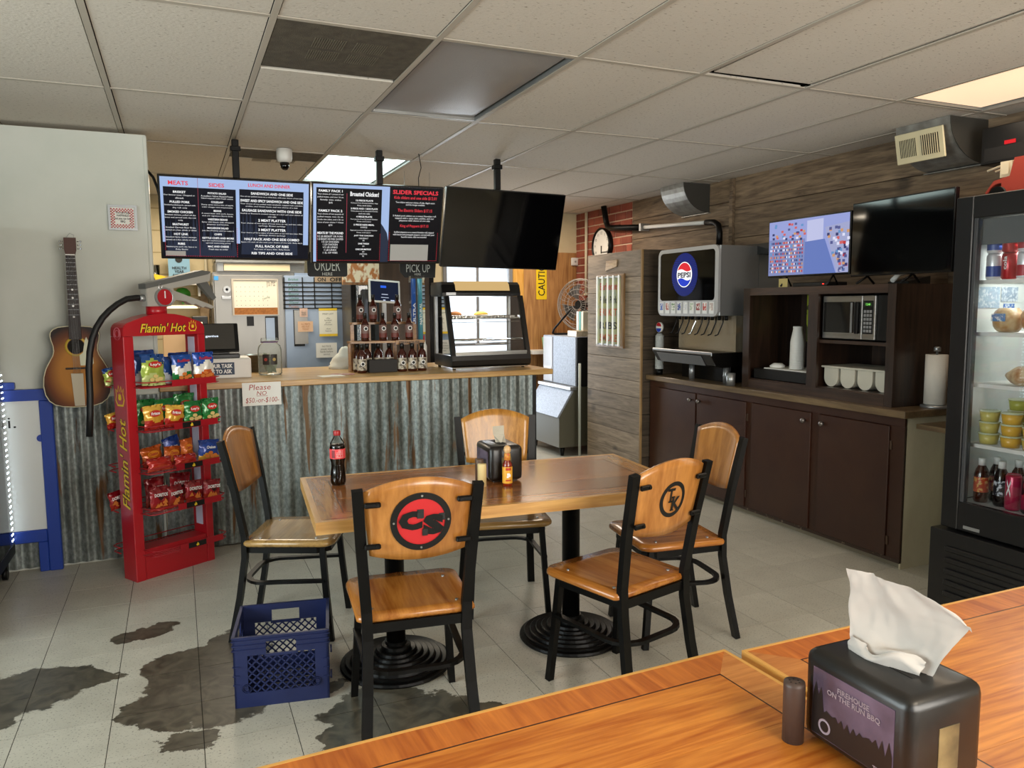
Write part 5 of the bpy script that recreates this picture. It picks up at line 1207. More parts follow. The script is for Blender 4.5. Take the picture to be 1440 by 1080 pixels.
# tablet behind the rack
t = thing('tablet', 'white-framed tablet on a stand showing a dark screen, behind the sauce rack', 'tablet', (1.47, 5.85, ZC), math.radians(4))
MT = Matrix.Translation((0, 0, .575)) @ Matrix.Rotation(math.radians(-14), 4, 'X') @ Matrix.Rotation(math.radians(4), 4, 'Y')
P('frame', G().box(-.125, .125, 0, .012, -.09, .09, bev=.004, M=MT), m_white, t)
g = G(); g.poly([MT @ Vector(q) for q in ((-.11, -.001, -.075), (.11, -.001, -.075), (.11, -.001, .075), (-.11, -.001, .075))], [(0, 1, 2, 3)]); P('display', g, emi('tablet_screen', '#141a2c', 1.2), t)
for x, z, w_, h2, c_ in ((-.01, .035, .045, .018, '#2a5cd8'), (0, -.025, .05, .006, '#aab2c6'), (0, -.05, .06, .005, '#aab2c6'), (.06, -.07, .03, .008, '#c8d4ee'), (-.005, -.07, .018, .007, '#c8d4ee')):
    g = G(); g.poly([MT @ Vector(q) for q in ((x-w_/2, -.002, z-h2/2), (x+w_/2, -.002, z-h2/2), (x+w_/2, -.002, z+h2/2), (x-w_/2, -.002, z+h2/2))], [(0, 1, 2, 3)]); P('screen_mark', g, emi('mark'+c_, c_, 1.2), t)
P('stem', G().box(-.015, .015, .012, .03, .01, .55), m_steelm, t); P('foot', G().box(-.08, .08, -.04, .1, 0, .012, bev=.003), m_steelm, t)
# straw / utensil dispenser stack by the warmer
t = thing('cup_lid_tower', 'clear dispenser with blue and teal lettered tubes left of the food warmer', 'dispenser', (1.665, 5.62, ZC), world=True)
for x, c_, s in ((1.63, '#2255a8', 'ULTRA'), (1.68, '#4a98a8', 'NATURAL')):
    P('tube', G().cyl(.019, ZC, 1.70, (x, 5.62, 0), seg=14), mat('tube'+c_, c_, .3), t)
    text(t, 'tube_lettering', s, (x, 5.60, 1.44), .16, .02, m_whp, (0, 0, 1), (-1, 0, 0), bold=.02)
P('clear_sleeve', G().box(1.605, 1.71, 5.59, 5.65, ZC, 1.72), glass('sleeve_plastic', (.95, .97, .97, 1)), t)
t = thing('squeeze_bottle', 'small white-labelled bottle with red cap in front of the dispenser tubes', 'bottle', (1.655, 5.45, ZC))
P('bottle_body', G().lathe([(0, 0), (.02, 0), (.02, .17), (.008, .2), (0, .2)], 14), m_white, t); P('spout', G().lathe([(.008, .2), (.003, .25), (0, .25)], 10), m_red, t)

# food warmer
t = thing('food_warmer', 'black slant-fronted glass food warmer glowing on the counter\'s right end', 'food warmer', (2.1, 5.45, ZC), world=True)
wx0, wx1, wyf, wyb, wyt = 1.80, 2.425, 5.25, 5.66, 5.40; zb, zt = ZC+.016, 1.672
m_wb = mat('warmer_black', '#0b0a0a', .3, coat=.2); m_wg = mat('warmer_side_grey', '#4a4742', .4, .5)
P('base', G().prism([(wyf+.02, zb), (wyb, zb), (wyb, zb+.085), (wyf, zb+.085), (wyf-.006, zb+.05), (wyf, zb+.015)], wx0, wx1, 'X', bev=.004), m_wb, t)
P('tray_edge', G().box(wx0+.03, wx1-.03, wyf+.004, wyf+.03, zb+.086, zb+.112), m_steel, t)
P('top', G().prism([(wyt-.01, zt-.105), (wyb, zt-.105), (wyb, zt), (wyt+.04, zt), (wyt+.01, zt-.02), (wyt-.012, zt-.08)], wx0-.02, wx1-.02, 'X', bev=.004), m_wb, t)
P('lit_header', G().prism([(wyt-.0115, zt-.064), (wyt+.005, zt-.018), (wyt+.036, zt+.005), (wyt+.045, zt+.005), (wyt+.02, zt-.05)], wx0+.085, wx1-.11, 'X'), emi('warm_lamp_cover', '#f0c987', .75), t)
for x in (wx0, wx1-.035): P('front_post', G().prism([(wyf, zb+.085), (wyf+.035, zb+.085), (wyt+.028, zt-.1), (wyt-.008, zt-.1)], x-.0, x+.035, 'X', bev=.003), m_wb, t)
for x in (wx0+.002, wx1-.022): P('rear_post', G().box(x, x+.02, wyb-.03, wyb, zb+.085, zt-.104), m_steelm, t)
g = G(); g.poly([(wx0+.035, wyf+.008, zb+.087), (wx1-.035, wyf+.008, zb+.087), (wx1-.035, wyt+.0, zt-.105), (wx0+.035, wyt+.0, zt-.105)], [(0, 1, 2, 3)]); P('front_glass', g, m_glass, t)
for x in (wx0+.012, wx1-.012): g = G(); g.poly([(x, wyf+.03, zb+.087), (x, wyb-.03, zb+.087), (x, wyb-.03, zt-.105), (x, wyt+.02, zt-.105)], [(0, 1, 2, 3)]); P('side_glass', g, m_glass, t)
P('side_plate', G().box(wx0-.0225, wx0-.0205, wyt+.02, wyb, zt-.095, zt-.02), m_wg, t)
for k, z in enumerate((1.24, 1.40)):
    g = G(); y0 = wyf+.09+.03*k
    for i in range(30): x = wx0+.045+.53*i/29; g.tube([(x, y0, z), (x, wyb-.035, z)], .0012, 4)
    g.tube([(wx0+.03, y0, z), (wx1-.03, y0, z)], .003, 6); g.tube([(wx0+.03, wyb-.035, z), (wx1-.03, wyb-.035, z)], .003, 6); g.tube([(wx0+.03, y0-.004, z-.025), (wx1-.03, y0-.004, z-.025)], .002, 6)
    P('wire_rack', g, m_chrome, t, kind='stuff')
P('foil_tray', G().box(wx0+.05, wx1-.07, wyf+.13, wyb-.05, 1.403, 1.425, bev=.003), mat('crumpled_foil', '#a5a39c', .25, .9, bump=1, bscale=40), t)
P('brand_plate', G().box(wx0+.01, wx0+.085, wyt-.014, wyt-.011, zt-.098, zt-.078), m_steelm, t)
for x, y in ((wx0+.03, wyf+.04), (wx1-.05, wyf+.04), (wx0+.03, wyb-.03), (wx1-.05, wyb-.03)): P('foot', G().cyl(.012, ZC, zb, (x, y, 0), seg=10), m_wb, t)
P('foot_bar', G().box(wx0+.01, wx1-.02, wyf+.01, wyf+.02, zb-.008, zb), m_chrome, t)
for k, (x, y, z, c_, lab) in enumerate(((1.905, 5.47, 1.4265, '#b5702c', 'browned pastry at the left of the food warmer\'s upper rack'), (2.12, 5.49, 1.4265, '#d8b04a', 'yellow pastry in the middle of the food warmer\'s upper rack'))):
    g = G(); vs = []; nx = 14
    for j in range(6):
        for i in range(nx): a = 2*PI*i/nx; r_ = math.cos(j/5*PI*.5)*(1+.2*mnoise.noise(Vector((math.cos(a)*1.5, math.sin(a)*1.5, k+j*.3)))); vs.append((.06*r_*math.cos(a), .035*r_*math.sin(a), .028*math.sin(j/5*PI*.5)))
    g.poly(vs, [(j*nx+i, j*nx+(i+1) % nx, (j+1)*nx+(i+1) % nx, (j+1)*nx+i) for j in range(5) for i in range(nx)]+[tuple(range(nx))[::-1]], True)
    o = solo('pastry', g, mat('crust'+c_, c_, .6, bump=.5), lab, 'food', 'pastries in the food warmer'); o.location = (x, y, z)
area('warmer_lamp', (2.1, 5.5, 1.555), (2.1, 5.5, 1), .4, .12, 1.6, (1, .85, .6))
for o in [q for q in bpy.data.objects if q.name.startswith('menu_screen')]:
    xp = {0: .373, 1: 1.262, 2: 2.097}[0 if o.location.x < .8 else 1 if o.location.x < 1.64 else 2]-o.location.x
    P('mount_arm', G().box(xp-.018, xp+.018, .036, .16, .20, .26, bev=.003), m_black, o)

# ------------------------------------------------------------------ kitchen behind the counter
YS = 7.2
t = thing('steel_freezer', 'stainless reach-in cabinet with a calendar board on its door, behind the counter', 'freezer', (.60, YS+.3, 0), world=True)
m_ssd = mat('dull_stainless', '#8d8c89', .38, .65, col2='#7e7d7b', nscale=2, nstretch=(1, 1, .3)); m_ssb = mat('bluish_stainless', '#a3b2c8', .45, .3, col2='#91a2bd', nscale=2)
P('body', G().box(.30, .985, YS+.02, 7.85, .05, 1.80), m_ssd, t)
P('door', G().box(.31, .883, YS, YS+.018, .1, 1.775, bev=.003), m_ssd, t)
P('door_latch', G().box(.565, .625, YS-.004, YS, 1.33, 1.415), m_black, t); P('door_handle', G().box(.72, .83, YS-.006, YS, 1.20, 1.415), m_black, t); P('handle_recess', G().box(.725, .80, YS-.008, YS-.006, 1.20, 1.40), m_ssb, t)
P('door_lock', G().lathe([(.03, -.02), (.03, .0), (.012, .0), (.012, -.02)], 18, (.41, YS-.004, 1.65), 'Y'), m_steelm, t); P('lock_plate', G().box(.365, .444, YS-.012, YS, 1.565, 1.595, bev=.003), m_steelm, t)
P('blue_sticker', G().box(.31, .345, YS-.003, YS, 1.73, 1.765), mat('sticker_light_blue', '#3b8fd0', .5), t)
t = thing('bluish_freezer', 'blue-grey steel door with black ruled order grid, behind the counter', 'freezer', (1.2, YS+.3, 0), world=True)
P('body', G().box(.99, 1.62, YS+.02, 7.85, .05, 1.80), m_ssb, t); P('door', G().box(.895, 1.60, YS, YS+.018, .1, 1.775, bev=.003), m_ssb, t)
P('door_handle', G().box(.965, 1.06, YS-.004, YS, 1.14, 1.47), m_black, t); P('handle_recess', G().box(.972, 1.09, YS-.012, YS-.004, 1.16, 1.465), m_ssd, t)
t = thing('order_grid', 'black ruled magnetic grid with ON and OFF headings on the blue-grey door', 'board', (1.2, YS-.004, 1.6), world=True)
g = G()
for k, z in enumerate((1.712, 1.672, 1.632, 1.594, 1.556, 1.518, 1.482)): g.box(.885, 1.42, YS-.006, YS-.0005, z-.006, z+.006)
for x, zt in ((.895, 1.76), (1.055, 1.76), (1.16, 1.76), (1.315, 1.712)): g.box(x-.005, x+.005, YS-.006, YS-.0005, 1.48, zt)
P('grid_line', g, m_ink, t)
P('heading_strip', G().box(1.165, 1.42, YS-.006, YS-.003, 1.718, 1.768), mat('heading_tan', '#a59079', .6), t)
text(t, 'heading_lettering', 'ON', (1.225, YS-.0075, 1.742), .075, .036, m_ink, bold=.02); text(t, 'heading_lettering', 'OFF', (1.355, YS-.0075, 1.742), .11, .036, m_ink, bold=.02)
mgn = mat('green_marker', '#3f7d5e', .6); mog = mat('orange_marker', '#b5764a', .6)
for s, z, m_ in (('Brisket', 1.742, mgn), ('Pork', 1.692, mgn), ('Mac', 1.652, mgn), ('Beans', 1.613, mgn), ('Coleslaw', 1.575, mgn), ('Slaw', 1.537, mgn), ('Potato', 1.50, mog)): text(t, 'handwriting', s, (.975, YS-.002, z), .09, .022, m_, shear=.2)
t = thing('calendar_board', 'whiteboard calendar with a cork strip below, on the stainless door', 'board', (.65, YS-.02, 1.58), world=True)
x0, x1, z0, z1 = .45, .842, 1.425, 1.742
P('frame', G().box(x0, x0+.015, YS-.02, YS-.0005, z0, z1).box(x1-.012, x1, YS-.02, YS-.0005, z0, z1).box(x0+.015, x1-.012, YS-.02, YS-.0005, z1-.01, z1).box(x0+.015, x1-.012, YS-.02, YS-.0005, z0, z0+.006), mat('board_frame', '#b5aca0', .5), t)
P('white_field', G().box(x0+.015, x1-.012, YS-.014, YS-.001, z0+.066, z1-.01), mat('whiteboard', '#ddd3bf', .3), t); P('cork_strip', G().box(x0+.015, x1-.012, YS-.015, YS-.001, z0+.006, z0+.066), mat('cork', '#a86b35', .8, col2='#8f5828', nscale=60), t)
g = G()
for i in range(8):
    for j in range(5): g.box(.485+i*.037, .49+i*.037, YS-.0152, YS-.0142, 1.51+j*.04, 1.514+j*.04)
P('calendar_marks', g, m_ink, t, kind='stuff'); text(t, 'handwriting', 'Catering', (.735, YS-.0155, 1.575), .065, .02, mgn, shear=.2, rot=.3)
text(t, 'handwriting', 'JUL 2024\nS M T W', (.78, YS-.0155, 1.70), .075, .045, m_ink)
for (x0, x1, z0, z1, c_, lab, txt_) in ((1.02, 1.09, 1.405, 1.482, '#d8b6a6', 'small pinkish note taped above the freezer handle', 'closed'), (1.00, 1.135, 1.27, 1.365, '#e0b99a', 'peach note with orange handwriting across the freezer handle', 'ALL MEATS\nARE OUT\nTODAY'), (1.19, 1.355, 1.225, 1.48, '#ece9dc', 'white list with yellow bands taped to the blue-grey door', 'PREP LIST\n\nribs\nbrisket\npork\nchicken\n\nslaw\nbeans'), (1.155, 1.345, 1.03, 1.165, '#eceae6', 'white typed sheet low on the blue-grey door, just above the counter', 'NOTICE\nplease wash\nhands before\nservice')):
    t = thing('note', lab, 'note', ((x0+x1)/2, YS-.014, (z0+z1)/2), world=True); P('sheet', G().box(x0, x1, YS-.0155, YS-.0145, z0, z1), mat('note'+c_, c_, .8), t)
    if x0 > 1.18: 
        for a_, b_ in ((z0-.0, z0+.022), (z1-.02, z1)): P('yellow_band', G().box(x0, x1, YS-.0165, YS-.0157, a_, b_), m_yel, t)
    text(t, 'handwriting', txt_, ((x0+x1)/2, YS-.017, (z0+z1)/2), (x1-x0)*.6, (z1-z0)*.66, mog if c_ == '#e0b99a' else mat('grey_ink', '#77756f', .7))
t = thing('vent_hood', 'long metal hood with cream panel above the stainless doors', 'hood', (.63, YS+.2, 1.9), world=True)
P('hood_shell', G().box(.33, 1.08, YS+.0, 7.85, 1.905, 2.3, bev=.004), m_steel, t); P('lip', G().box(.33, 1.08, YS-.02, YS, 1.885, 1.905), m_steel, t); P('cream_panel', G().box(.395, .95, YS-.004, YS+.02, 1.815, 1.875), mat('cream_panel', '#e2cfae', .4), t)
P('valve_box', G().box(.34, .39, YS-.002, YS+.02, 1.81, 1.88), m_steelm, t)
P('support', G().box(.33, 1.08, YS+.021, 7.84, 1.801, 1.884), m_ssd, t)
t = thing('order_sign', 'black sign with pale ORDER HERE lettering hanging below the middle screen', 'sign', (1.08, 5.9, 1.75), world=True)
P('panel', G().prism(rrect(.905, 1.20, 1.72, 1.90, .02), 5.9, 5.91, 'Y'), mat('chalk_black', '#0d0f0f', .6), t); text(t, 'lettering', 'ORDER', (1.05, 5.899, 1.805), .19, .085, mat('chalk_white', '#c8cac4', .8), bold=.0); text(t, 'lettering', 'HERE', (1.05, 5.899, 1.74), .075, .022, MC['chalk_white'])
t2_ = t
t = thing('pickup_sign', 'black sign with pale PICK UP HERE lettering below the slider screen', 'sign', (1.75, 5.8, 1.75), world=True)
P('panel', G().prism([(1.58, 1.76), (1.62, 1.715), (1.86, 1.715), (1.87, 1.86), (1.58, 1.86)], 5.8, 5.81, 'Y'), MC['chalk_black'], t); text(t, 'lettering', 'PICK UP', (1.725, 5.799, 1.785), .19, .06, MC['chalk_white'], bold=.0); text(t, 'lettering', 'HERE', (1.72, 5.799, 1.740), .05, .016, MC['chalk_white'])
for (x, y, lab) in ((.92, 5.905, 'a'), (1.15, 5.905, 'b')): P('hanging_wire', G().tube([(x, y, 1.885), (x, y, 2.515)], .0015, 4), m_steelm, t2_)
for x in (1.63, 1.83): P('hanging_wire', G().tube([(x, 5.805, 1.79), (x, 5.805, 2.515)], .0015, 4), m_steelm, t)
# reach-in glass cooler and panels
t = thing('glass_door_cooler', 'dark-framed glass-door cooler in the kitchen left of the tablet', 'cooler', (1.75, 7.0, 0), world=True)
YG = 6.75
P('cabinet', G().box(1.40, 1.43, YG+.03, 7.2-.03, .1, 1.78).box(2.12, 2.15, YG+.03, 7.17, .1, 1.78).box(1.43, 2.12, YG+.03, YG+.42, 1.72, 1.78).box(1.43, 2.12, YG+.03, YG+.4, .1, .2), mat('cooler_brown_grey', '#3c3835', .4), t)
P('plinth', G().box(1.41, 2.14, YG+.06, 7.16, 0, .099), m_black, t)
P('door_frame', G().box(1.40, 1.44, YG, YG+.03, .12, 1.76).box(1.55, 1.60, YG, YG+.03, .12, 1.76).box(2.11, 2.15, YG, YG+.03, .12, 1.76).box(1.44, 2.11, YG, YG+.03, 1.70, 1.76).box(1.44, 2.11, YG, YG+.03, .12, .18), m_black, t)
P('inner_back', G().box(1.44, 2.11, YG+.30, YG+.31, .2, 1.70), mat('frosty_inner', '#cfe0ee', .5), t)
P('glass', G().box(1.44, 1.55, YG+.01, YG+.016, .18, 1.70).box(1.60, 2.11, YG+.01, YG+.016, .18, 1.70), m_glass, t, kind='stuff')
P('door_handle', G().box(1.405, 1.435, YG-.03, YG-.002, 1.1, 1.40, bev=.005), m_black, t)
o = solo('kitchen_partition', G().box(1.62, 2.06, 6.60, 6.64, 0, 1.99), mat('dark_panel_wood', '#3d2d22', .5, col2='#4b382b', nscale=4, nstretch=(8, 1, .5)), 'dark brown wood-grain partition panel behind the tablet and sauce rack', 'panel')
o = thing('mural_print', 'picture print of orange and cream shapes above the glass-door cooler', 'picture', (1.45, 6.6, 1.8), world=True)
P('panel', G().box(1.30, 1.615, 6.60, 6.61, 1.70, 2.0), mat('mural_mix', '#b5703a', .5, col2='#e8d8bc', nscale=22, nstretch=(1, 1, .6), lo=.45, hi=.55, detail=2), o)
P('edge', G().box(1.30, 1.615, 6.6105, 6.63, 1.68, 2.0), m_ply, o)
# shelf with kitchen bits at left
t = thing('kitchen_shelf', 'white wall shelf seen just right of the white wall\'s edge', 'shelf', (.1, 7.7, 1.7), world=True)
P('board', G().box(-.30, .28, 7.62, 7.895, 1.70, 1.72), m_white, t)
for x in (-.2, .2): P('bracket', G().box(x-.01, x+.01, 7.70, 7.894, 1.60, 1.699), m_white, t)
t = thing('information_box', 'light blue box with a dark badge on the kitchen shelf', 'box', (.02, 7.7, 1.72), world=True)
P('box', G().box(-.05, .13, 7.66, 7.74, 1.7205, 2.0), mat('light_blue_card', '#7fa9c4', .6), t); P('badge', G().cyl(.03, 7.655, 7.66, (.04, 0, 1.93), 'Y', 18), m_ink, t); text(t, 'box_lettering', 'HEALTH\nYEAR\nAWARD', (.04, 7.654, 1.82), .12, .09, m_ink, bold=.02)
o = solo('yellow_tray', G().prism([(-.15, 1.7205), (.10, 1.7205), (.16, 1.77), (-.02, 1.76), (-.18, 1.80)], 7.63, 7.655, 'Y'), m_yel, 'yellow torn card edge on the kitchen shelf', 'card')
o = solo('glass_tumbler', G().lathe([(.045, 1.7205), (.05, 1.88), (.047, 1.88), (.042, 1.725), (0, 1.7215)], 16, (-.17, 7.74, 0), cap=False), glass('tumbler_glass', (.85, .88, .9, 1)), 'clear plastic container at the left end of the kitchen shelf', 'container')
o = solo('green_strainer', G().lathe([(.07, 0), (.065, .04), (.04, .07), (0, .08)], 16, (.06, 7.8, 1.60)).box(.05, .07, 7.79, 7.81, 1.53, 1.60), mat('leaf_green', '#3f9a2e', .5), 'green bowl-shaped strainer hung on the kitchen wall', 'strainer')
o = solo('hanging_towel', G().prism([(.22, 1.25), (.27, 1.27), (.285, 1.5), (.26, 1.62), (.21, 1.62), (.20, 1.45)], 7.79, 7.83, 'Y'), mat('tan_cloth', '#b9a184', .9, col2='#8f7657', nscale=12), 'tan cloth hanging beside the stainless cabinet', 'cloth')
for x, lab in ((.235, 'left pale vertical conduit pipe beside the stainless cabinet'), (.272, 'right pale vertical conduit pipe touching the stainless cabinet')):
    solo('conduit', G().cyl(.014, .9, 1.80 if x < .25 else 2.5, (x, 7.86, 0), seg=10), m_creamdirty, lab, 'pipe')
t = thing('wall_lamp', 'glowing warm tube lamp under the kitchen shelf', 'lamp', (-.05, 7.8, 1.5), world=True)
P('tube', G().cyl(.012, -.16, .16, (.02, 7.8, 1.50), 'X', 12), emi('warm_tube', '#ffd9a0', 3), t); P('holder', G().box(-.16, .20, 7.82, 7.89, 1.49, 1.52), m_white, t)
o = solo('cereal_box', G().box(-.12, .12, 7.3, 7.4, 1.03, 1.27, bev=.004), mat('peach_card', '#d8b48c', .6), 'peach paper bag on the kitchen bench, seen through the rack top', 'bag')
o2 = thing('kitchen_bench', 'dark kitchen work bench behind the counter, mostly hidden', 'bench', (-.4, 7.4, 0), world=True); P('top', G().box(-1.2, .25, 7.1, 7.85, 1.0, 1.029), m_steel, o2)
for x, y in ((-1.15, 7.15), (.2, 7.15), (-1.15, 7.8), (.2, 7.8)): P('leg', G().box(x-.02, x+.02, y-.02, y+.02, 0, .999), m_steelm, o2)
o = thing('dark_appliance', 'dark appliance on the kitchen bench behind the rack\'s right side', 'appliance', (.18, 7.3, 1.03), world=True); P('body', G().box(.12, .245, 7.2, 7.5, 1.0295, 1.42, bev=.005), m_blackp, o); P('glow_panel', G().box(.13, .20, 7.196, 7.199, 1.33, 1.37), emi('warm_glow', '#ffe2b0', 3), o)
o = solo('saucepan', G().lathe([(0, 0), (.09, 0), (.095, .12), (.1, .12)], 20, cap=False), m_steel, 'steel pan behind the register on the counter\'s rear edge', 'pan'); o.location = (.52, 5.85, ZC)
# caution sign on plywood
t = thing('caution_sign', 'vertical yellow CAUTION sign on the plywood wall', 'sign', (3.80, YB-.02, 1.8), world=True)
P('plate', G().prism(rrect(3.71, 3.84, 1.56, 2.06, .008), YB-.019, YB-.0155, 'Y'), mat('caution_yellow', '#f0cf1a', .5), t); text(t, 'lettering', 'CAUTION', (3.775, YB-.0205, 1.81), .42, .085, m_ink, (0, 0, 1), (-1, 0, 0), bold=.01)
t = thing('thermostat', 'small white square thermostat at the corner by the brick wall', 'thermostat', (4.2, YB-.02, 1.98), world=True); P('case', G().box(4.145, 4.235, YB-.045, YB-.0145, 1.94, 2.03, bev=.01, seg=2), m_white, t); P('dial', G().cyl(.012, YB-.048, YB-.0455, (4.19, 0, 1.985), 'Y', 12), mat('grey_dial', '#9a9a96', .5), t)
tag(P('conduit', G().cyl(.016, 1.62, 2.51, (XR-.05, 7.62, 0), seg=10).cyl(.028, 1.60, 1.622, (XR-.05, 7.62, 0), seg=12), m_creamdirty), 'pale conduit pipe running down the brick wall', 'pipe')
t = thing('wall_clock', 'round black-rimmed clock on the brick wall above the wood-clad box', 'clock', (XR-.03, 7.26, 2.12), world=True)
P('rim', G().lathe([(.185, 0), (.19, -.05), (.175, -.055), (.17, -.03)], 36, (XR-.029, 7.26, 2.12), 'X', cap=False), m_black, t); P('face', G().cyl(.172, -.035, -.001, (XR-.029, 7.26, 2.12), 'X', 36), m_paper, t)
for k in range(12): a = k*PI/6; text(t, 'numeral', str((12-k) % 12 or 12), (XR-.0655, 7.26+.135*math.sin(a)*1, 2.12+.135*math.cos(a)), None, .028, m_ink, (0, -1, 0)) if False else text(t, 'numeral', str(k or 12), (XR-.0655, 7.26-.135*math.sin(a), 2.12+.135*math.cos(a)), None, .028, m_ink, (0, -1, 0))
P('hour_hand', G().box(XR-.068, XR-.067, 7.25, 7.27, 2.04, 2.12), m_ink, t); P('minute_hand', G().box(XR-.070, XR-.069, 7.13, 7.26, 2.045, 2.055), m_ink, t)

# ice machine
t = thing('ice_machine', 'grey steel ice machine on a slant-doored bin beside the wood-clad box', 'ice machine', (3.9, 7.1, 0), world=True)
Y0_, Y1_ = 6.72, 7.46
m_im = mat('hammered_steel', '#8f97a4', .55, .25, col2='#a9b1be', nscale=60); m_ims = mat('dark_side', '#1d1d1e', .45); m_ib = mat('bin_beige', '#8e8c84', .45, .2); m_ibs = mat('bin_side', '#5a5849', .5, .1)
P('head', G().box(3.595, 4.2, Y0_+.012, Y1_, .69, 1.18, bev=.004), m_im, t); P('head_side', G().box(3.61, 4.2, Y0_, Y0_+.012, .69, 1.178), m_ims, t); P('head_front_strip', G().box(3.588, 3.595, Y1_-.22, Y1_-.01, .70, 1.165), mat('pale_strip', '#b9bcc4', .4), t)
P('nameplate', G().box(3.585, 3.588, Y1_-.20, Y1_-.04, .80, .85), m_steelm, t); text(t, 'nameplate_lettering', 'ICE', (3.5845, Y1_-.12, .825), .08, .03, m_ink, (0, -1, 0))
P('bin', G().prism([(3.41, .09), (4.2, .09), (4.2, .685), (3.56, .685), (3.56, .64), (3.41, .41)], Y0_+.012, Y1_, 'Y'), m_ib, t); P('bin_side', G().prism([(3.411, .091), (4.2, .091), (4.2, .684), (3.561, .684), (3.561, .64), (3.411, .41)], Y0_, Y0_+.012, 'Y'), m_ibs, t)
P('bin_lid', G().prism([(3.385, .395), (3.40, .385), (3.565, .645), (3.545, .65)], Y0_-.004, Y1_, 'Y', bev=.002), m_im, t); P('bin_ledge', G().box(3.53, 3.6, Y0_-.004, Y1_, .655, .688, bev=.003), m_steelm, t)
for x, y in ((3.47, Y0_+.06), (4.1, Y0_+.06), (3.47, Y1_-.06), (4.1, Y1_-.06)): P('leg', G().lathe([(.017, 0), (.028, .089), (0, .089)], 12, (x, y, 0)), m_black, t)
# fan, books and shelf on the ice machine
t = thing('pedestal_fan_head', 'round wire-guard fan on a bent black tube stand atop the ice machine', 'fan', (3.95, 7.15, 1.18), world=True)
fc = Vector((3.93, 7.24, 1.50)); FM = Matrix.Translation(fc) @ Matrix.Rotation(math.radians(-58), 4, 'Z')
def fr(r_, y): return [FM @ Vector((r_*math.cos(2*PI*k/30), y, r_*math.sin(2*PI*k/30))) for k in range(30)]
g = G()
for r_, y in ((.25, 0), (.255, -.02), (.245, -.05), (.2, -.075), (.15, -.085), (.1, -.09), (.05, -.092), (.245, .05), (.2, .08), (.12, .09)): g.tube(fr(r_*1.06, y), .0026 if r_ < .25 else .005, 4, closed=True)
for k in range(24):
    a = 2*PI*k/24; g.tube([FM @ Vector((r_*math.cos(a), y, r_*math.sin(a))) for r_, y in ((.05, -.092), (.15, -.085), (.2, -.075), (.245, -.05), (.253, 0), (.245, .05), (.2, .08), (.1, .092))], .0018, 4)
P('wire_guard', g, mat('fan_wire', '#a09a92', .4, .3), t, kind='stuff')
for k in range(4):
    a = 2*PI*k/4+.5; pts = []
    bl = G(); vs = []
    for i in range(6):
        for j in range(5): r_ = .04+.17*i/5; b_ = a+(j/4-.5)*1.1*(.5+.5*i/5); vs.append(tuple(FM @ Vector((r_*math.cos(b_), (j/4-.5)*.05, r_*math.sin(b_)))))
    bl.poly(vs, [(i*5+j, i*5+j+1, (i+1)*5+j+1, (i+1)*5+j) for i in range(5) for j in range(4)], True); P('blade', bl, mat('fan_blade_grey', '#4f4b48', .5), t)
P('hub', G().cyl(.045, -.05, .1, (0, 0, 0), 'Y', 18, M=FM), m_blackp, t)
P('stand', G().tube([(3.74, 7.12, 1.44), (3.70, 7.2, 1.36), (3.66, 7.34, 1.24), (3.66, 7.37, 1.20), (3.68, 7.36, 1.191), (4.0, 7.3, 1.191), (4.15, 7.1, 1.191)], .011, 8), m_black, t)
t = thing('book_shelf_box', 'small pale wooden tray of books beside the fan', 'tray', (3.8, 6.85, 1.18), world=True); P('tray', G().box(3.62, 3.85, 6.76, 6.95, 1.181, 1.24, bev=.003), wood('pale_tray', '#a89880', '#c9baa0', 'Y', 3), t)
for k, (c_, lab) in enumerate((('#e6e4dc', 'white binder at the left in the pale tray'), ('#3f8f86', 'teal book in the pale tray'), ('#d8d2be', 'cream book at the right in the pale tray'))):
    o = solo('book', G().box(-.05, .05, -.022, .022, 0, .19, bev=.003), mat('book'+c_, c_, .5), lab, 'book', 'books beside the fan'); o.location = (3.765, 6.92-.05*k, 1.2405); 
t = thing('green_cup', 'small green cup on a white ledge left of the ice machine', 'cup', (3.78, 7.75, 1.0)); P('cup', G().lathe([(0, 0), (.045, 0), (.06, .14), (.057, .14), (.043, .006)], 18, cap=False), mat('mint_green', '#8cc79a', .4), t)
tag(P('wall_ledge', G().box(3.56, 4.0, 7.65, YB-.015, .96, .999), m_white), 'white ledge on the plywood wall left of the ice machine', 'shelf')
tag(P('pvc_pipe', G().cyl(.013, 0, .93, (3.57, 6.60, 0), seg=10), mat('pvc', '#aeb5ac', .5)), 'thin pale pipe standing between ice machine and wood-clad box', 'pipe')
# water jug-like bottles on top of machine
# ------------------------------------------------------------------ wood-clad box
t = thing('wood_clad_box', 'tall box clad in grey weathered planks between ice machine and cabinets', 'partition', (3.9, 6.0, 0), world=True)
P('core', G().box(3.605, XR-.03, 5.56, 6.46, 0, 1.945), m_void, t)
zs = [1.955, 1.73, 1.60, 1.41, 1.22, 1.03, .84, .70, .56, .38, .19, 0]
for a, b_ in zip(zs, zs[1:]):
    P('plank', G().box(3.585, 3.604, 5.562, 6.47, b_+.003, a, bev=.002), m_plankg, t)
    P('side_plank', G().box(3.60, XR-.022, 5.541, 5.559, b_+.003, a, bev=.002), m_plankd, t)
P('corner_edge', G().box(3.584, 3.599, 5.541, 5.5605, 0, 1.955), wood('raw_edge', '#7d6038', '#a07f4e', 'Z', 3, .7), t)
t = thing('menu_sign_board', 'narrow menu sign with slim white tubes across it, on the wood-clad box', 'sign', (3.57, 6.03, 1.45), world=True)
P('board', G().box(3.565, 3.583, 5.80, 6.27, 1.115, 1.765), wood('sign_frame', '#6f5233', '#94744c', 'Z', 3), t)
P('field', G().box(3.5625, 3.5648, 5.85, 6.26, 1.135, 1.75), mat('sage_field', '#8d9684', .6, col2='#a9a86c', nscale=9), t)
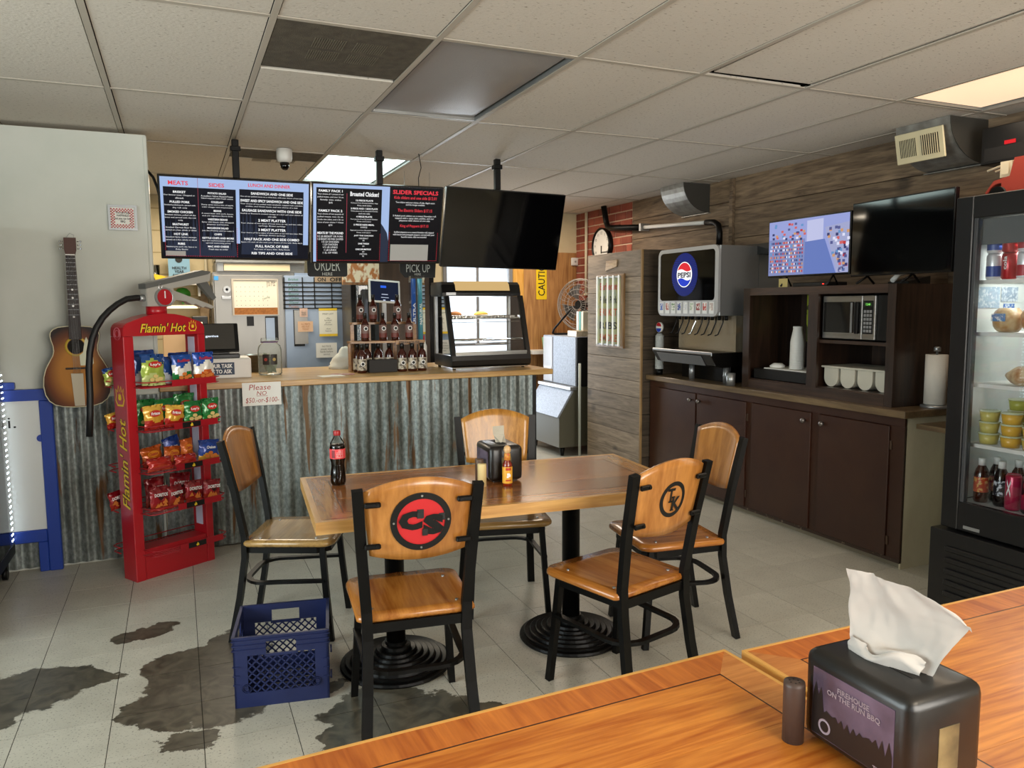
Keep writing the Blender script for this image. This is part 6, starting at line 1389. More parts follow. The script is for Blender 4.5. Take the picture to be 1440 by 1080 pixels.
for s, z, c_ in (('Barbecue', 1.66, '#a83a2a'), ('Pulled Pork', 1.54, '#2c2f38'), ('BRISKET', 1.43, '#b0512c'), ('RIBS', 1.31, '#24221f'), ('SMOKE', 1.20, '#b0512c')): text(t, 'lettering', s, (3.5618, 6.05, z), .30, .065, mat('paint'+c_, c_, .6), (0, -1, 0), bold=.02)
for k in range(5): P('tube', G().box(3.546, 3.556, 6.235-.094*k-.008, 6.235-.094*k+.008, 1.13, 1.755, bev=.003), mat('tube_white', '#eef0ea', .4, emit=.25), t)
for z in (1.14, 1.74): P('tube_rail', G().box(3.556, 3.5622, 5.845, 6.25, z-.006, z+.006), m_steelm, t)
o = solo('small_wood_sign', G().prism([(0, 0), (.19, .03), (.2, .09), (.01, .085)], -.008, .0, 'Y', M=Matrix.Translation((3.5835, 6.13, 1.80)) @ Matrix.Rotation(-PI/2, 4, 'Z')), wood('bark_sign', '#8f7455', '#c4ab86', 'Y', 4), 'small rough wooden plaque nailed above the tube menu sign', 'sign')

# ------------------------------------------------------------------ base cabinets with counter
t = thing('base_cabinets', 'dark brown painted base cabinets along the right wall', 'cabinet', (3.95, 4.25, 0), world=True)
XC = 3.665; YN, YF = 3.01, 5.52
P('carcass', G().box(XC+.02, XR-.02, YN+.012, YF, .055, .862), m_brown, t)
P('toe_board', G().box(XC+.03, XC+.05, YN+.01, YF, .0, .054), mat('dirty_cream_toe', '#8e8672', .6), t)
P('side_panel', G().box(XC+.012, XR-.02, YN, YN+.011, 0, .862), m_creamdirty, t)
P('top_rail', G().box(XC, XC+.019, YN, YF, .812, .862), m_brown, t); P('bottom_rail', G().box(XC, XC+.019, YN, YF, .035, .055), mat('scuffed_brown', '#3c2a20', .5, col2='#8a7a66', nscale=30, lo=.6, hi=.7), t)
for a, b_ in ((YN, 3.10), (3.625, 3.69), (4.242, 4.30), (4.862, 4.882), (5.385, YF)): P('stile', G().box(XC, XC+.019, a, b_, .056, .811), m_brown, t)
for k, (a, b_, s) in enumerate(((3.102, 3.623, 1), (3.692, 4.240, -1), (4.302, 4.860, 1), (4.884, 5.383, -1))):
    d = P('door', G().box(XC-.012, XC+.006, a, b_, .058, .809, bev=.003), m_brown, t)
    yk = b_-.04 if s > 0 else a+.045
    P('knob', G().lathe([(.006, 0), (.006, -.012), (.016, -.018), (.017, -.026), (.010, -.032), (0, -.033)], 14, (XC-.012, yk, .755), 'X'), mat('pewter', '#7a736e', .35, .8), d)
    yh = a-.004 if s > 0 else b_+.004
    for z in (.15, .70): P('hinge', G().box(XC-.006, XC-.001, yh-.012, yh+.002, z-.025, z+.025), mat('old_hinge', '#5b4a3e', .4, .5), d)
o = solo('cabinet_worktop', G().box(3.628, XR-.02, 2.985, 5.555-.018, .864, .905, bev=.004), m_counter, 'worn brown laminate worktop running along the dark base cabinets', 'worktop')
t = thing('side_ledge', 'low brown ledge board between the cabinets and the tall fridge', 'shelf', (3.8, 2.8, .8), world=True); P('board', G().box(3.72, XR-.02, 2.56, 2.983, .805, .832), m_counter, t)
P('support', G().box(4.0, XR-.02, 2.6, 2.98, .0, .804), m_creamdirty, t)

# hutch
t = thing('open_hutch', 'dark stained open-fronted hutch standing on the brown worktop', 'cabinet', (3.95, 3.75, .905), world=True)
HX, HN, HF, ZB, ZT = 3.715, 3.13, 4.40, .9055, 1.605
P('side_panel', G().box(HX, XR-.02, HN, HN+.02, ZB, ZT), m_hutch, t); P('side_panel', G().box(HX, XR-.02, HF-.02, HF, ZB, ZT), m_hutch, t); P('top_panel', G().box(HX, XR-.02, HN+.02, HF-.02, ZT-.02, ZT), m_hutchY, t); P('bottom_panel', G().box(HX, XR-.02, HN+.021, HF-.021, ZB+.05, ZB+.068), m_hutchY, t); P('back_panel', G().box(XR-.04, XR-.021, HN+.021, HF-.021, ZB+.069, ZT-.021), m_hutch, t)
P('divider', G().box(HX+.02, XR-.041, 3.735, 3.755, ZB+.069, ZT-.021), m_hutch, t); P('shelf', G().box(HX+.005, XR-.041, HN+.021, 3.734, 1.25, 1.27), m_hutchY, t)
for nm, d in (('face_stile', (HN, 3.185, ZB, ZT)), ('face_stile', (3.705, 3.785, ZB+.06, ZT-.05)), ('face_stile', (4.335, HF, ZB, ZT)), ('face_rail', (3.186, 4.334, ZT-.05, ZT)), ('face_rail', (3.186, 4.334, ZB, ZB+.06))): P(nm, G().box(HX-.018, HX-.001, *d), m_hutchY if 'rail' in nm else m_hutch, t)
# microwave
t = thing('microwave', 'stainless-trimmed microwave oven in the hutch\'s upper compartment', 'microwave', (3.95, 3.45, 1.27), world=True)
a, b_ = 3.215, 3.70; X_ = 3.735
P('body', G().box(X_+.02, 4.12, a, b_, 1.2755, 1.545, bev=.004), m_blackp, t)
P('door', G().box(X_, X_+.019, 3.397, b_, 1.28, 1.542, bev=.003), m_steel, t); P('door_window', G().box(X_-.003, X_-.0005, 3.455, b_-.01, 1.318, 1.505), mat('mirror_window', '#2b2a28', .06, .5), t); P('door_handle', G().box(X_-.028, X_-.0035, 3.405, 3.430, 1.315, 1.505, bev=.004), m_black, t)
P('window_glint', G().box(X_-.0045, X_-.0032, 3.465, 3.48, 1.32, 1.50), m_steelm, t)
P('control_panel', G().box(X_, X_+.019, 3.302, 3.395, 1.28, 1.542, bev=.003), m_steel, t); P('control_face', G().box(X_-.003, X_-.0005, 3.315, 3.386, 1.315, 1.512), m_blackp, t); P('display', G().box(X_-.0045, X_-.0032, 3.322, 3.38, 1.478, 1.502), mat('vfd_display', '#1c2c1a', .3, emit=.4), t)
text(t, 'display_digits', '12:40', (X_-.005, 3.35, 1.49), .032, .012, emi('vfd_green', '#8fff6a', 1.5), (0, -1, 0))
for j in range(6):
    for i in range(3): P('button', G().box(X_-.0045, X_-.0032, 3.322+i*.021, 3.338+i*.021, 1.325+j*.023, 1.341+j*.023), mat('button_grey', '#8b8b8b', .5), t)
# silverware tray
t = thing('cutlery_bin', 'off-white cutlery tray with four rounded bins in the lower hutch compartment', 'tray', (3.9, 3.45, .974), world=True)
m_ow = mat('offwhite_plastic', '#c9c4b4', .45)
P('rim', G().box(3.76, 4.06, 3.20, 3.725, 1.093, 1.105, bev=.003), m_ow, t)
for k in range(4):
    y = 3.262+.131*k; pr = [(y-.055, 1.092)]+arc(y, 1.03, .0555, 180, 360, 12)+[(y+.055, 1.092)]
    P('bin', G().prism(pr, 3.775, 4.05, 'X'), m_ow, t)
# left compartment: cup stack, black tray, printed bag
t = thing('coffee_tray', 'low black tray with clutter in the hutch\'s left compartment', 'tray', (3.9, 4.05, .974), world=True); P('tray', G().box(3.73, 4.15, 3.775, 4.32, .974, 1.045, bev=.005), m_blackp, t); P('napkin_litter', G().box(3.76, 4.0, 3.82, 4.25, 1.0455, 1.052, bev=.002), m_paper, t)
o = solo('plastic_lid', G().lathe([(0, 0), (.05, 0), (.055, .012), (.03, .03), (0, .032)], 18), m_white, 'white lid lying on the black tray in the hutch', 'lid'); o.location = (3.84, 4.2, 1.053)
t = thing('foam_cup_stack', 'tall stack of white foam cups on the black tray in the hutch', 'cups', (3.86, 4.04, 1.053))
pr = [(0, 0), (.047, 0)]
for k in range(14): z = .006+k*.013; pr += [(.049-.0002*k, z), (.049-.0002*k, z+.008), (.046, z+.010)]
pr += [(.044, .20), (.030, .275), (.032, .278), (.031, .29), (0, .29)]
P('cup_stack', G().lathe(pr, 24), m_white, t)
t = thing('printed_bag', 'yellow-green bag printed with dark shapes inside the hutch\'s left compartment', 'bag', (3.95, 3.78, 1.2), world=True); P('bag', G().box(4.08, 4.17, 4.0, 4.20, 1.23, 1.575, bev=.01), mat('olive_print', '#9aa52e', .5, col2='#39401a', nscale=16, lo=.5, hi=.56, detail=1), t)
P('stand', G().box(4.08, 4.14, 4.01, 4.19, 1.053, 1.229), m_black, t)
# paper towel
t = thing('paper_towel_roll', 'white paper towel roll on a metal stand at the worktop\'s near end', 'paper towel', (3.93, 3.04, .9055)); P('stand_base', G().lathe([(0, 0), (.075, 0), (.075, .012), (.03, .018), (0, .018)], 24), m_steelm, t); P('roll', G().lathe([(.02, .02), (.058, .02), (.058, .30), (.02, .30), (.02, .02)], 28, cap=False), mat('towel_paper', '#d8cfc2', .9, bump=.3, bscale=120), t); P('rod', G().cyl(.006, .018, .33, seg=10).lathe([(.018, .318), (.018, .34), (.012, .345), (0, .345)], 14), m_steelm, t)
t = thing('foam_cup', 'small white foam cup on the low ledge by the fridge', 'cup', (3.74, 2.72, .832)); P('cup', G().lathe([(0, 0), (.03, 0), (.042, .095), (.044, .097), (.041, .098), (.028, .004)], 20, cap=False), m_white, t)
# screens on the hutch
def wall_tv(a, b_, zb, zt, x, lab, rz=0.):
    t = thing('television', lab, 'television', (x, (a+b_)/2, zb), rz); w2 = (b_-a)/2; h = zt-zb
    P('casing', G().box(0, .03, -w2, w2, 0, h, bev=.003).box(.03, .06, -w2+.1, w2-.1, .05, h-.08), m_bezel, t); t['group'] = 'televisions on the hutch'; return t, w2, h
t, w2, h = wall_tv(3.49, 4.19, 1.672, 2.05, 3.72, 'small television showing a shop aisle camera view, on the hutch')
def quadx(t, nm, y0, y1, z0, z1, x, m_, kind=None): g = G(); g.quad((x, y0, z0), (x, y1, z0), (x, y1, z1), (x, y0, z1)); return P(nm, g, m_, t, kind=kind)
W2 = w2-.008; H2 = h-.01
quadx(t, 'display', -W2, W2, .012, H2, -.001, emi('cctv_sky', '#9aa4dc', .95))
def pz(u, v): return (W2-2*W2*u, .012+(H2-.012)*(1-v))     # u right, v down in the picture
def ppoly(nm, pts, x, m_): g = G(); g.poly([(x,)+pz(u, v) for u, v in pts], [tuple(range(len(pts)))]); P(nm, g, m_, t)
ppoly('cctv_picture', [(.48, .42), (.72, .40), (.86, 1), (.47, 1)], -.0016, emi('cctv_floor', '#6b80c4', .9)); ppoly('cctv_picture', [(.0, .33), (.48, .36), (.48, 1), (0, 1)], -.0015, emi('cctv_shelf', '#8791c4', .9)); ppoly('cctv_picture', [(.72, .2), (1, .15), (1, 1), (.87, 1)], -.0015, emi('cctv_stand', '#a9aed6', .9)); ppoly('cctv_picture', [(.5, .05), (.7, .04), (.7, .4), (.5, .42)], -.0014, emi('cctv_wall', '#c2c6ea', .95))
cs = [emi('cctv_'+c_, '#'+c_, .9) for c_ in ('d86a6a', 'e8e8ff', '5a5f96', 'd8a070', '6a9ad0', '3a3f70', 'c84040')]
gs = [G() for _ in cs]; rr = random.Random(5)
for row_ in range(9):
    for k in range(26):
        u = .02+.44*k/26; v = .38+.066*row_+.02*u; gs[rr.randrange(7)].poly([(-.002-.00001*row_,)+pz(u+.0, v+.0), (-.002-.00001*row_,)+pz(u+.014, v), (-.002-.00001*row_,)+pz(u+.014, v+.038), (-.002-.00001*row_,)+pz(u, v+.038)], [(0, 1, 2, 3)])
for k in range(60):
    v = rr.uniform(.2, .95); u0 = .74+.13*max(0, (v-.3)/.7); u = rr.uniform(u0, .98); gs[rr.randrange(7)].poly([(-.0022,)+pz(u, v), (-.0022,)+pz(u+.03, v), (-.0022,)+pz(u+.03, v+.05), (-.0022,)+pz(u, v+.05)], [(0, 1, 2, 3)])
for k in range(30):
    u = rr.uniform(.02, .46); v = rr.uniform(.05, .34); gs[rr.randrange(7)].poly([(-.0022,)+pz(u, v), (-.0022,)+pz(u+.03, v), (-.0022,)+pz(u+.03, v+.04), (-.0022,)+pz(u, v+.04)], [(0, 1, 2, 3)])
for q, m_ in zip(gs, cs): P('cctv_goods', q, m_, t, kind='stuff')
for y in (-.2, .2): P('foot', G().tube([(-.02, y, -.06), (.03, y, .0), (.07, y, -.06)], .006, 6), m_black, t)
t, w2, h = wall_tv(2.775, 3.485, 1.655, 2.085, 3.695, 'larger switched-off television at the hutch\'s near end', math.radians(-4.8))
quadx(t, 'display', -w2+.006, w2-.006, .01, h-.008, -.001, m_gloss)
for y in (-.08, .25): P('foot', G().tube([(-.05, y, -.044), (.03, y, .0), (.08, y, -.044)], .007, 6), m_black, t)
P('lower_arm', G().box(.03, .5, -.05, .05, .15, .2), m_black, t)
t = thing('set_top_box', 'thin black media box under the shop-camera television', 'media box', (3.8, 3.85, 1.605), world=True); P('case', G().box(3.735, 3.90, 3.67, 3.97, 1.606, 1.632, bev=.003), m_blackp, t); P('status_light', G().box(3.7335, 3.735, 3.70, 3.712, 1.616, 1.622), emi('red_led', '#ff3020', 3), t)
o = solo('sticky_note', G().box(3.7095, 3.7105, 3.99, 4.07, 1.606, 1.662), mat('sticky_yellow', '#b9a76a', .8), 'yellowish sticky note below the shop-camera television', 'note')
t = thing('desk_phone', 'dark phone with a pale handset at the hutch\'s near top end', 'phone', (3.9, 3.22, 1.605)); P('cradle', G().prism([(-.09, 0), (.09, 0), (.09, .045), (-.09, .015)], -.07, .07, 'Y', bev=.003), m_blackp, t); P('handset', G().tube([(-.10, .03, .02), (-.05, .03, .058), (.03, .03, .072), (.08, .03, .06)], .014, 8), m_white, t)

# ------------------------------------------------------------------ drinks fountain
t = thing('drink_fountain', 'steel soda fountain with a glowing PEPSI sign above eight levers', 'drink dispenser', (3.8, 4.95, .905), world=True)
YA, YZ = 4.60, 5.36; FX = 3.625
P('head', G().box(FX+.02, 4.0, YA+.0, YZ-.01, 1.41, 1.925, bev=.004), m_steelm, t)
out = rrect(YA-.005, YZ, 1.405, 1.93, .055, 6); inn = rrect(YA+.035, YZ-.03, 1.525, 1.90, .03, 6)
g = G(); n = len(out); vs = [(FX, y, z) for y, z in out]+[(FX, y, z) for y, z in inn]+[(FX+.021, y, z) for y, z in out]
g.poly(vs, [(i, (i+1) % n, n+(i+1) % n, n+i) for i in range(n)]+[(i, 2*n+i, 2*n+(i+1) % n, (i+1) % n) for i in range(n)]); P('chrome_bezel', g, mat('bezel_silver', '#c4c6c8', .3, .5), t)
P('sign_panel', G().prism(inn, FX+.004, FX+.019, 'X'), m_gloss, t)
cyy, czz = 5.01, 1.725
g = G(); g.m(emi('deep_blue_glow', '#0a1450', .8)).cyl(.165, FX+.0025, FX+.0035, (0, cyy, czz), 'X', 40); P('blue_halo', g, None, t)
g = G()
for r_ in range(6):
    for k in range(44):
        a = 2*PI*k/44+r_*.07; q = .108+.011*r_; g.box(FX+.0015, FX+.0024, cyy+q*math.cos(a)-.003, cyy+q*math.cos(a)+.003, czz+q*math.sin(a)-.003, czz+q*math.sin(a)+.003)
P('halo_dots', g, emi('blue_dots', '#1a36b8', .9), t, kind='stuff')
rg = .098
P('globe_disc', G().cyl(rg, FX+.0008, FX+.0014, (0, cyy, czz), 'X', 40), emi('globe_white', '#ffffff', 1.1), t)
def seg(z0f, z1f, nm, m_):
    k = 20; pts = []; r_ = rg*.93
    A = math.asin(z0f)
    # upper or lower cap bounded by a wave
    sgn = 1 if z1f > z0f else -1; pts = []
    yl = math.sqrt(r_*r_-(z0f*r_)**2)
    for i in range(k+1): y = -yl+2*yl*i/k; pts.append((cyy+y, czz+z0f*r_+.010*math.sin(PI*y/yl)))
    a0 = math.atan2(z0f*r_, yl); a1 = PI-a0 if sgn > 0 else -PI-a0
    for i in range(1, k): a = a0+(a1-a0)*i/k; pts.append((cyy+r_*math.cos(a), czz+r_*math.sin(a)))
    P(nm, G().prism(pts, FX+.0002, FX+.0007, 'X'), m_, t)
seg(.36, 1, 'globe_red', emi('globe_red', '#e0202c', 1.0)); seg(-.40, -1, 'globe_blue', emi('globe_blue', '#1538c8', 1.0))
text(t, 'sign_lettering', 'PEPSI', (FX-.0004, cyy, czz-.003), .165, .042, mat('navy_letters', '#0a1030', .5), (0, -1, 0), bold=.04)
for k, c_ in enumerate(('#3d5fae', '#a04a3a', '#4d7a3c', '#26408c', '#c8cbd0', '#a9b8a0', '#8c2a26', '#b5352e', '#b9a7a0')):
    y = YZ-.055-k*.08; v_ = P('flavour_card', G().box(FX-.003, FX-.0005, y-.026, y+.026, 1.425, 1.512), mat('white_card', '#dfe0de', .4), t); P('card_picture', G().box(FX-.0045, FX-.0032, y-.02, y+.02, 1.45, 1.505), mat('flav'+c_, c_, .4, col2='#e8e4dc', nscale=60, lo=.5, hi=.6), v_)
P('backsplash', G().box(3.80, 4.05, YA, YZ-.05, 1.12, 1.409), mat('warm_backsplash', '#cdbfa6', .25, .75, col2='#b9a98c', nscale=2, nstretch=(1, 1, 3)), t)
for k in range(8):
    y = YZ-.13-k*.083; k2 = 3
    lv = P('lever' , G().tube([(3.72, y, 1.41), (3.715, y-.005, 1.36), (3.69, y+.02, 1.27), (3.672, y+.035, 1.262)], .005 if k != k2 else .007, 6), m_black if k != k2 else m_chrome, t); P('nozzle', G().cyl(.014, 1.375, 1.409, (3.75, y, 0), seg=12), m_black, lv)
P('drip_tray', G().prism([(3.55, 1.125), (3.56, 1.14), (3.95, 1.14), (3.95, 1.03), (3.66, 1.03), (3.60, 1.045)], YA-.03, YZ-.04, 'Y', bev=.002), m_black, t); P('tray_lip', G().box(3.553, 3.562, YA-.035, YZ-.035, 1.118, 1.146, bev=.003), m_steelm, t)
P('tray_cloth', G().prism([(3.555, 1.115), (3.60, 1.043), (3.596, 1.040), (3.550, 1.112)], YA+.09, YZ-.1, 'Y'), mat('grey_skirt', '#5f6062', .6), t)
for y in (YA+.04, YZ-.30): P('leg', G().cyl(.022, .9055, 1.03, (3.75, y, 0), seg=16), m_steelm, t)
P('rear_block', G().box(3.8, 4.05, YA+.05, YZ-.1, .9055, 1.029), m_black, t)
P('rear_column', G().box(4.0005, 4.2, YA, YZ-.06, 1.12, 1.86), m_steelm, t); P('black_cap', G().box(3.98, 4.2, 4.42, YZ-.06, 1.861, 1.94), m_blackp, t)
t = thing('cup_dispenser', 'stack of small clear cups topped by a round cola sign, left of the fountain', 'cups', (3.72, 5.47, .905))
P('tube_stand', G().cyl(.03, 0, .05, seg=16), m_black, t)
pr = [(0, .05), (.034, .05)]
for k in range(20): z = .055+k*.014; pr += [(.036, z), (.036, z+.009), (.033, z+.011)]
pr += [(.02, .35), (0, .35)]
P('cups', G().lathe(pr, 20), mat('clear_cups', '#a5a8a6', .25), t); P('round_sign', G().cyl(.042, -.01, .01, (0, 0, .40), 'X', 24), m_white, t); P('sign_top', G().prism([(.0, .408)]+[(-.036, .408)]+arc(0, .405, .036, 170, 10, 8), -.0115, -.0105, 'X'), m_red, t); P('sign_bottom', G().prism([(-.036, .392), (.036, .392)]+arc(0, .396, .036, -10, -170, 8), -.0115, -.0105, 'X'), mat('globe_blue_print', '#1f3fa8', .4), t); P('sign_neck', G().cyl(.006, .35, .36, seg=8), m_black, t)
o = thing('faucet_valve', 'small brass valve on a pipe between fountain and hutch', 'valve', (3.95, 4.47, 1.3), world=True); P('pipe', G().cyl(.012, .906, 1.60, (3.95, 4.47, 0), seg=10), m_steelm, o); P('valve', G().cyl(.02, 3.91, 3.95, (0, 4.47, 1.30), 'X', 10).box(3.90, 3.91, 4.455, 4.485, 1.27, 1.33), mat('brass', '#a8874a', .3, .9), o)
o = solo('steel_tumbler', G().lathe([(0, 0), (.03, 0), (.033, .09), (.03, .09), (.028, .004)], 20, cap=False), m_steelm, 'short steel canister on the worktop by the fountain\'s near leg', 'canister'); o.location = (3.68, 4.50, .9055)

# pipes under the ceiling
t = thing('black_pipe', 'black pipe bending from the ceiling along the plank wall to the fountain', 'pipe', (4.16, 6.5, 2.3), world=True)
P('pipe', G().tube([(4.13, 7.12, 2.518), (4.16, 7.12, 2.36), (4.16, 7.09, 2.31), (4.16, 7.04, 2.285), (4.16, 6.42, 2.235)], .030, 12), m_black, t); P('white_pipe', G().tube([(4.16, 6.42, 2.235), (4.16, 5.45, 2.185)], .017, 10), m_white, t)
P('lower_pipe', G().tube([(4.16, 5.45, 2.185), (4.16, 5.34, 2.175), (4.16, 5.29, 2.15), (4.16, 5.27, 2.09), (4.16, 5.27, 1.955)], .026, 12), m_black, t); P('clamp', G().box(4.12, XR-.032, 6.40, 6.43, 2.20, 2.27), m_steelm, t)
# ducts
def duct(ya, yb, lab, grille):
    t = thing('air_duct', lab, 'duct', (4.1, (ya+yb)/2, 2.5), world=True)
    r_ = .27 if not grille else .30; xw = XR-.021; pts = [(xw, 2.517), (xw-r_, 2.517)]+[(xw-r_*math.cos(a), 2.517-(.24)*math.sin(a)) for a in [PI/2*i/10 for i in range(1, 11)]]
    P('shell', G().prism(pts, ya, yb, 'Y'), m_galv, t); P('end_seam', G().prism([(p[0]-(.004 if i else 0), p[1]-.003) for i, p in enumerate(pts)], ya-.006, ya-.0005, 'Y'), mat('duct_end', '#4c4a45', .5, .5), t)
    P('wall_flange', G().box(xw-.03, xw, ya-.02, yb+.02, 2.268, 2.274), m_galv, t)
    if grille:
        MGr = Matrix.Translation((xw-.305, ya+.02, 2.385)) @ Matrix.Rotation(math.radians(-12), 4, 'Y')
        P('register_frame', G().box(-.012, 0, 0, .31, -.085, .085, bev=.003, M=MGr), mat('register_cream', '#cfc4a0', .5), t)
        P('register_dark', G().box(-.0135, -.0125, .03, .14, -.055, .055, M=MGr), m_void, t); P('register_slot_field', G().box(-.0135, -.0125, .17, .285, -.055, .055, M=MGr), MC['register_cream'], t)
        for k in range(8): P('slat', G().box(-.019, -.0137, .036+k*.0132, .0385+k*.0132, -.055, .055, M=MGr), MC['register_cream'], t)
        for k in range(10): P('slot', G().box(-.015, -.0136, .175+k*.011, .179+k*.011, -.05, .05, M=MGr), m_void, t)
duct(5.50, 5.84, 'galvanised half-round duct boot under the ceiling above the fountain', False)
duct(3.03, 3.38, 'large galvanised duct with a cream air register, near the warm ceiling panel', True)
# speaker and toy truck
t = thing('wall_speaker', 'black box speaker on the plank wall above the fridge, cut by the frame', 'speaker', (4.1, 2.75, 2.3), world=True); P('box', G().box(4.05, XR-.021, 2.45, 2.93, 2.235, 2.43, bev=.004), m_blackp, t); P('badge', G().box(4.047, 4.0495, 2.74, 2.80, 2.325, 2.345), m_red, t)
P('grille', G().box(4.0465, 4.0495, 2.47, 2.91, 2.25, 2.415)
 if False else G().box(4.0485, 4.0499, 2.47, 2.91, 2.25, 2.32), mat('speaker_cloth', '#121212', .9), t)
t = thing('toy_fire_truck', 'orange-red toy fire truck with cream ladder on top of the fridge', 'toy truck', (3.85, 2.45, 1.985), world=True)
m_or = mat('faded_fire_red', '#963222', .5); m_lad = mat('ladder_cream', '#c9bca0', .6)
P('body', G().prism([(2.25, 2.03), (2.60, 2.03), (2.62, 2.06)]+arc(2.63, 2.03, .055, 100, 20, 5)+[(2.70, 2.03), (2.70, 2.05), (2.66, 2.10), (2.58, 2.115), (2.56, 2.20), (2.25, 2.20)], 3.78, 3.92, 'X', bev=.002), m_or, t)
P('cab_window', G().box(3.778, 3.7795, 2.585, 2.625, 2.125, 2.18), m_lad, t); P('cab_post', G().box(3.79, 3.80, 2.575, 2.635, 2.113, 2.19), m_lad, t)
for y in (2.63, 2.35): P('wheel', G().cyl(.042, 3.765, 3.935, (0, y, 2.028), 'X', 20), m_black, t)
g = G()
for x in (3.82, 3.88): g.tube([(x, 2.2, 2.27), (x, 2.72, 2.16)], .008, 5)
for k in range(9): g.tube([(3.82, 2.25+.05*k, 2.26-.0106*k), (3.88, 2.25+.05*k, 2.26-.0106*k)], .005, 4)
P('ladder', g, m_lad, t)

# ------------------------------------------------------------------ tall glass-door fridge
t = thing('display_fridge', 'tall black glass-door fridge stocked with food, at the right edge', 'fridge', (3.75, 2.2, 0), world=True)
fx, fy0, fy1, fz = 3.35, 1.80, 2.53, 1.985; m_fk = mat('fridge_black', '#0b0b0c', .35, coat=.1); m_fi = mat('fridge_inner_white', '#d2d6d4', .4)
P('side_panel', G().box(fx+.05, 4.08, fy1-.035, fy1, .42, fz), m_fk, t); P('side_panel', G().box(fx+.05, 4.08, fy0, fy0+.035, .42, fz), m_fk, t)
P('inner_side', G().box(fx+.055, 4.0, fy1-.045, fy1-.036, .56, 1.87), m_fi, t); P('inner_side', G().box(fx+.055, 4.0, fy0+.036, fy0+.045, .56, 1.87), m_fi, t); P('rear_panel', G().box(4.0, 4.08, fy0+.036, fy1-.036, .42, fz-.101), m_fi, t)
P('top_box', G().box(fx+.05, 4.08, fy0+.036, fy1-.036, fz-.1, fz), m_fk, t); P('floor_pan', G().box(fx+.055, 3.99, fy0+.046, fy1-.046, .50, .555), m_fi, t)
P('header_panel', G().box(fx+.055, fx+.07, fy0+.046, fy1-.046, 1.76, 1.875), mat('header_grey', '#4c4f52', .5), t)
P('base', G().box(fx-.03, 4.08, fy0, fy1+.03, .03, .415, bev=.004), m_fk, t)
for k in range(5): P('vent_slat', G().box(fx-.044, fx-.031, fy0+.03, fy1-.06, .10+k*.055, .125+k*.055, bev=.004), m_fk, t)
P('foot', G().cyl(.02, 0, .03, (fx+.03, fy1-.04, 0), seg=10), m_black, t); P('foot', G().cyl(.02, 0, .03, (4.0, fy1-.04, 0), seg=10), m_black, t); P('foot', G().cyl(.02, 0, .03, (fx+.03, fy0+.04, 0), seg=10), m_black, t)
d = P('door', G().box(fx, fx+.045, fy1-.085, fy1, .425, fz-.005, bev=.004).box(fx, fx+.045, fy0, fy0+.08, .425, fz-.005, bev=.004).box(fx, fx+.045, fy0+.081, fy1-.086, fz-.105, fz-.005, bev=.004).box(fx, fx+.045, fy0+.081, fy1-.086, .425, .56, bev=.004), m_fk, t)
P('glass', G().box(fx+.018, fx+.024, fy0+.081, fy1-.086, .561, fz-.106), m_glass, d); P('inner_trim', G().box(fx+.01, fx+.045, fy1-.10, fy1-.0865, .561, fz-.106), mat('gasket_grey', '#3c3d3f', .4), d); P('latch_plate', G().box(fx-.003, fx-.0005, fy1-.20, fy1-.12, .44, .455), m_steelm, d)
SH = [1.60, 1.36, 1.12, .835, .556]
for z in SH[:4]:
    g = G().box(fx+.08, fx+.088, fy0+.046, fy1-.046, z-.018, z, bev=.001)
    for k in range(28): y = fy0+.06+.62*k/27*.98; g.tube([(fx+.09, y, z-.004), (3.98, y, z-.004)], .0022, 4)
    g.box(fx+.09, 3.98, fy0+.047, fy0+.052, z-.01, z-.002); g.box(fx+.09, 3.98, fy1-.052, fy1-.047, z-.01, z-.002)
    P('wire_shelf', g, m_white, t, kind='stuff')
P('shelf_upright', G().box(fx+.09, fx+.10, 2.235, 2.245, .56, 1.75), m_steelm, t) if False else None
for x0, x1, z0, z1, c_ in ((fx+.28, fx+.40, 1.50, 1.57, '#8fa0b4'), (fx+.10, fx+.27, 1.47, 1.57, '#9ab0c4'), (fx+.30, fx+.38, 1.45, 1.49, '#3a68b0')): P('rating_label', G().box(x0, x1, fy1-.0475, fy1-.0465, z0, z1), mat('rating'+c_, c_, .5, col2='#c9d2da', nscale=70, lo=.5, hi=.6), t)
area('fridge_lamp_top', (3.62, 2.15, 1.755), (3.62, 2.15, 0), .3, .5, 5.5, (.92, 1, .95))
# cans, top shelf
def can(label, loc, c1, c2, r_=.033, h=.12, letter=None, group='cans in the tall fridge'):
    t = thing('drink_can', label, 'can', loc, 0, group)
    P('can_body', G().lathe([(0, .002), (r_*.8, 0), (r_, .008), (r_, h-.012), (r_*.82, h), (r_*.78, h-.003), (0, h-.003)], 18), mat('can'+c1, c1, .3, .3, coat=.3), t)
    if c2: P('colour_band', G().lathe([(r_+.0002, h*.12), (r_+.0004, h*.13), (r_+.0004, h*.5), (r_+.0002, h*.52)], 18, cap=False), mat('canband'+c2, c2, .4), t)
    if letter: text(t, 'can_lettering', letter, (-r_-.0008, 0, h*.62), h*.5, r_*.55, m_whp if c1 != '#1a1214' else m_red, (0, 0, 1), (0, 1, 0), bold=.02)
    return t
for r_ in range(2):
    for k, (c1, c2, w_) in enumerate((('#e6e6ea', '#26479c', 'blue-banded white'), ('#b51d26', None, 'red'), ('#e6e6ea', '#a82430', 'red-banded white'), ('#c21f2a', None, 'second red'))):
        if k == 3 and r_: continue
        can(('upper row: ' if r_ else 'lower row: ')+w_+' can on the fridge\'s top shelf', (fx+.135, 2.425-.072*k, 1.601+.1205*r_), c1, c2, letter='cola' if c2 is None else None, h=.12)
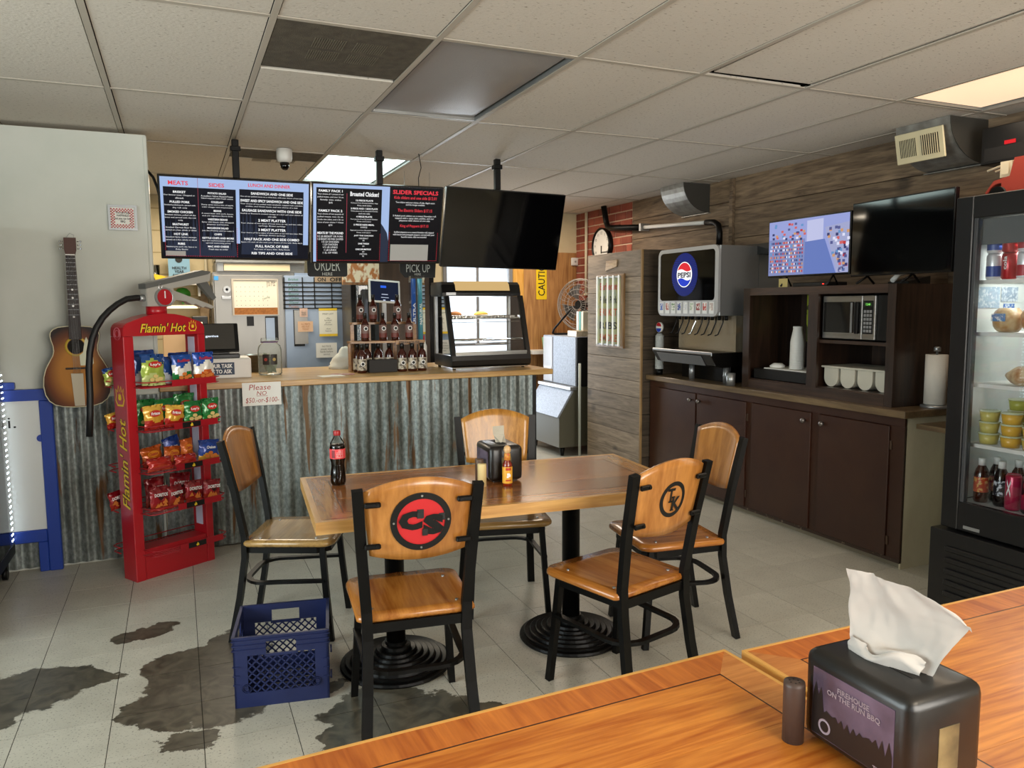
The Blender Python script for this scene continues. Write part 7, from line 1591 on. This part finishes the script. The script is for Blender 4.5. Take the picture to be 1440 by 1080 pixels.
# sandwiches
def loaf(label, loc, sx, sy, sz, c_, cat='sandwich', rz=0):
    t = thing(cat.replace(' ', '_'), label, cat, loc, rz, 'wrapped food in the tall fridge'); g = G(); vs = []; nx = 18
    for j in range(9):
        v = j/8
        for i in range(nx): a = 2*PI*i/nx; r_ = math.sin(PI*(.12+.76*v))**.5*(1+.1*mnoise.noise(Vector((math.cos(a)*2, math.sin(a)*2, v*3+loc[1]*9)))); vs.append((sx*r_*math.cos(a), sy*r_*math.sin(a), sz*v))
    g.poly(vs, [(j*nx+i, j*nx+(i+1) % nx, (j+1)*nx+(i+1) % nx, (j+1)*nx+i) for j in range(8) for i in range(nx)]+[tuple(range(nx))[::-1], tuple(range(8*nx, 9*nx))], True)
    P('filling', g, mat('bread'+c_, c_, .5, col2='#e0c9a0', nscale=18, coat=.6, bump=.5, bscale=40), t)
    return t
s_ = loaf('wrapped bun sandwich with blue label, left on the fridge\'s second shelf', (fx+.16, 2.36, 1.361), .07, .065, .11, '#b98a52'); P('label', G().box(-.073, -.066, -.03, .035, .05, .085, bev=.002), mat('blue_white_label', '#5d86b8', .4, col2='#e8eaea', nscale=40, lo=.5, hi=.55), s_)
loaf('toasted bun sandwich at the frame edge on the fridge\'s second shelf', (fx+.15, 2.215, 1.361), .07, .07, .13, '#a8662c')
loaf('long wrapped sandwich with a pale wrapper on the third shelf', (fx+.17, 2.24, 1.121), .09, .11, .085, '#a87442')
# food cups on the fourth shelf
def cup_(label, x, y, z, c_):
    t = thing('food_cup', label, 'food cup', (x, y, z), 0, 'lidded food cups in the tall fridge'); P('cup', G().lathe([(0, 0), (.036, 0), (.043, .045), (0, .045)], 20), mat('cup'+c_, c_, .4, coat=.4), t); P('lid', G().lathe([(.0445, .0455), (.0455, .048), (.0455, .051), (.04, .053), (0, .053)], 20), mat('clear_lid', '#c9cfae', .2), t)
for col_, (y, n, c_, w_) in enumerate(((2.405, 3, '#cfc06a', 'pale yellow'), (2.30, 3, '#dfae3e', 'amber'), (2.20, 2, '#d8b85a', 'honey'))):
    for k in range(n): cup_(f'{w_} food cup, {("bottom", "middle", "top")[k] if n == 3 else ("bottom", "top")[k]} of its stack in front on the fridge shelf', fx+.135, y, .836+.0535*k, c_)
for y, c_, w_ in ((2.34, '#a9ab4a', 'green-lidded cup high behind the yellow cups'), (2.235, '#b5a03a', 'olive cup high behind the amber cups')):
    for k in range(4): cup_(w_+(', top' if k == 3 else ', buried level %s' % ('one', 'two', 'three')[k]), fx+.24, y, .836+.0535*k, c_)
# bottles and cans at the bottom
def pop(label, loc, c_, lc, capc='#dfe0dc'):
    t = thing('soda_bottle', label, 'bottle', loc, 0, 'bottles on the fridge floor'); P('bottle_body', G().lathe([(0, .002), (.028, 0), (.032, .01), (.032, .13), (.026, .155), (.013, .18), (.013, .19), (0, .19)], 20), mat('soda'+c_, c_, .1, coat=.6), t); P('label', G().lathe([(.0324, .05), (.0326, .051), (.0326, .12), (.0324, .121)], 20, cap=False), mat('sodal'+lc, lc, .4, col2='#d8a860' if lc != '#1b1c22' else '#c8ccd4', nscale=60, lo=.52, hi=.6), t); P('cap', G().lathe([(0, .176), (.0168, .176), (.0168, .206), (.015, .209), (0, .209)], 16), mat('cap'+capc, capc, .5), t)
pop('brown soda bottle with orange-red label, nearest the fridge\'s left side', (fx+.115, 2.415, .5565), '#3a160a', '#b5401e'); pop('dark soda bottle with pink label, behind the orange-labelled one', (fx+.20, 2.40, .5565), '#1c0d0c', '#a8324a'); pop('dark cola bottle with black label, third along the fridge floor', (fx+.125, 2.325, .5565), '#120808', '#1b1c22'); pop('dark soda bottle just behind the pink can', (fx+.22, 2.31, .5565), '#140a0a', '#2a1c1c'); pop('dark soda bottle behind the two tall cans', (fx+.22, 2.225, .5565), '#1a0c0c', '#3a1c22')
can('tall pink energy drink can on the fridge floor', (fx+.105, 2.255, .5565), '#b51f4a', None, .033, .165, 'X'); can('tall dark energy drink can beside the pink one', (fx+.105, 2.18, .5565), '#1a1214', '#8a1a3a', .033, .165, 'X')
